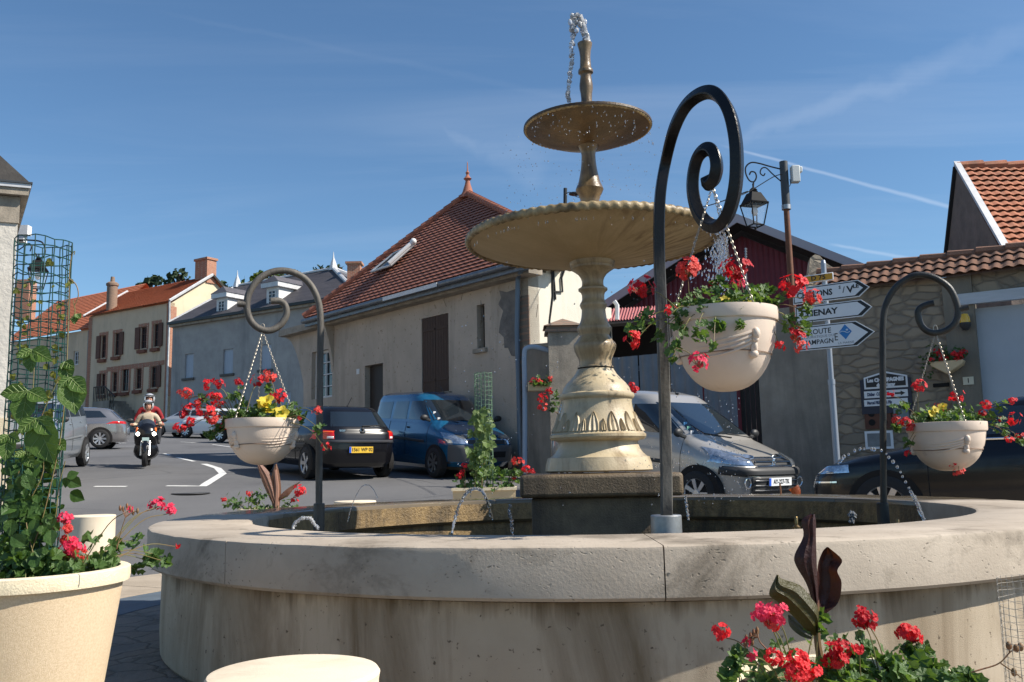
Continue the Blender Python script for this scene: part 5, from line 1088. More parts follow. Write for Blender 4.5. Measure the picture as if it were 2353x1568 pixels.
obj('ridge_tiles', bm, tile_old, th)
# ------------------------------------------------------------------ vehicles
def carpaint(name, c, metal=.3, rough=.22, coat=1.0): return M(name, c, rough, metal, coat=coat)
tyre_m = M('tyre_rubber', (0.018, 0.018, 0.019), .8, bump=.2, bs=40)
car_glass = M('car_glass', (0.012, 0.017, 0.022), .03, spec=1.0, coat=.6)
blk_pl = M('black_plastic', (0.028, 0.029, 0.031), .5, bump=.05, bs=90)
chrome = M('chrome', (.75, .76, .78), .12, 1.0)
alloy = M('silver_rim', (.52, .53, .55), .3, .7)
red_lens = M('red_lens', (.55, .01, .008), .12, coat=.8); or_lens = M('orange_lens', (.75, .16, .02), .15, coat=.8); clear_lens = M('clear_lens', (.30, .34, .39), .06, .8, c2=(.62, .66, .7), sc=14, var=.4, coat=1)
white_l = M('white_lens', (.75, .75, .76), .12, coat=.8)
class Car:
    """rings: list of (xf, xr, w, zf, zr, n); a ring is a plan outline, the levels stack up into the body"""
    def __init__(s, name, label, loc, head, paint, rings, cat='car', group=None):
        s.t = thing(name, label, cat, loc, head, group); s.t['_local'] = 1; s.r = rings; s.p = paint; s.t.rotation_euler = (0, 0, head)
        # sit on the slope
        f = V((cos(head), sin(head), 0)); z1 = gz(loc[0]+f.x*1.3, loc[1]+f.y*1.3); z0 = gz(loc[0]-f.x*1.3, loc[1]-f.y*1.3); s.pitch = math.atan2(z1-z0, 2.6)
        s.t.rotation_euler = (0, -s.pitch, head)
    def add(s, name, bm, m, parent=None, **k):
        o = obj(name, bm, m, parent or s.t, world=False, **k); return o
    def ring(s, v):
        i = max(0, min(len(s.r)-2, int(v))); t = v-i; return [a+(b-a)*t for a, b in zip(s.r[i], s.r[i+1])]
    def P(s, v, th, off=0):
        xf, xr, w, zf, zr, n = s.ring(v); c, q = cos(th), sin(th); a = (xf-xr)/2; xc = (xf+xr)/2
        x = xc + (a+off)*math.copysign(abs(c)**(2/n), c); y = (w+off)*math.copysign(abs(q)**(2/n), q); u = (x-xr)/max(1e-6, xf-xr)
        return V((x, y, zr+(zf-zr)*u))
    def side(s, v, x, sg, off=0):
        xf, xr, w, zf, zr, n = s.ring(v); a = (xf-xr)/2; xc = (xf+xr)/2; e = min(.999, abs((x-xc)/a)); y = w*(1-e**n)**(1/n); u = (x-xr)/(xf-xr)
        return V((x, sg*(y+off), zr+(zf-zr)*u))
    def end(s, v, y, sg, off=0):
        xf, xr, w, zf, zr, n = s.ring(v); a = (xf-xr)/2; xc = (xf+xr)/2; e = min(.999, abs(y/w)); x = xc+sg*(a*(1-e**n)**(1/n)+off); u = (x-xr)/(xf-xr)
        return V((x, y, zr+(zf-zr)*u))
    def body(s):
        bm = BM(); NN = 72; rs = []; ths = []
        for k in range(NN): ths.append(2*pi*k/NN)
        vv = []; 
        for i in range(len(s.r)-1): vv += [i, i+.33, i+.67] if s.r[i][2] > .3 else [i]
        vv.append(len(s.r)-1.0001)
        for v in vv: rs.append([bm.verts.new(s.P(v, t)) for t in ths])
        for a, b in zip(rs, rs[1:]):
            for k in range(NN): bm.faces.new((a[k], a[(k+1) % NN], b[(k+1) % NN], b[k]))
        bm.faces.new(rs[-1]); bm.faces.new(list(reversed(rs[0])))
        s.b = s.add('body', bm, s.p); return s.b
    def patch(s, name, kind, q, sg, m, off=.006, nu=10, nv=6, th=.0, parent=None):
        """q: four (coordinate, level) corners: lower-left, lower-right, upper-right, upper-left"""
        bm = BM(); g = []
        f = s.side if kind == 'side' else s.end
        for j in range(nv+1):
            row = []
            for i in range(nu+1):
                u, v = i/nu, j/nv
                c = (q[0][0]*(1-u)+q[1][0]*u)*(1-v) + (q[3][0]*(1-u)+q[2][0]*u)*v; l = (q[0][1]*(1-u)+q[1][1]*u)*(1-v) + (q[3][1]*(1-u)+q[2][1]*u)*v
                e = off * (1 if 0 < i < nu and 0 < j < nv else .55)
                row.append(bm.verts.new(f(l, c, sg, e) + V((0, 0, off*.3))))
            g.append(row)
        for j in range(nv):
            for i in range(nu): bm.faces.new((g[j][i], g[j][i+1], g[j+1][i+1], g[j+1][i]))
        return s.add(name, bm, m, parent)
    def both(s, name, kind, q, m, **k):
        if kind == 'side': return [s.patch(name, kind, q, sg, m, **k) for sg in (1, -1)]
    def wheel(s, x, y, r, sg, rimm=alloy, nsp=6, w=.19, arch=.06, steelw=False):
        bm = BM(); n = 36                                 # dark arch, the opening in the side of the body
        def disc(bm, r0, r1, y0, y1, mi=0):
            pass
        a = [V((x+(r+arch)*cos(t), 0, r+(r+arch)*sin(t))) for t in [2*pi*k/40 for k in range(40)]]
        pts = [p for p in a if p.z > .17]; yy = sg*(y+.006); prism(bm, [(p.x, yy-sg*.1, p.z) for p in pts], (0, sg*.1, 0)); s.add('wheel_arch', bm, dark_in, smooth=False)
        wh = bpy.data.objects.new('wheel', None)
        bm = BM(); prof = [(r*.66, -.5), (r*.9, -.5), (r*.985, -.4), (r, -.2), (r, .2), (r*.985, .4), (r*.9, .5), (r*.66, .5)]
        lathe(bm, prof, (0, 0, 0), n)
        bmesh.ops.scale(bm, vec=(1, 1, w), verts=bm.verts[:])
        Mw = Matrix.Translation((x, sg*(y-w/2+.028), r)) @ Matrix.Rotation(-sg*pi/2, 4, 'X'); bmesh.ops.transform(bm, matrix=Mw, verts=bm.verts[:])
        ty = s.add('wheel', bm, tyre_m); bm = BM()
        lathe(bm, [(r*.68, .48*w), (r*.66, .5*w), (r*.62, .42*w), (r*.6, .12*w), (.0, .1*w)], (0, 0, 0), n, mi=0)
        for k in range(nsp):
            t = 2*pi*k/nsp; d = V((cos(t), sin(t), 0)); e = V((-sin(t), cos(t), 0)); ww = r*(.10 if nsp > 6 else .13)
            prism(bm, [d*r*.1 + e*ww*.7 + V((0, 0, .30*w)), d*r*.64 + e*ww + V((0, 0, .42*w)), d*r*.64 - e*ww + V((0, 0, .42*w)), d*r*.1 - e*ww*.7 + V((0, 0, .30*w))], (0, 0, .10*w))
        lathe(bm, [(r*.17, .3*w), (r*.16, .46*w), (.0, .47*w)], (0, 0, 0), 16)
        bmesh.ops.transform(bm, matrix=Mw, verts=bm.verts[:]); s.add('rim', bm, rimm, ty)
        bm = BM(); lathe(bm, [(r*.60, .125*w), (.0, .115*w)], (0, 0, 0), 24); bmesh.ops.transform(bm, matrix=Mw, verts=bm.verts[:]); s.add('brake_shadow', bm, blk_pl, ty)
    def mirror(s, x, z, y, m):
        for sg in (1, -1):
            bm = BM(); ball(bm, (x, sg*(y+.09), z), .09, (.55, 1.05, .75)); tube(bm, [(x+.02, sg*(y-.04), z-.06), (x, sg*(y+.06), z-.03)], .03, 6); s.add('mirror', bm, m)
    def plate(s, p, face, txt, bgm, w=.52, h=.11, tilt=0, eu=True, sz=.085):
        """plate centred at p; face +1 looks forward, -1 backward"""
        Mx = Matrix.Translation(p) @ Matrix.Rotation(pi/2 if face > 0 else -pi/2, 4, 'Z') @ Matrix.Rotation(pi/2 - tilt, 4, 'X')
        bm = BM(); cbox(bm, (0, 0, 0), (w, h, .008), 0, Mx); pl = s.add('number_plate', bm, bgm)
        if eu:
            bm = BM(); cbox(bm, (-w/2+.022, 0, .0055), (.042, h-.006, .003), 0, Mx); s.add('blue_band', bm, M('plate_blue', (.02, .10, .55), .5), pl)
        text_mesh(txt, sz, Mx @ Matrix.Translation((.02, 0, .006)), .001, M('plate_black', (.01, .01, .012), .5), 'lettering', pl, bold=.002, sx=.92)
    def seam(s, x, v0, v1, sg, slope=0):
        bm = BM(); P = [s.side(v0+(v1-v0)*i/8, x+slope*i/8, sg, .001) for i in range(9)]; tube(bm, P, .005, 4); s.add('door_seam', bm, dark_in)
    def handle(s, x, v, sg, m):
        bm = BM(); p = s.side(v, x, sg, .012); ball(bm, p, .07, (1, .25, .28)); s.add('door_handle', bm, m)
def lerp3(rs): return rs
yellow_pl = M('yellow_plate', (.80, .50, .05), .5); white_pl = M('white_plate', (.75, .77, .78), .5)
# --- black hatchback seen from behind
hG = R(124); g0 = at(828, 1090, 17.9); gx, gy = g0.x, 17.9; fwd = V((cos(hG), sin(hG), 0))
gc = V((gx, gy, 0)) + fwd*1.95                         # the rear end stands where the photograph shows it
G = Car('parked_car', 'black hatchback with a yellow number plate parked with its tail to the fountain', on(gc.x, gc.y), hG, carpaint('black_paint', (0.006, 0.006, 0.008), .0, .22, .15), [
 (1.90, -1.88, .78, .22, .24, 5), (2.05, -2.02, .84, .32, .34, 5), (2.07, -2.07, .865, .52, .55, 5), (2.03, -2.05, .87, .66, .78, 5), (1.90, -2.00, .86, .76, .93, 5.5), (1.0, -1.97, .80, .96, .98, 5), (.96, -1.96, .775, .985, 1.0, 5),
 (.28, -1.62, .60, 1.34, 1.36, 4.5), (.18, -1.52, .55, 1.40, 1.42, 4), (-.05, -1.3, .40, 1.435, 1.44, 3.5), (-.5, -.8, .1, 1.45, 1.45, 2.5)])
G.body()
G.patch('rear_window', 'end', [(-.60, 6.12), (.60, 6.12), (.50, 6.92), (-.50, 6.92)], -1, car_glass, nu=14)
G.patch('windscreen', 'end', [(-.64, 6.1), (.64, 6.1), (.54, 6.9), (-.54, 6.9)], 1, car_glass, nu=14)
for a, b, c_, d_ in (((-.62, 6.1), (.52, 6.1), (.18, 6.9), (-.60, 6.9)), ((-1.55, 6.1), (-.72, 6.1), (-.68, 6.9), (-1.25, 6.9))): G.both('side_window', 'side', [a, b, c_, d_], car_glass)
for sg in (1, -1):
    G.patch('tail_light', 'end', [(sg*.58, 3.15), (sg*.845, 3.15), (sg*.80, 4.9), (sg*.585, 4.6)], -1, red_lens, off=.014)
    G.patch('reversing_light', 'end', [(sg*.60, 3.2), (sg*.70, 3.2), (sg*.70, 3.5), (sg*.60, 3.5)], -1, white_l, off=.02)
    G.patch('indicator', 'end', [(sg*.59, 4.1), (sg*.82, 4.0), (sg*.81, 4.35), (sg*.59, 4.35)], -1, or_lens, off=.018)
    G.patch('tail_light', 'side', [(-1.98, 3.2), (-1.80, 3.2), (-1.86, 4.6), (-1.94, 4.6)], sg, red_lens, off=.012)
    G.patch('rub_strip', 'side', [(-1.2, 2.3), (1.0, 2.3), (1.0, 2.75), (-1.2, 2.75)], sg, blk_pl, off=.018)
    G.patch('headlight', 'end', [(sg*.5, 3.1), (sg*.80, 3.1), (sg*.78, 3.9), (sg*.5, 3.9)], 1, clear_lens, off=.014)
    for x in (-1.27, 1.26): G.wheel(x, .865, .315, sg, alloy, 5)
    G.seam(-.66, 1.2, 6, sg); G.seam(.72, 1.2, 5.6, sg); G.handle(-.45, 4.2, sg, blk_pl)
G.patch('bumper_strip', 'end', [(-.84, 2.75), (.84, 2.75), (.84, 3.0), (-.84, 3.0)], -1, M('dark_shine', (.05, .05, .055), .25), off=.03, nu=20, nv=4)
G.mirror(.62, 1.0, .82, MT['black_paint'])
G.plate(V((-2.085, .06, .60)), -1, '1561 WP 02', yellow_pl, .50, .12, eu=True, sz=.095)
bm = BM(); q = G.end(4.75, 0, -1, .015)                # round badge
Mb = Matrix.Translation(q) @ Matrix.Rotation(-pi/2, 4, 'Z') @ Matrix.Rotation(pi/2-.1, 4, 'X')
k0 = len(bm.verts); pts = [Mb @ V((.05*cos(2*pi*i/24), .05*sin(2*pi*i/24), 0)) for i in range(25)]; tube(bm, pts, .006, 6, caps=False)
for l in (((-.022, .042), (0, .006), (.022, .042)), ((-.042, .022), (-.02, -.042), (0, -.002), (.02, -.042), (.042, .022))): tube(bm, [Mb @ V((x, y, .002)) for x, y in l], .005, 5)
G.add('badge', bm, chrome)
text_mesh('GOLF', .05, Matrix.Translation(G.end(4.72, .42, -1, .014)) @ Matrix.Rotation(-pi/2, 4, 'Z') @ Matrix.Rotation(pi/2-.1, 4, 'X'), .001, chrome, 'lettering', G.t)
bm = BM(); tube(bm, [G.end(6.15, -.02, -1, .02), G.end(6.2, -.42, -1, .02)], .012, 5); ball(bm, G.end(5.9, .0, -1, .02), .035); G.add('wiper', bm, blk_pl)
bm = BM(); tube(bm, [(-1.2, 0, 1.43), (-1.42, 0, 1.62)], .006, 5); ball(bm, (-1.2, 0, 1.435), .025); G.add('aerial', bm, blk_pl)
bm = BM(); ball(bm, G.end(4.15, 0, -1, .01), .06, (.3, 1, .3)); G.add('boot_handle', bm, blk_pl)
# --- blue van (front towards the camera)
def vanrings(L_=2.02, hood=.98, top=1.80, ws=1.18):
    return [(L_-.12, -L_+.1, .76, .24, .24, 5), (L_, -L_+.02, .82, .34, .34, 5), (L_+.02, -L_, .84, .56, .56, 5), (L_, -L_+.01, .845, .66, .80, 5.5), (L_-.08, -L_+.02, .84, .80, 1.0, 5.5), (L_-.30, -L_+.03, .82, hood-.06, 1.08, 5.5), (ws+.06, -L_+.05, .80, hood+.10, 1.12, 6), (ws, -L_+.05, .79, hood+.14, 1.14, 6),
            (.42, -L_+.16, .70, top-.16, top-.20, 5.5), (.30, -L_+.22, .66, top-.08, top-.10, 5), (.05, -L_+.4, .52, top-.02, top-.03, 4), (-.5, -1.2, .1, top, top, 2.5)]
hK = R(304); k0_ = at(1114, 1095, 18.6); fK = V((cos(hK), sin(hK), 0)); kc = V((k0_.x, 18.6, 0)) - fK*1.95
blue_p = carpaint('blue_paint', (0.01, 0.105, 0.22), .25, .25)
K_ = Car('parked_van', 'bright blue van with grey bumpers parked nose-out in front of the barn', on(kc.x, kc.y), hK, blue_p, vanrings(), 'van')
K_.body()
K_.patch('windscreen', 'end', [(-.68, 7.08), (.68, 7.08), (.60, 7.93), (-.60, 7.93)], 1, car_glass, nu=16)
K_.patch('rear_window', 'end', [(-.6, 7.1), (.6, 7.1), (.55, 7.85), (-.55, 7.85)], -1, car_glass)
for sg in (1, -1):
    K_.patch('side_window', 'side', [(.05, 7.1), (.92, 7.08), (.42, 7.88), (.05, 7.88)], sg, car_glass)
    K_.patch('side_window', 'side', [(-.72, 7.1), (-.06, 7.1), (-.06, 7.88), (-.68, 7.88)], sg, car_glass)
    K_.patch('side_window', 'side', [(-1.7, 7.1), (-.85, 7.1), (-.82, 7.88), (-1.6, 7.88)], sg, car_glass)
    K_.patch('headlight', 'end', [(sg*.44, 3.25), (sg*.79, 3.35), (sg*.76, 4.95), (sg*.46, 4.55)], 1, clear_lens, off=.018)
    K_.patch('headlight_wing', 'side', [(1.72, 3.6), (1.93, 3.3), (1.90, 4.8), (1.78, 4.8)], sg, clear_lens, off=.015)
    for x in (-1.30, 1.32): K_.wheel(x, .84, .31, sg, M('dark_wheel_cover', (.10, .105, .11), .4, .3), 7)
    K_.patch('rub_strip', 'side', [(-.9, 3.0), (.9, 3.0), (.9, 3.35), (-.9, 3.35)], sg, blk_pl, off=.02)
    K_.seam(-.0, 1.3, 7, sg); K_.seam(.98, 1.3, 6.9, sg); K_.seam(-.78, 1.3, 7, sg); K_.handle(.12, 5.2, sg, blk_pl)
    K_.patch('wheel_trim', 'side', [(.93, .6), (1.75, .6), (1.75, 1.0), (.93, 1.0)], sg, blk_pl, off=.012)
gb = M('grey_bumper', (.075, .078, .085), .55)
K_.patch('front_bumper', 'end', [(-.80, 1.0), (.80, 1.0), (.82, 3.1), (-.82, 3.1)], 1, gb, off=.035, nu=22)
K_.patch('grille', 'end', [(-.42, 3.3), (.42, 3.3), (.44, 3.9), (-.44, 3.9)], 1, blk_pl, off=.014)
K_.patch('air_intake', 'end', [(-.5, 1.3), (.5, 1.3), (.5, 2.0), (-.5, 2.0)], 1, dark_in, off=.042)
K_.mirror(1.0, 1.22, .82, blk_pl)
K_.plate(V((2.065, 0, .50)), 1, '743 AXR 51', white_pl)
for y_, z_ in ((-.52, 1.26), (-.52, 1.18)):
    bm = BM(); p_ = K_.end(7.15 + (z_-1.18)*3, -.58, 1, .012); cbox(bm, p_, (.006, .06, .06)); K_.add('windscreen_sticker', bm, white_l)
bm = BM(); 
for y_ in (-.2, .35): tube(bm, [K_.end(7.02, y_, 1, .02), K_.end(7.12, y_+.45*(-1 if y_ > 0 else -1), 1, .02)], .009, 5)
K_.add('wiper', bm, blk_pl)
bm = BM(); tube(bm, [(.2, 0, 1.77), (.0, 0, 1.93)], .007, 5); K_.add('aerial', bm, blk_pl)
# --- silver van
hP = R(309); p0_ = at(1768, 1120, 12.9); fP = V((cos(hP), sin(hP), 0)); pc = V((p0_.x, 12.9, 0)) - fP*1.98
silver = carpaint('silver_paint', (0.42, 0.395, 0.36), .35, .32)
P2 = Car('parked_van', 'silver van with black bumpers and a blue-edged plate parked by the metal gate', on(pc.x, pc.y), hP, silver, vanrings(2.06, .96, 1.80, 1.24), 'van')
P2.body()
P2.patch('windscreen', 'end', [(-.70, 7.08), (.70, 7.08), (.61, 7.93), (-.61, 7.93)], 1, car_glass, nu=16)
P2.patch('rear_window', 'end', [(-.6, 7.1), (.6, 7.1), (.55, 7.85), (-.55, 7.85)], -1, car_glass)
for sg in (1, -1):
    P2.patch('side_window', 'side', [(.02, 7.1), (.98, 7.06), (.42, 7.88), (.02, 7.88)], sg, car_glass)
    P2.patch('side_window', 'side', [(-.78, 7.1), (-.08, 7.1), (-.08, 7.88), (-.74, 7.88)], sg, car_glass)
    P2.patch('side_window', 'side', [(-1.78, 7.1), (-.92, 7.1), (-.88, 7.88), (-1.66, 7.88)], sg, car_glass)
    hl = P2.patch('headlight', 'end', [(sg*.42, 3.5), (sg*.81, 3.6), (sg*.74, 5.4), (sg*.50, 4.9)], 1, clear_lens, off=.018)
    P2.patch('headlight_wing', 'side', [(1.55, 4.5), (1.97, 3.5), (1.92, 4.7), (1.62, 5.0)], sg, clear_lens, off=.016)
    P2.patch('side_bumper', 'side', [(1.68, 2.35), (2.02, 2.2), (2.02, 3.25), (1.70, 3.25)], sg, blk_pl, off=.03)
    P2.patch('tail_light', 'end', [(sg*.70, 4.0), (sg*.83, 4.0), (sg*.78, 7.5), (sg*.70, 7.5)], -1, red_lens, off=.015)
    P2.patch('rub_strip', 'side', [(-.9, 3.0), (.9, 3.0), (.9, 3.35), (-.9, 3.35)], sg, blk_pl, off=.02)
    for x in (-1.34, 1.36): P2.wheel(x, .845, .32, sg, alloy, 7, arch=.085)
    P2.seam(-.03, 1.3, 7, sg); P2.seam(1.04, 1.3, 6.9, sg, -.0); P2.seam(-.85, 1.3, 7, sg); P2.handle(.10, 5.2, sg, silver)
    bm = BM(); p_ = P2.end(1.75, sg*.60, 1, .05); lathe(bm, [(.055, 0), (.062, .01), (.075, .008), (.078, 0)], (0, 0, 0), 18); bmesh.ops.transform(bm, matrix=Matrix.Translation(p_) @ Matrix.Rotation(pi/2, 4, 'Y'), verts=bm.verts[:]); P2.add('fog_light', bm, chrome)
P2.patch('front_bumper', 'end', [(-.82, 2.3), (.82, 2.3), (.83, 3.3), (-.83, 3.3)], 1, blk_pl, off=.045, nu=22)
P2.patch('air_intake', 'end', [(-.52, 1.0), (.52, 1.0), (.52, 2.2), (-.52, 2.2)], 1, blk_pl, off=.038, nu=16)
P2.patch('grille', 'end', [(-.40, 3.55), (.40, 3.55), (.46, 4.35), (-.46, 4.35)], 1, blk_pl, off=.014)
bm = BM()
for v_ in (3.5, 3.95, 4.4): tube(bm, [P2.end(v_, y/10, 1, .024) for y in range(-4, 5)], .016, 6)
for v_ in (1.3, 1.6, 1.9): tube(bm, [P2.end(v_, y/10, 1, .045) for y in range(-5, 6)], .008, 6)
P2.add('grille_bar', bm, chrome)
bm = BM(); q = P2.end(3.95, 0, 1, .04)                  # rearing-animal badge
for c_, r_, s_ in (((0, 0, .0), .05, (.3, .45, 1)), ((0, .035, .03), .03, (.3, 1.2, .5)), ((0, -.02, .055), .026, (.4, 1, 1)), ((0, .04, -.02), .028, (.3, .9, .4)), ((0, .02, -.055), .03, (.3, .5, 1)), ((0, -.03, -.04), .03, (.3, .4, 1))): ball(bm, q+V(c_), r_, s_)
P2.add('badge', bm, chrome)
P2.mirror(1.05, 1.16, .80, blk_pl)
P2.plate(V((2.135, 0, .52)), 1, 'AY-227-TK', white_pl)
bm = BM()
for y_ in (.05, .55): tube(bm, [P2.end(7.0, y_, 1, .02), P2.end(7.1, y_-.5, 1, .02)], .010, 5)
P2.add('wiper', bm, blk_pl)
bm = BM(); tube(bm, [(.25, 0, 1.74), (-.1, 0, 2.02)], .007, 5); ball(bm, (.25, 0, 1.745), .03, (1.5, .6, .6)); P2.add('aerial', bm, blk_pl)
for i_ in range(3):
    bm = BM(); p_ = P2.end(7.12 + .11*i_, -.62+.02*i_, 1, .012); cbox(bm, p_, (.006, .07, .055)); P2.add('windscreen_sticker', bm, [white_l, M('green_sticker', (.25, .6, .45), .5), M('blue_sticker', (.15, .4, .7), .5)][i_])
# --- black car along the wall at the right
hB = R(148); fB = V((cos(hB), sin(hB), 0)); b0_ = at(1893, 1090, 10.9); bc = V((b0_.x, 10.9, 0)) - fB*2.12 + V((.55, -.84, 0))*0
bp = MT['black_paint']
def saloon(L_=2.15): return [(L_-.15, -L_+.1, .80, .2, .22, 5), (L_-.02, -L_+.02, .85, .32, .34, 5), (L_, -L_, .875, .52, .55, 5), (L_-.03, -L_+.03, .88, .64, .80, 5), (L_-.16, -L_+.08, .87, .75, .92, 5.5), (L_-.5, -L_+.1, .85, .85, .96, 5.5), (1.05, -L_+.14, .80, .97, 1.0, 5), (1.0, -L_+.15, .78, 1.0, 1.02, 5), (.25, -L_+.52, .60, 1.38, 1.36, 4.5), (.1, -L_+.65, .54, 1.43, 1.42, 4), (-.2, -L_+.95, .38, 1.465, 1.46, 3.5), (-.6, -1.0, .1, 1.48, 1.48, 2.5)]
B2 = Car('parked_car', 'black car with a chrome window line parked side-on against the stone wall', on(bc.x, bc.y), hB, bp, saloon())
B2.body()
B2.patch('windscreen', 'end', [(-.68, 7.08), (.68, 7.08), (.54, 7.92), (-.54, 7.92)], 1, car_glass, nu=14); B2.patch('rear_window', 'end', [(-.62, 7.1), (.62, 7.1), (.5, 7.9), (-.5, 7.9)], -1, car_glass)
for sg in (1, -1):
    B2.patch('side_window', 'side', [(-.28, 7.12), (.78, 7.1), (.28, 7.88), (-.28, 7.88)], sg, car_glass); B2.patch('side_window', 'side', [(-1.35, 7.12), (-.38, 7.12), (-.36, 7.88), (-1.1, 7.88)], sg, car_glass)
    bm = BM(); tube(bm, [B2.side(6.9, x/10, sg, .012) for x in range(-15, 9)], .012, 5); B2.add('chrome_strip', bm, chrome)
    B2.patch('headlight', 'end', [(sg*.56, 3.15), (sg*.82, 3.2), (sg*.80, 4.0), (sg*.62, 3.9)], 1, clear_lens, off=.016); B2.patch('headlight_wing', 'side', [(1.88, 3.4), (2.06, 3.1), (1.98, 3.9), (1.88, 4.0)], sg, clear_lens, off=.016)
    B2.patch('side_moulding', 'side', [(1.80, 2.3), (2.12, 2.3), (2.12, 2.5), (1.80, 2.5)], sg, chrome, off=.02)
    B2.patch('tail_light', 'side', [(-2.08, 3.4), (-1.86, 3.4), (-1.86, 4.6), (-2.04, 4.6)], sg, red_lens, off=.014)
    for x in (-1.30, 1.30): B2.wheel(x, .875, .325, sg, alloy, 9)
    B2.seam(-.33, 1.3, 7, sg); B2.seam(.86, 1.3, 6.7, sg); B2.handle(-.18, 5.5, sg, chrome); B2.handle(-1.22, 5.5, sg, chrome)
B2.mirror(.72, 1.05, .83, bp); B2.patch('grille', 'end', [(-.4, 2.8), (.4, 2.8), (.4, 3.6), (-.4, 3.6)], 1, blk_pl, off=.014)
# --- grey people carrier on the road at the left
hM = R(283); m0 = at(204, 1070, 21.5); fM = V((cos(hM), sin(hM), 0)); sM_ = V((-fM.y, fM.x, 0)); mc = V((m0.x, 21.5, 0)) + fM*1.55 - sM_*.86
gp_ = carpaint('grey_blue_paint', (0.32, 0.35, 0.38), .45, .3)
C3 = Car('driving_car', 'pale grey-blue people carrier driving down the road behind the wire trellis', on(mc.x, mc.y), hM, gp_, vanrings(2.02, .95, 1.62, 1.3))
C3.body()
C3.patch('windscreen', 'end', [(-.68, 7.08), (.68, 7.08), (.58, 7.92), (-.58, 7.92)], 1, car_glass, nu=14)
for sg in (1, -1):
    C3.patch('side_window', 'side', [(.0, 7.1), (1.02, 7.06), (.42, 7.88), (.0, 7.88)], sg, car_glass); C3.patch('side_window', 'side', [(-.9, 7.1), (-.08, 7.1), (-.08, 7.88), (-.86, 7.88)], sg, car_glass); C3.patch('side_window', 'side', [(-1.7, 7.1), (-1.0, 7.1), (-.96, 7.88), (-1.6, 7.88)], sg, car_glass)
    C3.patch('headlight', 'end', [(sg*.42, 3.3), (sg*.80, 3.4), (sg*.74, 4.8), (sg*.48, 4.5)], 1, clear_lens, off=.018)
    C3.patch('rub_strip', 'side', [(-.9, 2.6), (.9, 2.6), (.9, 2.85), (-.9, 2.85)], sg, M('mid_grey_plastic', (.16, .17, .18), .5), off=.02)
    for x in (-1.28, 1.28): C3.wheel(x, .845, .31, sg, alloy, 7)
    C3.seam(-.04, 1.3, 7, sg); C3.seam(1.05, 1.3, 6.9, sg); C3.handle(.1, 5.2, sg, gp_); C3.handle(-.8, 5.2, sg, gp_)
C3.patch('front_bumper', 'end', [(-.8, 1.2), (.8, 1.2), (.8, 2.6), (-.8, 2.6)], 1, blk_pl, off=.03, nu=16)
C3.mirror(1.12, 1.10, .84, blk_pl)
# --- silver hatchback beyond it
hS = R(196); s0_ = at(287, 1020, 33.0); fS = V((cos(hS), sin(hS), 0)); sc_ = V((s0_.x, 33.0, 0)) + fS*2.0
C4 = Car('parked_car', 'metallic grey hatchback with a red tail light and alloy wheels up the street', on(sc_.x, sc_.y), hS, carpaint('grey_metallic', (0.30, 0.29, 0.29), .7, .25), saloon(2.12))
C4.body()
for sg in (1, -1):
    C4.patch('side_window', 'side', [(-.28, 7.12), (.78, 7.1), (.28, 7.88), (-.28, 7.88)], sg, car_glass); C4.patch('side_window', 'side', [(-1.45, 7.2), (-.38, 7.12), (-.36, 7.88), (-1.2, 7.88)], sg, car_glass)
    C4.patch('tail_light', 'side', [(-2.06, 3.5), (-1.72, 3.8), (-1.84, 4.8), (-2.02, 4.8)], sg, red_lens, off=.02); C4.patch('tail_light', 'end', [(sg*.6, 3.6), (sg*.85, 3.6), (sg*.8, 4.8), (sg*.6, 4.8)], -1, red_lens, off=.02)
    for x in (-1.28, 1.30): C4.wheel(x, .875, .33, sg, alloy, 8, arch=.08)
    C4.patch('door_trim', 'side', [(-.85, 1.2), (.85, 1.2), (.85, 1.35), (-.85, 1.35)], sg, chrome, off=.012)
C4.patch('rear_window', 'end', [(-.62, 7.1), (.62, 7.1), (.5, 7.9), (-.5, 7.9)], -1, car_glass); C4.patch('windscreen', 'end', [(-.68, 7.08), (.68, 7.08), (.54, 7.92), (-.54, 7.92)], 1, car_glass)
C4.mirror(.72, 1.05, .83, MT['grey_metallic'])
# --- three cars parked across the top of the square
def small(label, px, py, Y, head, pm, x_off=0):
    q = at(px, py, Y); f = V((cos(head), sin(head), 0)); c = V((q.x, Y, 0)) + f*x_off
    C = Car('parked_car', label, on(c.x, c.y), head, pm, saloon(2.05), group='cars parked in front of the far houses'); C.body()
    for sg in (1, -1):
        C.patch('side_window', 'side', [(-.28, 7.12), (.78, 7.1), (.28, 7.88), (-.28, 7.88)], sg, car_glass, nu=5, nv=3); C.patch('side_window', 'side', [(-1.35, 7.12), (-.38, 7.12), (-.36, 7.88), (-1.1, 7.88)], sg, car_glass, nu=5, nv=3)
        C.patch('headlight', 'end', [(sg*.50, 3.15), (sg*.82, 3.2), (sg*.80, 4.4), (sg*.56, 4.2)], 1, clear_lens, off=.02)
        for x in (-1.28, 1.28): C.wheel(x, .875, .31, sg, alloy, 8)
    C.patch('windscreen', 'end', [(-.68, 7.08), (.68, 7.08), (.54, 7.92), (-.54, 7.92)], 1, car_glass, nu=8); C.patch('rear_window', 'end', [(-.62, 7.1), (.62, 7.1), (.5, 7.9), (-.5, 7.9)], -1, car_glass, nu=8)
    return C
small('silver car parked up the street beside the scooter riders', 398, 985, 46, R(168), carpaint('pale_silver', (.5, .51, .52), .5, .3), -1.0)
small('white car half hidden behind the red geraniums of the left basket', 462, 985, 45, R(165), carpaint('white_car_paint', (.75, .75, .75), 0, .3), -1.0)
small('dark red car showing its nose beside the left hanging basket', 520, 990, 40, R(160), carpaint('dark_red_paint', (.10, .015, .015), .1, .25), -1.6)
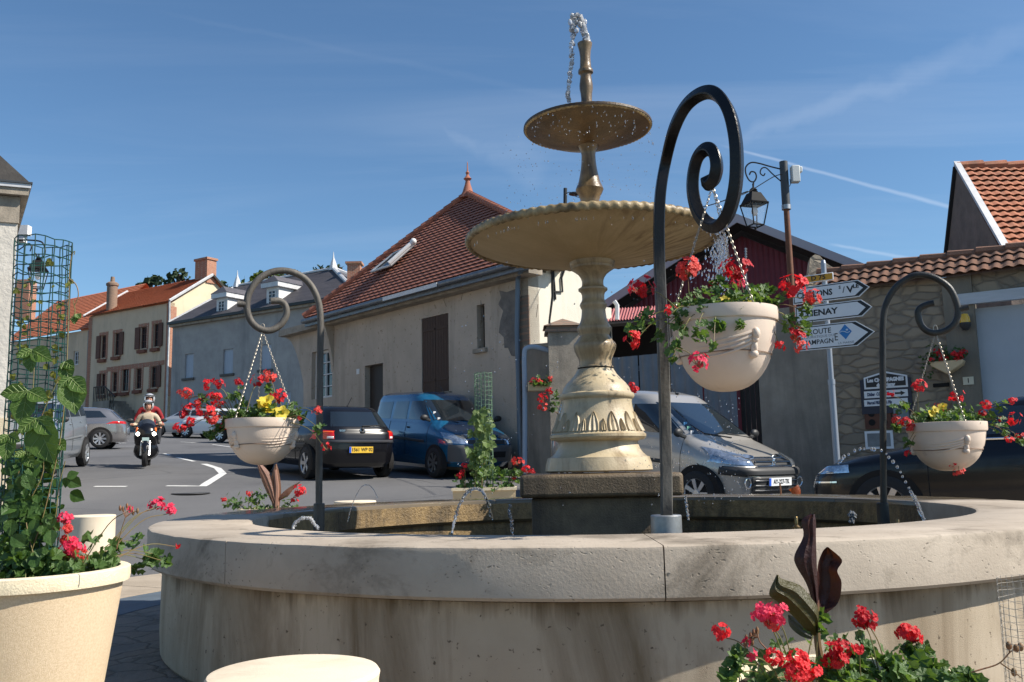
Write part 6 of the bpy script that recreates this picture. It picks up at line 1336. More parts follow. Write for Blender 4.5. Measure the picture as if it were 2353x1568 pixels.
# ------------------------------------------------------------------ road signs and boards
black_s = M('sign_black', (.015, .015, .018), .45); white_s = M('sign_white', (.74, .75, .77), .45); grey_s = M('sign_grey_letter', (.25, .26, .28), .6)
SB = at(1903, 812, 12.9); SB.z = 0; dsn = V((.80, -.60, 0)).normalized(); nsn = V((-.60, -.80, 0)).normalized()
def sS(x, y): p = on_plane(x, y, SB, dsn); return (p-SB).dot(dsn), p.z
ts = thing('road_sign_post', 'galvanised post carrying three white arrow signs and a yellow road number plate', 'road sign', (SB.x, SB.y, gz(SB.x, SB.y)))
bm = BM(); zt_s = sS(1894, 604)[1]; q = SB - nsn*.06
tube(bm, [(q.x, q.y, .0), (q.x, q.y, sS(1903, 875)[1])], .047, 12); tube(bm, [(q.x, q.y, sS(1903, 875)[1]), (q.x, q.y, zt_s)], .038, 12); lathe(bm, [(.0, 0), (.04, 0), (.028, .05), (.0, .06)], (q.x, q.y, zt_s), 10); tube(bm, [(q.x, q.y, sS(1903, 884)[1]), (q.x, q.y, sS(1903, 872)[1])], .052, 12)
obj('post', bm, M('blue_grey_steel', (.30, .33, .38), .45, .5), ts)
def spl(bm, pts, o0, o1): prism(bm, [SB + dsn*s + nsn*o0 + UP*z for s, z in pts], nsn*(o1-o0))
def arrow(x0, x1, xr, yt, yb, name='arrow_sign', shear=None):
    s0, s1 = sS(x0, yb)[0], sS(x1, (yt+yb)/2)[0]; zt, zb = sS(xr, yt)[1], sS(xr, yb)[1]; h = zt-zb; m = (zt+zb)/2; sb = sS(xr, yb)[0]
    def shp(e, tip): return [(s0+e, zb+e), (sb-e*.3-tip*.9, zb+e), (s1-e*1.4-tip, m), (sb-e*.3-tip*.9, zt-e), (s0+e, zt-e)]
    bm = BM(); spl(bm, shp(0, 0), -.02, .0); o = obj(name, bm, white_s, ts)
    bm = BM(); spl(bm, shp(.012, 0), .001, .003); sub('border', bm, black_s, o); bm = BM(); spl(bm, shp(.026, .05), .004, .006); sub('face', bm, white_s, o)
    return o, s0, s1, sb, zb, zt
def frame(s, z, off=.008): 
    x = dsn; zx = nsn; m = Matrix(((x.x, 0, zx.x, 0), (x.y, 0, zx.y, 0), (0, 1, 0, 0), (0, 0, 0, 1))); p = SB + dsn*s + nsn*off + UP*z; m.translation = p; return m
def wr_(o, txt, sz, s, z, al='LEFT', m=black_s, sx=1, bold=.0, w=None):
    return text_mesh(txt, sz, frame(s, z), .0006, m, 'lettering', o, align=al, bold=bold, sx=sx)
A1 = arrow(1822, 1998, 1974, 643, 682); A2 = arrow(1828, 2004, 1981, 688, 727); A3 = arrow(1830, 2010, 1970, 737, 795)
for o_ in (A1, A2, A3): o_[0]['_'] = 1
def child_text(A, *a, **k):
    t_ = wr_(None, *a, **k); t_.parent = A[0]; t_.matrix_parent_inverse = Matrix.Identity(4)
h1 = A1[5]-A1[4]
child_text(A1, 'CHÂLONS', h1*.50, A1[1]+.06, (A1[4]+A1[5])/2-.005, bold=.004, sx=.92)
xs2 = sS(1928, 670)[0]; child_text(A1, 'S', h1*.26, xs2, A1[4]+h1*.68, bold=.002); child_text(A1, '/', h1*.5, xs2+.05, A1[4]+h1*.5, bold=.001); child_text(A1, 'V', h1*.56, sS(1946, 664)[0]-.0, A1[4]+h1*.48, bold=.004, sx=1.1); child_text(A1, 'LE', h1*.30, sS(1960, 660)[0], A1[4]+h1*.64, bold=.003, sx=1.15)
child_text(A2, 'CHENAY', h1*.50, A2[1]+.07, (A2[4]+A2[5])/2-.0, bold=.004, sx=1.12)
h3 = A3[5]-A3[4]
child_text(A3, 'ROUTE', h3*.30, A3[1]+.19, A3[4]+h3*.72, bold=.001, sx=.95); child_text(A3, 'TOURISTIQUE DU', h3*.135, A3[1]+.11, A3[4]+h3*.52, m=grey_s, sx=1.15); child_text(A3, 'HAMPAGN', h3*.27, A3[1]+.10, A3[4]+h3*.30, bold=.001, sx=.95); child_text(A3, 'C', h3*.44, A3[1]+.04, A3[4]+h3*.34, sx=.7); child_text(A3, 'E', h3*.42, A3[1]+.555, A3[4]+h3*.42, sx=.75)
sl_, zl_ = sS(1943, 768)[0], A3[4]+h3*.60; bm = BM(); r_ = h3*.30
spl(bm, [(sl_, zl_-r_), (sl_+r_*.85, zl_), (sl_, zl_+r_), (sl_-r_*.85, zl_)], .007, .009); sub('emblem', bm, M('emblem_blue', (.03, .20, .50), .5), A3[0])
bm = BM(); tube(bm, [SB + dsn*(sl_+r_*a) + nsn*.010 + UP*(zl_+r_*b) for a, b in ((-.8, -.05), (-.45, .12), (-.1, .05), (.3, -.15), (.62, .0))], .007, 5); ball(bm, SB + dsn*(sl_+r_*.25) + nsn*.010 + UP*(zl_+r_*.25), .018, (1, 1, 1)); sub('emblem_wave', bm, M('emblem_pale', (.5, .62, .75), .5), A3[0])
child_text(A3, 'LA MARNE', h3*.12, sl_, A3[4]+h3*.17, al='CENTER', m=grey_s, sx=1.1)
s0, s1, z0, z1_ = sS(1847, 640)[0], sS(1915, 640)[0], sS(1880, 648)[1], sS(1880, 630)[1]
bm = BM(); spl(bm, [(s0, z0), (s1, z0), (s1, z1_), (s0, z1_)], -.02, 0); o_ = bevel(obj('road_number_plate', bm, white_s, ts), .012); bm = BM(); spl(bm, [(s0+.014, z0+.014), (s1-.014, z0+.014), (s1-.014, z1_-.014), (s0+.014, z1_-.014)], .001, .004); sub('face', bm, M('sign_yellow', (.62, .30, .02), .5), o_)
t_ = wr_(None, 'D 75', (z1_-z0)*.8, (s0+s1)/2, (z0+z1_)/2, al='CENTER', bold=.002, sx=1.15); t_.parent = o_; t_.matrix_parent_inverse = Matrix.Identity(4)
# board on the stone wall
tbd = thing('notice_board', 'black notice board with an arched heading and white name panels on the stone wall', 'notice board', PW + nW*.05)
def WF(s, z, off): 
    x = -dW; m = Matrix(((x.x, 0, nW.x, 0), (x.y, 0, nW.y, 0), (0, 1, 0, 0), (0, 0, 0, 1))); m.translation = PW + dW*s + nW*off + UP*z; return m
def wp(bm, pts, o0, o1): prism(bm, [PW + dW*s + nW*o0 + UP*z for s, z in pts], nW*(o1-o0))
def WR(x0, x1, xr, y0, y1): return sW(x1, y1, .1)[0], sW(x0, y1, .1)[0], sW(xr, y1, .1)[1], sW(xr, y0, .1)[1]
a, b, c, e = WR(1983, 2087, 2035, 868, 936)
bm = BM(); wp(bm, [(a-.06, c-.1), (b+.03, c-.1), (b+.03, e-.02), ((a+b)/2, e+.10), (a-.06, e-.02)], .02, .06); obj('panel', bm, M('navy_board', (.02, .022, .04), .5), tbd)
rows = [WR(1985, 2086, 2035, 865, 892), WR(1985, 2086, 2035, 897, 913), WR(1985, 2086, 2035, 917, 932)]
a, b, c, e = rows[0]; bm = BM(); wp(bm, [(a, c), (b, c), (b, e), ((a*.5+b*.5), e+.09), (a, e)], .061, .066); o_ = obj('heading', bm, white_s, tbd)
bm = BM(); wp(bm, [(a+.03, c+.03), (b-.03, c+.03), (b-.03, e-.02), ((a*.5+b*.5), e+.06), (a+.03, e-.02)], .067, .070); sub('heading_field', bm, black_s, o_)
def wt(txt, sz, s, z, m, par, sx=1, al='CENTER', bold=.002, off=.072):
    t_ = text_mesh(txt, sz, WF(s, z, off), .0006, m, 'lettering', None, align=al, bold=bold, sx=sx); t_.parent = par; t_.matrix_parent_inverse = Matrix.Identity(4)
hh = e-c; wt('Les CHAMPAGNES', hh*.42, (a+b)/2, c+hh*.72, white_s, o_, sx=.86, bold=.006); wt('de Trigny', hh*.40, (a+b)/2, c+hh*.30, white_s, o_, sx=.95, bold=.006)
for (a, b, c, e), tx in zip(rows[1:], ('Didier  COCHUT', 'Marcel FRESNE & Fils')):
    bm = BM(); wp(bm, [(a, c), (b, c), (b, e), (a, e)], .061, .066); o_ = obj('name_panel', bm, white_s, tbd); wt(tx, (e-c)*.66, b-.05, (c+e)/2, M('navy_letter', (.03, .05, .12), .5), o_, sx=.62, al='LEFT', bold=.003)
    if tx[0] == 'D':
        bm = BM(); s_ = a+.04; m_ = (c+e)/2; wp(bm, [(s_, m_), (s_+.07, m_-.04), (s_+.07, m_-.015), (s_+.16, m_-.015), (s_+.16, m_+.015), (s_+.07, m_+.015), (s_+.07, m_+.04)], .067, .07); sub('arrow', bm, black_s, o_)
thatch = thing('wooden_hatch', 'dark red-brown hatch with four round holes below the notice board', 'hatch', PW + nW*.04)
a, b, c, e = WR(1987, 2048, 2020, 936, 985); bm = BM(); wp(bm, [(a, c), (b, c), (b, e), (a, e)], .0, .05); obj('board', bm, br_red, thatch)
bm = BM()
for i in (0.27, .73):
    for j in (.3, .72): cc_ = PW + dW*(a+(b-a)*i) + nW*.051 + UP*(c+(e-c)*j); prism(bm, [cc_ + dW*(.055*cos(t)) + UP*(.055*sin(t)) for t in [2*pi*k/14 for k in range(14)]], nW*.006)
obj('ring', bm, dark_in, thatch)
tp_ = thing('framed_poster', 'framed grey poster low on the stone wall behind the black car', 'poster', PW + nW*.04)
a, b, c, e = WR(1987, 2052, 2020, 990, 1032); bm = BM(); wp(bm, [(a, c), (b, c), (b, e), (a, e)], .0, .03); obj('frame', bm, white_s, tp_); bm = BM(); wp(bm, [(a+.04, c+.04), (b-.04, c+.04), (b-.04, e-.04), (a+.04, e-.04)], .031, .035); obj('print', bm, M('poster_print', (.12, .13, .14), .6, c2=(.30, .31, .31), sc=4, var=1), tp_)
a, b, c, e = WR(2055, 2090, 2070, 938, 985); tag(obj('glazed_case', (lambda bm: (wp(bm, [(a, c), (b, c), (b, e), (a, e)], .02, .07), bm)[1])(BM()), M('grey_blue_case', (.16, .2, .22), .4)), 'small grey-blue glazed case beside the red-brown hatch', 'display case')
a, b, c, e = WR(2213, 2238, 2225, 866, 884); bm = BM(); wp(bm, [(a, c), (b, c), (b, e), (a, e)], .065, .08); o_ = tag(obj('house_number', bm, M('cream_plate', (.62, .58, .45), .5)), 'small cream house number plate reading 1 on the pier', 'number plate'); wt('1', (e-c)*.8, (a+b)/2, (c+e)/2, black_s, o_, off=.082)
a, b, c, e = WR(2142, 2180, 2160, 880, 889); bm = BM(); wp(bm, [(a, c), (b, c), (b, e), (a, e)], .0, .02); tag(bevel(obj('letter_slot', bm, dark_in), .01), 'dark letter slot in the rendered wall near the house number', 'letter slot')
tal = thing('alarm_lamp', 'yellow warning lamp on a black bracket beside the garage door', 'lamp', PW + nW*.1); a, b, c, e = WR(2210, 2232, 2221, 724, 765); q = PW + dW*((a+b)/2) + nW*.17 + UP*(c+(e-c)*.68)
bm = BM(); lathe(bm, [(.0, .11), (.05, .10), (.075, .05), (.08, -.04), (.0, -.04)], q, 16); obj('lens', bm, M('yellow_lens', (.75, .42, .01), .25, coat=1), tal); bm = BM(); lathe(bm, [(.0, -.041), (.085, -.041), (.085, -.09), (.04, -.16), (.0, -.17)], q, 16); tube(bm, [q-UP*.1, q-UP*.1-nW*.16], .025, 6); obj('bracket', bm, blk_pl, tal)
tfb = thing('wall_planter', 'stone wall basket of red flowers above the letter slot', 'flower box', PW + nW*.1); a, b, c, e = WR(2142, 2222, 2180, 832, 862)
bm = BM(); prism(bm, [PW+dW*s+nW*.06+UP*z for s, z in ((a, e), (b, e), (b-.03, e-.07), (b-.25, c), (a+.25, c), (a+.03, e-.07))], nW*.3); bevel(obj('basket', bm, planter_m, tfb), .03); WBX = (PW + dW*(a+b)/2 + nW*.2 + UP*e, (b-a)/2)
# ------------------------------------------------------------------ people and scooter
def skinmesh(P, E_, Rr, sub_=2):
    me = bpy.data.meshes.new('s'); me.from_pydata([tuple(p) for p in P], E_, []); o = bpy.data.objects.new('s', me); COL.objects.link(o)
    m = o.modifiers.new('a', 'SKIN'); m.use_smooth_shade = True; s = o.modifiers.new('b', 'SUBSURF'); s.levels = s.render_levels = sub_
    for i, v in enumerate(me.skin_vertices[0].data): r = Rr[i]; v.radius = (r, r) if isinstance(r, (int, float)) else r; v.use_root = (i == 0)
    bpy.context.view_layer.update(); r_ = bpy.data.meshes.new_from_object(o.evaluated_get(bpy.context.evaluated_depsgraph_get())); COL.objects.unlink(o); bpy.data.objects.remove(o); return r_
hSc = R(289); q = at(336, 1068, 21.3); scl = on(q.x, 21.3); slope = -.0
def localthing(*a, **k): t = thing(*a, **k); t['_local'] = 1; return t
sct = localthing('motor_scooter', 'black maxi scooter with its two headlamps lit coming down the road', 'scooter', loc=scl, rz=hSc)
blk = MT['black_paint']
def loft(bm, st, n=16):
    rs = [[bm.verts.new((x, hw*cos(2*pi*k/n), z+hh*sin(2*pi*k/n)*(1 if sin(2*pi*k/n) > 0 else .9))) for k in range(n)] for x, z, hw, hh in st]
    for a, b in zip(rs, rs[1:]):
        for k in range(n): bm.faces.new((a[k], a[(k+1) % n], b[(k+1) % n], b[k]))
    bm.faces.new(rs[0]); bm.faces.new(list(reversed(rs[-1])))
bm = BM(); loft(bm, [(.62, .80, .05, .06), (.58, .80, .17, .16), (.50, .80, .26, .24), (.40, .74, .29, .36), (.28, .66, .27, .40), (.15, .55, .22, .25), (-.1, .48, .20, .18), (-.4, .60, .20, .2), (-.75, .72, .19, .18), (-.95, .78, .12, .10), (-1.0, .8, .03, .03)])
loft(bm, [(.44, .45, .16, .18), (.38, .42, .28, .26), (.22, .38, .30, .24), (.1, .36, .26, .14), (-.4, .34, .24, .12), (-.6, .36, .1, .08)]); obj('fairing', bm, blk, sct, world=False)
for x in (.72, -.72):
    bm = BM(); rr = .27; prof = [(rr*.62, -.055), (rr*.9, -.06), (rr, -.03), (rr, .03), (rr*.9, .06), (rr*.62, .055)]; lathe(bm, prof, (0, 0, 0), 28); bmesh.ops.transform(bm, matrix=Matrix.Translation((x, 0, rr)) @ Matrix.Rotation(pi/2, 4, 'X'), verts=bm.verts[:]); w_ = obj('wheel', bm, tyre_m, sct, world=False)
    bm = BM(); lathe(bm, [(rr*.64, -.03), (rr*.2, -.02), (.0, -.02), (.0, .02), (rr*.2, .02), (rr*.64, .03)], (0, 0, 0), 20); bmesh.ops.transform(bm, matrix=Matrix.Translation((x, 0, rr)) @ Matrix.Rotation(pi/2, 4, 'X'), verts=bm.verts[:]); sub('rim', bm, alloy, w_)
bm = BM(); loft(bm, [(1.0, .36, .03, .03), (.95, .48, .08, .05), (.80, .58, .09, .05), (.6, .56, .09, .05), (.48, .5, .07, .04)]); obj('mudguard', bm, blk, sct, world=False)
bm = BM()
for sg in (-1, 1): tube(bm, [(.72, sg*.09, .27), (.58, sg*.09, .62)], .028, 8)
obj('fork', bm, alloy, sct, world=False)
for sg in (-1, 1):
    bm = BM(); ball(bm, (.545, sg*.145, .80), .085, (.55, 1.1, .72)); obj('headlight', bm, emit('headlamp_glow', (1.0, .95, .82), 6.0), sct, world=False)
    bm = BM(); ball(bm, (.50, sg*.21, .90), .06, (.5, .6, 1.1)); obj('indicator', bm, or_lens, sct, world=False)
    bm = BM(); tube(bm, [(.30, sg*.18, 1.08), (.28, sg*.36, 1.14)], .010, 5); ball(bm, (.29, sg*.40, 1.15), .07, (.35, 1.1, .7)); obj('mirror', bm, blk_pl, sct, world=False)
bm = BM(); vs = []
for i in range(9):
    y = -.20+.4*i/8; k = (abs(y)/.2)**2; vs.append([bm.verts.new(V(p)) for p in ((.50-.1*k, y, .98), (.44-.1*k, y*.95, 1.08), (.36-.08*k, y*.8, 1.18-.06*k), (.345-.08*k, y*.8, 1.178-.06*k), (.43-.1*k, y*.95, 1.075), (.485-.1*k, y, .975))])
for a, b in zip(vs, vs[1:]):
    for k in range(6): bm.faces.new((a[k], a[(k+1) % 6], b[(k+1) % 6], b[k]))
obj('windshield', bm, M('smoked_screen', (.03, .035, .045), .08, spec=1), sct, world=False)
bm = BM(); tube(bm, catmull([(.12, -.36, 1.0), (.2, -.25, 1.02), (.28, 0, 1.0), (.2, .25, 1.02), (.12, .36, 1.0)], 4), .014, 8); obj('handlebar', bm, blk_pl, sct, world=False)
bm = BM(); loft(bm, [(.05, .80, .10, .03), (-.02, .82, .17, .05), (-.35, .80, .18, .06), (-.5, .88, .17, .06), (-.85, .92, .14, .06), (-.92, .92, .05, .03)]); obj('saddle', bm, blk_pl, sct, world=False)
bm = BM(); cbox(bm, (.66, 0, .66), (.01, .16, .1)); obj('front_panel', bm, chrome, sct, world=False)
sct.scale = (.93, .93, .93)
skin_c = M('skin', (.50, .26, .18), .6, sub=.1)
def rider(label, off, jac, trou, back, hz):
    off = (off[0], off[1])
    t = localthing('person', label, 'person', loc=scl + V((0, 0, 0)), rz=hSc); x0, z0 = off
    P = [(x0, 0, z0), (x0+.02, 0, z0+.18), (x0+.05, 0, z0+.36), (x0+.06, 0, z0+.47), (x0+.07, 0, z0+.54), (x0+.09, 0, z0+.64), (x0+.09, 0, z0+.74)]
    E_ = [(0, 1), (1, 2), (2, 3), (3, 4), (4, 5), (5, 6)]; Rr = [(.15, .13), (.15, .115), (.17, .12), (.10, .09), (.055, .055), (.085, .09), (.06, .07)]
    for sg in (-1, 1):
        k = len(P); hx = .14 if not back else x0+.22
        if not back: P += [(x0+.06, sg*.19, z0+.44), (x0+.03, sg*.30, z0+.22), (x0+.24, sg*.36, z0+.20), (x0+.33, sg*.36, z0+.22)]
        else: P += [(x0+.06, sg*.20, z0+.44), (x0+.04, sg*.32, z0+.20), (x0+.20, sg*.30, z0+.02), (x0+.28, sg*.24, z0+.0)]
        E_ += [(3, k), (k, k+1), (k+1, k+2), (k+2, k+3)]; Rr += [.075, .055, .040, .032]
        k = len(P); sp_ = .17 if not back else .26
        P += [(x0+.04, sg*.12, z0-.02), (x0+.42, sg*sp_, z0-.02), (x0+.40, sg*(sp_+.0), z0-.40), (x0+.52, sg*(sp_+.01), z0-.45)]
        E_ += [(0, k), (k, k+1), (k+1, k+2), (k+2, k+3)]; Rr += [.095, .075, .05, .04]
    me = skinmesh(P, E_, Rr, 2); b = bpy.data.objects.new('body', me); COL.objects.link(b); b.parent = t
    me.materials.clear(); [me.materials.append(m_) for m_ in (jac, trou, skin_c, blk_pl)]
    for f in me.polygons:
        c_ = f.center; z = c_.z - z0; x = c_.x - x0
        f.material_index = 2 if z > .52 else (0 if z > .06 and not (x > .2 and abs(c_.y) < .1 and z < .1) else (3 if z < -.36 else 1))
        if z > -.03 and abs(c_.y) > .27 and not back and x > .29: f.material_index = 2
        if back and abs(c_.y) > .18 and x > .17 and -.06 < z < .1: f.material_index = 2 if x > .22 else 0
    for sg in (-1, 1):                                # hands: palm, four fingers and a thumb round the grip
        hc = V((x0+.35, sg*.36, z0+.22)) if not back else V((x0+.29, sg*.24, z0+.0)); bm = BM(); ball(bm, hc, .036, (1.1, 1.1, .6))
        for i in range(4): y_ = (i-1.5)*.018; tube(bm, catmull([hc+V((.02, y_, .01)), hc+V((.05, y_, .006)), hc+V((.058-.002*i, y_, -.02)), hc+V((.04, y_, -.035))], 3), .008, 6)
        tube(bm, catmull([hc+V((0, -sg*.03, 0)), hc+V((.02, -sg*.05, -.01)), hc+V((.04, -sg*.045, -.02))], 3), .009, 6); obj('hand', bm, skin_c, t, world=False)
    hx, hy, hz_ = x0+.10, 0, z0+.71
    bm = BM(); g = bmesh.ops.create_uvsphere(bm, u_segments=28, v_segments=18, radius=.142, matrix=Matrix.Translation((hx-.012, 0, hz_+.0)) @ Matrix.Diagonal((1.12, .92, 1.03, 1)))
    kill = [f for f in bm.faces if (lambda c_: c_.x > hx+.05 and c_.z < hz_+.055 and c_.z > hz_-.14 and abs(c_.y) < .098)(f.calc_center_median())]
    kill += [f for f in bm.faces if f.calc_center_median().z < hz_-.11 and f not in kill]
    bmesh.ops.delete(bm, geom=kill, context='FACES'); h_ = obj('helmet', bm, M('silver_helmet', (.6, .61, .63), .2, .35, coat=1), t, world=False); md = h_.modifiers.new('s', 'SOLIDIFY'); md.thickness = .02; md.offset = -1
    bm = BM(); tube(bm, catmull([(hx+.01, sg*.13, hz_+.03) if 0 else (hx+.135*cos(a), .128*sin(a), hz_+.075) for a in [R(-80+20*i) for i in range(9)]], 3), .014, 6); obj('visor', bm, M('helmet_trim', (.08, .085, .09), .2), t, world=False)
    bm = BM(); ball(bm, (hx+.02, 0, hz_-.035), .088, (.98, .86, 1.12)); ball(bm, (hx+.112, 0, hz_-.035), .014, (1, .8, 1.5)); tube(bm, [(hx+.098, -.022, hz_-.078), (hx+.104, 0, hz_-.08), (hx+.098, .022, hz_-.078)], .006, 5); obj('face', bm, skin_c, t, world=False)
    bm = BM(); [ball(bm, (hx+.098, s_*.03, hz_-.012), .010, (.6, 1.3, .8)) for s_ in (-1, 1)]; obj('eyes', bm, blk_pl, t, world=False)
    t.scale = (.93, .93, .93)
    if not back:
        bm = BM(); tube(bm, [(x0+.07+.06*cos(a), .062*sin(a), z0+.50-.02*cos(a)) for a in [R(30*i) for i in range(13)]], .018, 6, caps=False); obj('collar', bm, jac, t, world=False)
    return t
rider('person in a beige jacket and silver open helmet steering the black scooter', (-.22, .84), M('beige_jacket', (.52, .44, .33), .9, c2=(.42, .35, .26), sc=9, bump=.4, bs=14), M('dark_trousers', (.03, .032, .04), .9), False, 0)
rider('passenger in a red jacket and silver helmet behind the scooter driver', (-.66, 1.04), M('red_jacket', (.32, .012, .02), .8, c2=(.2, .01, .015), sc=9, bump=.4, bs=14), M('dark_trousers', (0, 0, 0)), True, 0)
# ------------------------------------------------------------------ plants
def leaf(bm, p, nrm, r, rnd, lobes=6, cup=.25):
    nrm = V(nrm).normalized(); u = nrm.orthogonal().normalized(); a = rnd.uniform(0, 2*pi); w = nrm.cross(u); u, w = u*cos(a)+w*sin(a), w*cos(a)-u*sin(a)
    c = bm.verts.new(p - nrm*r*cup*.6); n = lobes*2+1; ring = []
    for i in range(n):
        t = -2.6 + 5.2*i/(n-1); q = r*(1 if i % 2 == 1 else .74)*rnd.uniform(.9, 1.1); ring.append(bm.verts.new(p + (u*cos(t)+w*sin(t))*q + nrm*r*cup*rnd.uniform(-.4, .6)))
    for a_, b_ in zip(ring, ring[1:]): bm.faces.new((c, a_, b_))
def rdir(rnd, up=.6):
    v = V((rnd.gauss(0, 1), rnd.gauss(0, 1), rnd.gauss(0, 1))); v.normalize(); v.z = abs(v.z)*(1-up)+up; return v.normalized()
def clump(bm, c, R_, n, lr, rnd, sq=(1, 1, 1), up=.35):
    for i in range(n):
        v = V([rnd.gauss(0, .5) for _ in range(3)]); p = V(c) + V((v.x*R_*sq[0], v.y*R_*sq[1], v.z*R_*sq[2])); d = rdir(rnd, up) + V((0, -.5, 0)); leaf(bm, p, d, lr*rnd.uniform(.6, 1.15), rnd)
def petal(bm, p, d, n, l, w):
    s = d.cross(n).normalized(); a = bm.verts.new(p); vs = [bm.verts.new(p + d*l*x + s*w*y + n*l*z) for x, y, z in ((.45, .42, .12), (.9, .5, .08), (1.05, 0, -.04), (.9, -.5, .08), (.45, -.42, .12))]
    bm.faces.new([a]+vs)
def head(name, p, r, rnd, m, parent, n=None, stems=True):
    bm = BM(); n = n or int(rnd.uniform(12, 18)); fr_ = max(.010, r*.36)
    for i in range(n):
        v = V([rnd.gauss(0, 1) for _ in range(3)]).normalized(); v.z = v.z*.75+.12; c = p + v*r*rnd.uniform(.5, 1.12); nn = (v + V((0, -.35, .2))).normalized(); u = nn.orthogonal().normalized(); w = nn.cross(u); a0 = rnd.uniform(0, 2*pi)
        for k in range(5): a = a0 + k*2*pi/5 + rnd.uniform(-.2, .2); petal(bm, c, (u*cos(a)+w*sin(a)+nn*.25).normalized(), nn, fr_*rnd.uniform(.75, 1.2), fr_*.8)
        if stems and r > .012: tube(bm, [p - V((0, 0, r*.55)), c], max(.0006, r*.025), 3, mi=1, caps=False)
    return obj(name, bm, [m, stem_red], parent, smooth=False)
def stems(bm, l, r=.0022, k=5):
    tube(bm, catmull(l, k), lambda t: r*(1-.35*t), 5, caps=True)
def geranium(label, base, R_, heads, clumps, nrim, lr, seed, group, extra=None, lm=None, up=.06, hm=None, name='geranium', cat='geranium', sr=.0022):
    rnd = random.Random(seed); t = thing(name, label, cat, base, 0, group); bm = BM(); B = V(base)
    for i in range(nrim):
        a = rnd.uniform(0, 2*pi); q = R_*rnd.uniform(0, 1.04)**.5; leaf(bm, B + V((q*cos(a), q*sin(a), rnd.uniform(-.005, up)*(1.25-q/R_*.7))), rdir(rnd, .35)+V((0, -.35, 0)), lr*rnd.uniform(.6, 1.15), rnd)
    sb = BM()
    for c in clumps:
        p = at(c[0], c[1], c[2]); clump(bm, p, c[3]*c[2]/F, int(c[4]*1.35), lr, rnd)
        a = math.atan2(p.y-B.y, p.x-B.x); s0 = B + V((R_*.7*cos(a), R_*.7*sin(a), 0)); mid_ = s0.lerp(p, .5) + V((0, 0, (p-s0).length*.16)); stems(sb, [s0, mid_, p], sr)
    obj('foliage', bm, lm or leaf_g, t, smooth=False)
    for h in heads:
        p = at(h[0], h[1], h[2]); r = h[3]*h[2]/F; head('flower_head', p, r, rnd, (h[4] if len(h) > 4 else hm) or rnd.choice((red_m, red_m, deep_m, fade_m)), t, h[5] if len(h) > 5 else None)
        if len(h) > 6: s0 = at(*h[6], h[2])
        else: a = math.atan2(p.y-B.y, p.x-B.x); s0 = B + V((R_*.75*cos(a), R_*.75*sin(a), 0))
        mid_ = s0.lerp(p, .6) + V((0, 0, (p-s0).length*.12)); stems(sb, [s0, mid_, p - V((0, 0, r*.5))], sr)
    obj('stems', sb, stem_m, t)
    return t
def petunia(label, pts, Y, r, seed, base):
    rnd = random.Random(seed); t = thing('petunia', label, 'petunia', at(pts[0][0], pts[0][1], Y))
    for x, y in pts:
        p = at(x, y, Y+rnd.uniform(-.02, .02)); bm = BM(); nn = V((rnd.uniform(-.5, .5), -.8, rnd.uniform(.1, .8))).normalized(); u = nn.orthogonal().normalized(); w = nn.cross(u); c = bm.verts.new(p-nn*r*.9); k = 20
        r1_ = [bm.verts.new(p - nn*r*.15 + (u*cos(2*pi*i/k)+w*sin(2*pi*i/k))*r*.35) for i in range(k)]; r2_ = [bm.verts.new(p + (u*cos(2*pi*i/k)+w*sin(2*pi*i/k))*r*(.92+.14*cos(5*2*pi*i/k)) + nn*r*.14*sin(2*pi*i*3/k+seed)) for i in range(k)]
        for i in range(k): j = (i+1) % k; bm.faces.new((c, r1_[i], r1_[j])); bm.faces.new((r1_[i], r2_[i], r2_[j], r1_[j]))
        obj('flower', bm, yel_m, t)
    bm = BM(); [leaf(bm, at(pts[0][0]+rnd.uniform(-28, 28), pts[0][1]+rnd.uniform(6, 22), Y+rnd.uniform(-.02, .05)), rdir(rnd), r*.6, rnd) for _ in range(14)]; obj('foliage', bm, leaf_g, t, smooth=False)
GB = 'red geraniums in the hanging baskets'
c, r, h = BN; cb = (c.x, c.y, c.z-.015)
geranium('large red geranium trailing over the nearest hanging basket', cb, r*.95,
 [(1580,622,3.45,30,None,24),(1474,662,3.5,27,None,20),(1692,618,3.55,31,None,22),(1540,716,3.3,16,None,7),(1452,783,3.4,23,None,14),(1605,832,3.22,26,pink_m,13,(1553,800)),(1697,650,3.6,18,pink_m,12),(1642,655,3.5,12,None,5),(1822,660,3.45,33,None,22),(1868,684,3.4,24,None,14),(1831,772,3.4,22,None,13),(1793,795,3.4,14,None,8),(1838,795,3.4,18,None,10)],
 [(1480,735,3.45,26,16),(1450,755,3.45,16,8),(1560,735,3.4,24,16),(1553,800,3.25,20,9),(1600,762,3.25,22,13),(1640,800,3.22,8,3),(1510,770,3.4,16,7),(1545,825,3.3,12,4),(1612,700,3.35,28,22),(1650,655,3.5,22,16),(1680,700,3.4,26,18),(1735,690,3.5,30,24),(1780,700,3.45,24,14),(1820,735,3.4,18,9),(1850,755,3.4,16,8),(1846,712,3.4,16,7),(1648,745,3.3,18,11),(1700,745,3.3,14,6),(1765,670,3.5,14,8)],
 190, .0215, 11, GB, up=.11, sr=.0021)
petunia('yellow petunia among the leaves of the nearest basket', [(1668, 690), (1690, 708), (1722, 700)], 3.42, .026, 3, c)
c, r, h = BL_; cb = (c.x, c.y, c.z-.015)
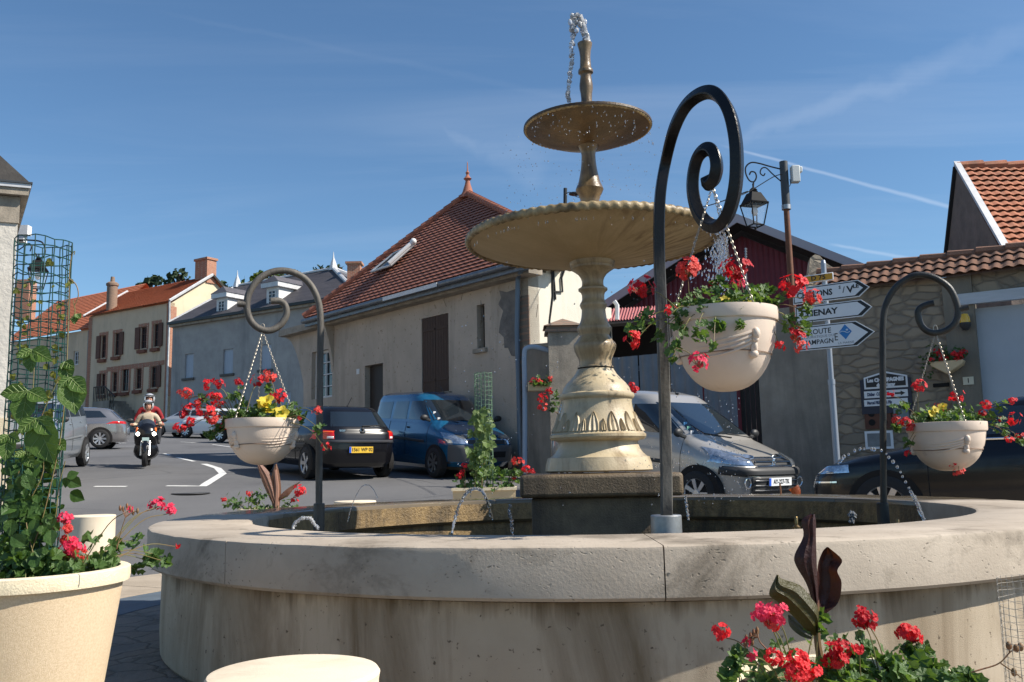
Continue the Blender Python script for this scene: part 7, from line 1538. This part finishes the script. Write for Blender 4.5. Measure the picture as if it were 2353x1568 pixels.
geranium('red geranium spilling to the left of the basket above the parked cars', cb, r*.92,
 [(480,885,5.2,15),(502,882,5.2,15),(427,906,5.2,16),(549,878,5.25,11),(592,876,5.2,16),(622,866,5.2,18),(494,916,5.2,18),(505,930,5.2,12),(640,913,5.2,18),(432,940,5.2,15),(420,952,5.2,13),(470,945,5.15,20),(490,962,5.15,18),(412,985,5.15,14),(440,972,5.15,14),(512,980,5.2,9),(455,925,5.2,12),(728,944,5.0,13,None,10),(750,1028,5.0,11,None,8),(690,962,5.1,6,None,4)],
 [(465,915,5.2,14,9),(538,912,5.2,18,16),(555,930,5.2,18,12),(500,985,5.2,18,14),(480,1000,5.2,14,9),(520,965,5.2,20,18),(620,895,5.2,12,9),(565,950,5.2,24,20),(660,945,5.2,24,22),(690,960,5.15,16,12),(640,950,5.2,20,16),(735,985,5.0,12,7)],
 150, .024, 12, GB, up=.09, sr=.0024)
petunia('large yellow petunia blooming in the basket on the left', [(606, 927), (618, 940), (612, 918), (648, 948)], 5.1, .042, 5, c)
c, r, h = BR_; cb = (c.x, c.y, c.z-.015)
geranium('red geranium trailing both ways from the basket on the right', cb, r*.92,
 [(2111,890,5.2,17),(2196,911,5.2,17),(2160,935,5.2,13),(2172,945,5.2,13),(2048,905,5.1,9,None,6),(2062,965,5.1,13),(2082,972,5.1,15),(2092,985,5.1,11),(2268,932,5.1,13),(2258,950,5.1,9),(2326,922,5.1,12),(2331,962,5.1,19),(2345,1002,5.1,9),(2320,1010,5.1,9),(2086,1042,5.1,9,None,6),(2190,1068,5.05,9,None,6),(2203,1086,5.05,12,None,9),(2300,965,5.1,7,None,4)],
 [(2072,935,5.1,16,12),(2060,985,5.1,14,10),(2130,950,5.2,22,18),(2200,950,5.2,24,20),(2240,960,5.2,20,16),(2285,965,5.1,20,12),(2310,990,5.1,16,9),(2340,1015,5.1,12,8),(2295,935,5.1,12,6),(2085,1020,5.1,10,4),(2110,960,5.15,14,10)],
 150, .023, 13, GB, up=.08, sr=.0022)
petunia('small yellow petunia in the basket in front of the stone wall', [(2150, 941), (2166, 934), (2142, 950)], 5.05, .026, 6, c)
c, r, h = BF; cb = (c.x, c.y, c.z-.015)
geranium('red geranium peeping out on both sides of the fountain pedestal', cb, r*.92,
 [(1265,900,7.2,11),(1248,916,7.2,13),(1246,936,7.2,12),(1459,895,7.2,12),(1452,884,7.2,7),(1330,960,7.2,10)], [(1272,925,7.2,14,10),(1280,905,7.2,10,6),(1268,945,7.2,8,4),(1440,930,7.2,16,12)], 60, .024, 14, GB, sr=.003)
geranium('red geranium and green creeper growing in the beige trough planter', (TC.x, TC.y, tz-.02), .30,
 [(1068,1071,9.8,8),(1058,1093,9.8,10),(1191,1060,9.8,13),(1208,1079,9.8,12),(1222,1084,9.8,7),(1181,1100,9.8,6),(1062,1085,9.8,7)], [(1065,1105,9.8,20,16),(1110,1090,9.8,26,30),(1150,1095,9.8,24,26),(1185,1085,9.8,16,12),(1100,1050,9.8,16,16),(1190,1108,9.8,10,6)], 70, .035, 15, None, sr=.004)
def creeper(label, cx, cy0, cy1, Y, wpx, n, lr, lm, seed, name='climbing_vine'):
    rnd = random.Random(seed); t = thing(name, label, 'climbing plant', at(cx, cy0, Y)); bm = BM()
    for i in range(n):
        k = rnd.random()**1.3; y = cy0+(cy1-cy0)*k; x = cx + rnd.gauss(0, wpx*(1-.5*k)); leaf3(bm, at(x, y, Y+rnd.uniform(-.1, .1)), None, lr*rnd.uniform(.6, 1.2), rnd)
    obj('foliage', bm, lm, t, smooth=False); sb = BM()
    for j in range(3): tube(sb, catmull([at(cx+rnd.uniform(-6, 6)+rnd.uniform(-10, 10)*i/6, cy0+(cy1-cy0)*i/7, Y) for i in range(8)], 3), .004, 4)
    obj('stems', sb, stem_m, t); return t
def leaf3(bm, c, tips, size, rnd, droop=.5, wid=.42, vein=False):
    """three-lobed leaf: veined blades from the leaf base to each tip"""
    if tips is None:
        d = V((rnd.gauss(0, .6), rnd.gauss(0, .35)-.2, -rnd.uniform(.35, 1))).normalized(); s = d.cross(V((rnd.gauss(0, .3), -1, rnd.gauss(0, .3)))).normalized()
        tips = [c + d*size, c + (d*.35+s*.8).normalized()*size*.72, c + (d*.35-s*.8).normalized()*size*.72]
        if rnd.random() < .35: tips = tips[:1]
    nrm = None
    for t_ in tips:
        ax = t_-c; l = ax.length; ax = ax/l; vw = V((rnd.uniform(-.25, .25), -1, rnd.uniform(0, .5))).normalized(); s = ax.cross(vw).normalized(); up_ = s.cross(ax)
        rows = []
        w = l*wid*(1 if t_ is tips[0] or len(tips) < 2 else .95)
        for i, (u, ww) in enumerate(((0, .10), (.14, .62), (.32, .95), (.52, 1.0), (.70, .72), (.86, .36), (1, .0))):
            z = -l*.12*u*u*droop*2; rows.append([bm.verts.new(c + ax*l*u + s*w*ww*q + up_*(z + w*ww*(.22 if q else -.02)*1)) for q in (-1, 0, 1)])
        if vein:
            mid_ = [q_[1].co + V((0, -.0012, .0006)) for q_ in rows]; tube(bm, mid_, lambda t: .0013*(1-.7*t), 4, mi=1)
            for i in range(1, 6):
                for e_ in (0, 2): tube(bm, [mid_[i-1], rows[i][e_].co.lerp(mid_[i], .25) + V((0, -.0012, .0006))], .0006, 3, mi=1, caps=False)
        for a, b in zip(rows, rows[1:]):
            for k in (0, 1):
                try: bm.faces.new((a[k], a[k+1], b[k+1], b[k]))
                except ValueError: pass
creeper('climbing plant winding up the pale wire tube in the trough', 1108, 1095, 940, 9.85, 16, 110, .085, leafm('mid_leaf', (.10, .17, .05), (.20, .27, .09)), 21)
# the big vine on the left trellis
rnd = random.Random(31); tv = thing('climbing_vine', 'broad-leaved climbing vine covering the foot of the dark green wire tube', 'climbing plant', (TX, 2.95, PZ))
big = [((73,804),[(70,857),(118,828),(36,822)],2.80),((149,832),[(170,845),(140,848),(158,880)],2.84),((65,899),[(43,980),(108,920),(-2,906)],2.78),((162,868),[(172,952),(131,893),(197,902)],2.80),((83,962),[(120,1066),(126,998),(38,996)],2.76),
       ((176,722),[(170,745),(184,732)],2.9),((60,1040),[(75,1075),(30,1050),(85,1035)],2.8),((20,1000),[(10,1060),(-10,1020),(45,1015)],2.75),((130,1010),[(118,1060),(150,1035)],2.88)]
bm = BM()
for c_, tips, Y in big: leaf3(bm, at(*c_, Y), [at(x, y, Y-.02) for x, y in tips], 0, rnd, .3, .36, True)
obj('large_leaves', bm, [leaf_v, M('leaf_vein', (.20, .28, .09), .5)], tv, smooth=False)
bm = BM()
for i in range(290):
    y = rnd.uniform(1035, 1312); w = 62 + 14*sin(y*.03); x = 70 - (y-1035)*.06 + rnd.gauss(0, w*.62); x = min(x, 162 - (y < 1120)*8); leaf3(bm, at(x, y, 2.95+rnd.uniform(-.17, .14)), None, rnd.uniform(.022, .055), rnd)
obj('small_leaves', bm, leaf_d, tv, smooth=False)
bm = BM()
for i in range(50): y = rnd.uniform(600, 1040); x = 105-(y-600)*.06 + rnd.choice((-1, 1))*rnd.uniform(35, 62)*rnd.random()**.3; leaf3(bm, at(x, y, 2.92+rnd.uniform(-.08, .08)), None, rnd.uniform(.012, .03), rnd)
obj('upper_leaves', bm, leafm('yellowing_leaf', (.14, .17, .03), (.25, .24, .06)), tv, smooth=False)
sb = BM()
for l in ([(60,1300),(95,1200),(120,1100),(140,1000),(150,900),(155,800),(158,700),(160,620),(166,585),(172,578),(170,586)],[(30,1300),(20,1200),(40,1100),(60,1000),(75,900),(80,800)],[(158,640),(175,655),(180,680),(170,705)],[(80,1290),(60,1180),(100,1080),(90,980),(130,880),(150,840)],[(155,740),(172,720),(168,690)],[(95,1280),(125,1200),(135,1120),(150,1060)]):
    stems(sb, [at(x, y, 2.87) for x, y in l], .0022, 5)
obj('stems', sb, stem_m, tv)
GL = geranium('red geranium reaching out of the big sandy pot towards the basin', (PC.x, PC.y, PZ-.03), .26,
 [(150,1190,2.88,14,pink_m,12),(155,1215,2.88,16,None,12),(148,1238,2.88,10,None,6),(165,1258,2.86,24,pink_m,20),(180,1278,2.86,22,None,18),(148,1268,2.86,16,None,10),(358,1160,3.25,17,pink_m,12),(388,1172,3.25,17,pink_m,12),(372,1156,3.25,10,pink_m,6),(408,1255,3.3,3,None,2),(299,1170,2.8,5,pink_m,3)],
 [(20,1290,2.84,24,14),(60,1300,2.82,26,16),(110,1300,2.82,28,16),(160,1305,2.82,24,14),(215,1296,2.95,22,12),(250,1285,3.1,18,9),(268,1258,3.2,12,6),(313,1242,3.3,12,4),(340,1288,3.3,18,9),(362,1275,3.3,12,6),(378,1290,3.3,8,4),(312,1308,3.3,9,3),(5,1250,2.84,18,10),(215,1245,2.9,16,3)], 90, .026, 41, None, up=.06, sr=.0019)
rnd = random.Random(8)
GR = geranium('red geranium filling the pot in front of the basin at the right', (QC.x, QC.y, QZ-.02), .24,
 [(1658,1453,2.0,20,None,12),(1754,1410,1.95,22,pink_m,16),(1786,1412,1.95,26,pink_m,20),(1775,1432,1.95,18,None,12),(1985,1420,2.0,24,None,17),(2000,1435,2.0,16,None,10),(2080,1452,2.0,20,None,13),(2100,1462,2.0,18,None,11),(1915,1510,1.9,28,None,20),(1938,1495,1.9,22,None,15),(1782,1512,1.9,20,None,13),(1838,1515,1.88,22,None,16),(1825,1545,1.86,30,None,24),(1862,1545,1.86,22,None,16),(1715,1475,1.95,5,pink_m,3),(1728,1505,1.95,6,pink_m,3),(1975,1495,1.9,7,None,3)],
 [(1690,1525,1.95,16,8),(1672,1550,1.95,14,6),(1700,1500,1.95,10,4),(1880,1440,2.0,12,5),(1885,1420,2.05,10,4),(1960,1500,2.0,16,8),(1985,1540,1.95,26,14),(2040,1530,1.95,30,18),(2090,1490,2.0,18,9),(2115,1495,2.0,14,7),(2130,1545,1.95,30,18),(2075,1560,1.9,30,16),(2210,1550,1.95,16,7),(1960,1565,1.9,24,12),(1900,1560,1.9,24,12),(1990,1480,2.0,10,3),(2170,1570,1.9,30,14),(2240,1570,1.95,20,8),(1770,1560,1.9,12,5)],
 130, .021, 42, None, up=.11, sr=.0017)
rnd = random.Random(9); tb_ = GR; sb = BM()
for l in ([(2150,1568),(2250,1540),(2295,1525),(2320,1500),(2335,1490)],[(2300,1525),(2330,1545),(2350,1560)],[(2320,1500),(2318,1485)]): stems(sb, [at(x, y, 1.95) for x, y in l], .0018)
for x, y in ((2335, 1490), (2345, 1487), (2318, 1484), (2330, 1545)): ball(sb, at(x, y, 1.95), .006, (1, 1, 1.5))
obj('seed_stem', sb, stem_red, tb_)
# buds
def buds(t, base, tips, Y):
    sb = BM(); stems(sb, [at(x, y, Y) for x, y in base], .0017); obj('bud_stem', sb, stem_red, t); bm = BM(); b = at(*base[-1], Y)
    for x, y in tips:
        q = at(x, y, Y+.01); tube(bm, [b, b.lerp(q, .5)+V((0, 0, .004)), q], .0011, 4); ball(bm, q, .0055, (.8, .8, 1.8), sub=1)
    obj('buds', bm, stem_red, t)
buds(GL, [(268, 1262), (280, 1215), (288, 1190)], [(283, 1170), (292, 1163), (300, 1170), (306, 1178), (316, 1174), (276, 1168)], 2.75)
buds(GR, [(1770, 1500), (1748, 1478), (1742, 1465)], [(1725, 1462), (1715, 1468), (1728, 1475), (1732, 1455), (1712, 1480), (1740, 1450)], 1.98)
# cannas
def cleaf(nm, left, right, Y, m, parent, bulge=.03, tw=.0):
    bm = BM(); Lp = catmull([at(x, y, Y) for x, y in left], 4); Rp = catmull([at(x, y, Y+tw) for x, y in right], 4); n = 7; rows = []
    for a, b in zip(Lp, Rp): rows.append([bm.verts.new(a.lerp(b, i/(n-1)) + V((0, -bulge*sin(pi*i/(n-1))*min(1, (a-b).length/.05), 0)) + V((0, .25*bulge if i == n//2 else 0, 0))) for i in range(n)])
    for a, b in zip(rows, rows[1:]):
        for i in range(n-1): bm.faces.new((a[i], a[i+1], b[i+1], b[i]))
    return obj(nm, bm, m, parent)
tc_ = thing('canna', 'dark purple-leaved canna rising from the pot in front of the basin', 'canna', (QC.x, QC.y, QZ-.03))
cleaf('leaf', [(1868,1386),(1852,1340),(1829,1300),(1826,1275),(1846,1232),(1842,1196),(1862,1181)], [(1880,1386),(1879,1345),(1877,1300),(1876,1270),(1875,1232),(1875,1200),(1872,1182)], 2.04, leaf_c, tc_, .02)
cleaf('leaf', [(1884,1400),(1876,1370),(1877,1330),(1880,1295),(1890,1268),(1900,1257)], [(1896,1412),(1926,1385),(1934,1340),(1924,1312),(1935,1287),(1904,1258)], 2.10, leaf_c, tc_, -.02)
cleaf('leaf', [(1872,1462),(1850,1446),(1818,1412),(1785,1382),(1767,1364),(1784,1322)], [(1880,1448),(1880,1400),(1864,1374),(1838,1345),(1798,1331),(1788,1321)], 2.0, leafm('bronze_leaf', (.055, .05, .012), (.09, .075, .02), .35, .35), tc_, .025)
cleaf('leaf', [(1866,1470),(1840,1462),(1815,1440),(1810,1415)], [(1872,1455),(1850,1435),(1830,1420),(1812,1413)], 2.12, leafm('grey_leaf', (.06, .08, .07), (.10, .09, .09)), tc_, .01)
bm = BM(); tube(bm, catmull([at(x, y, 2.06) for x, y in ((1892, 1568), (1886, 1520), (1878, 1470), (1878, 1420), (1876, 1380))], 4), lambda t: .0095-.004*t, 8); obj('stem', bm, M('canna_stem', (.16, .12, .04), .6, c2=(.15, .05, .04), sc=12), tc_)
tc_ = thing('canna', 'pale pinkish canna shoot in the pot behind the wet rim on the left', 'canna', (CC.x, CC.y, CC.z-.03)); YC = 8.6
cleaf('leaf', [(630,1166),(612,1130),(600,1100),(590,1064)], [(638,1160),(632,1120),(618,1085),(596,1062)], YC, leaf_cp, tc_, .03); cleaf('leaf', [(626,1166),(622,1130),(624,1095),(632,1068)], [(642,1166),(646,1125),(642,1090),(636,1066)], YC+.05, leafm('brown_canna_leaf', (.13, .05, .03), (.2, .1, .05)), tc_, .03)
cleaf('leaf', [(634,1150),(650,1132),(668,1118),(692,1106)], [(640,1152),(662,1140),(676,1122),(694,1104)], YC, leaf_cp, tc_, .02); bm = BM(); tube(bm, [at(634, 1172, YC), at(636, 1120, YC), at(632, 1080, YC)], lambda t: .03-.012*t, 8); obj('stem', bm, M('pale_canna_stem', (.25, .13, .09), .6), tc_)
geranium('small red geranium in the pot behind the wet rim', (CC.x, CC.y, CC.z-.02), .25, [(690,1128,8.5,14),(676,1150,8.5,8),(572,1134,8.5,8),(514,1148,8.5,6),(684,1136,8.5,9)], [(540,1158,8.5,16,16),(580,1155,8.5,18,16),(600,1140,8.5,14,10),(660,1155,8.5,14,9),(520,1160,8.5,8,5)], 60, .03, 43, None, sr=.003, up=.04)
CR = at(1826, 1150, 8.5); tpt = thing('flower_pot', 'flower pot hidden behind the far rim below the silver van', 'flower pot', (CR.x, CR.y, 0)); bm = BM(); lathe(bm, [(.0, 0), (.17, 0), (.24, CR.z-.1), (.22, CR.z-.1), (.21, CR.z-.13), (.0, CR.z-.13)], (CR.x, CR.y, 0), 32); obj('pot_body', bm, pot_sand, tpt)
tc_ = thing('canna', 'small orange-brown canna leaf above the far rim in front of the silver van', 'canna', (CR.x, CR.y, CR.z-.12)); cleaf('leaf', [(1822,1142),(1818,1132),(1812,1125)], [(1838,1142),(1840,1128),(1834,1114)], 8.5, leafm('orange_canna_leaf', (.30, .07, .02), (.2, .05, .02)), tc_, .02); bm = BM(); tube(bm, [at(1795, 1150, 8.5), at(1794, 1128, 8.5), at(1792, 1112, 8.5)], .008, 6); obj('stem', bm, stem_red, tc_)
geranium('red flowers in the small wall box by the gate pier', at(1245, 884, 18.1), .26, [(1228,875,18,8),(1238,878,18,9),(1265,872,18,8),(1220,880,18,5),(1252,882,18,5)], [(1250,878,18,12,16),(1235,880,18,10,10)], 40, .05, 44, None, name='flowering_plant', cat='flowering plant', sr=.006)
wc, wr2 = WBX; rnd = random.Random(45); tfl = thing('flowering_plant', 'dark green plant with red flowers in the stone wall basket', 'flowering plant', wc); bm = BM()
for i in range(150): leaf(bm, wc - dW*rnd.uniform(-1.15, 1.1)*wr2 + nW*rnd.uniform(-.12, .2) + UP*abs(rnd.gauss(0, .11)), rdir(rnd), .03, rnd)
for i in range(40): leaf(bm, wc + dW*(wr2*1.1+rnd.uniform(-.1, .1)) + nW*.15 + UP*rnd.uniform(-.3, .1), rdir(rnd), .03, rnd)
obj('foliage', bm, leaf_d, tfl, smooth=False)
for i in range(13): head('flower_head', wc - dW*rnd.uniform(-1.05, 1.15)*wr2 + nW*rnd.uniform(.05, .25) + UP*rnd.uniform(-.03, .2), rnd.uniform(.045, .075), rnd, red_m, tfl, 12)
# ------------------------------------------------------------------ trees on the hill behind
def tree(name, label, pts, Y, m, seed, n, ls=.5, group='trees on the hill behind the far houses'):
    rnd = random.Random(seed); t = thing(name, label, 'tree', at(pts[0][0], 760, Y), 0, group); bm = BM()
    for (x, y, r) in pts:
        c = at(x, y, Y); R_ = r*Y/F
        for i in range(int(n*R_*R_)):
            v = V([rnd.gauss(0, 1) for _ in range(3)]).normalized()*R_*rnd.uniform(.35, 1)**.6; v.z *= .62; p = c+v; d = V([rnd.gauss(0, 1) for _ in range(3)]).normalized(); u = d.orthogonal().normalized(); w = d.cross(u); q = ls*rnd.uniform(.5, 1.1)
            bm.faces.new([bm.verts.new(p+(u*a+w*b)*q) for a, b in ((-1, -.3), (.2, -.7), (1, .1), (.1, .8))])
    obj('crown', bm, m, t, smooth=False); b = at(pts[0][0], pts[0][1]+6, Y); bm = BM(); tube(bm, [V((b.x, b.y, b.z-14)), b], .4, 8)
    for (x, y, r) in pts: c = at(x, y, Y); tube(bm, [b-UP*3, b.lerp(c, .5)-UP*1, c], .15, 5)
    obj('trunk', bm, M('bark', (.06, .045, .035), .9), t)
pine = leafm('pine_needles', (.018, .038, .018), (.04, .07, .028), .8, .1); dec = leafm('deciduous_leaf', (.05, .09, .02), (.11, .15, .035), .8, .25)
tree('pine_tree', 'flat-topped dark pine above the orange roof', [(345,648,22),(328,656,16),(365,644,18)], 125, pine, 1, 26)
tree('pine_tree', 'taller dark pine with a ragged top above the orange roof', [(412,630,20),(398,642,20),(425,640,14),(385,650,14)], 120, pine, 2, 26)
tree('pine_tree', 'dark pine just right of the brick chimney', [(512,655,14),(530,665,16),(505,665,12)], 118, pine, 3, 26)
tree('broadleaf_tree', 'green broad-leaved tree seen through the left scroll', [(575,648,22),(600,636,20),(555,660,16),(630,642,18),(590,655,22)], 112, dec, 4, 22, .45)
tree('pine_tree', 'wide dark pine behind the slate ridge', [(645,636,20),(675,632,18),(620,632,16),(660,645,20)], 122, pine, 5, 24)
tree('pine_tree', 'dark pine left of the white roof hip', [(730,622,16),(745,618,16),(715,634,14)], 118, pine, 6, 26)
tree('pine_tree', 'dark pointed pine between the white roof hip and the chimney', [(782,614,9),(778,624,12),(788,632,14)], 116, pine, 7, 30, .35)
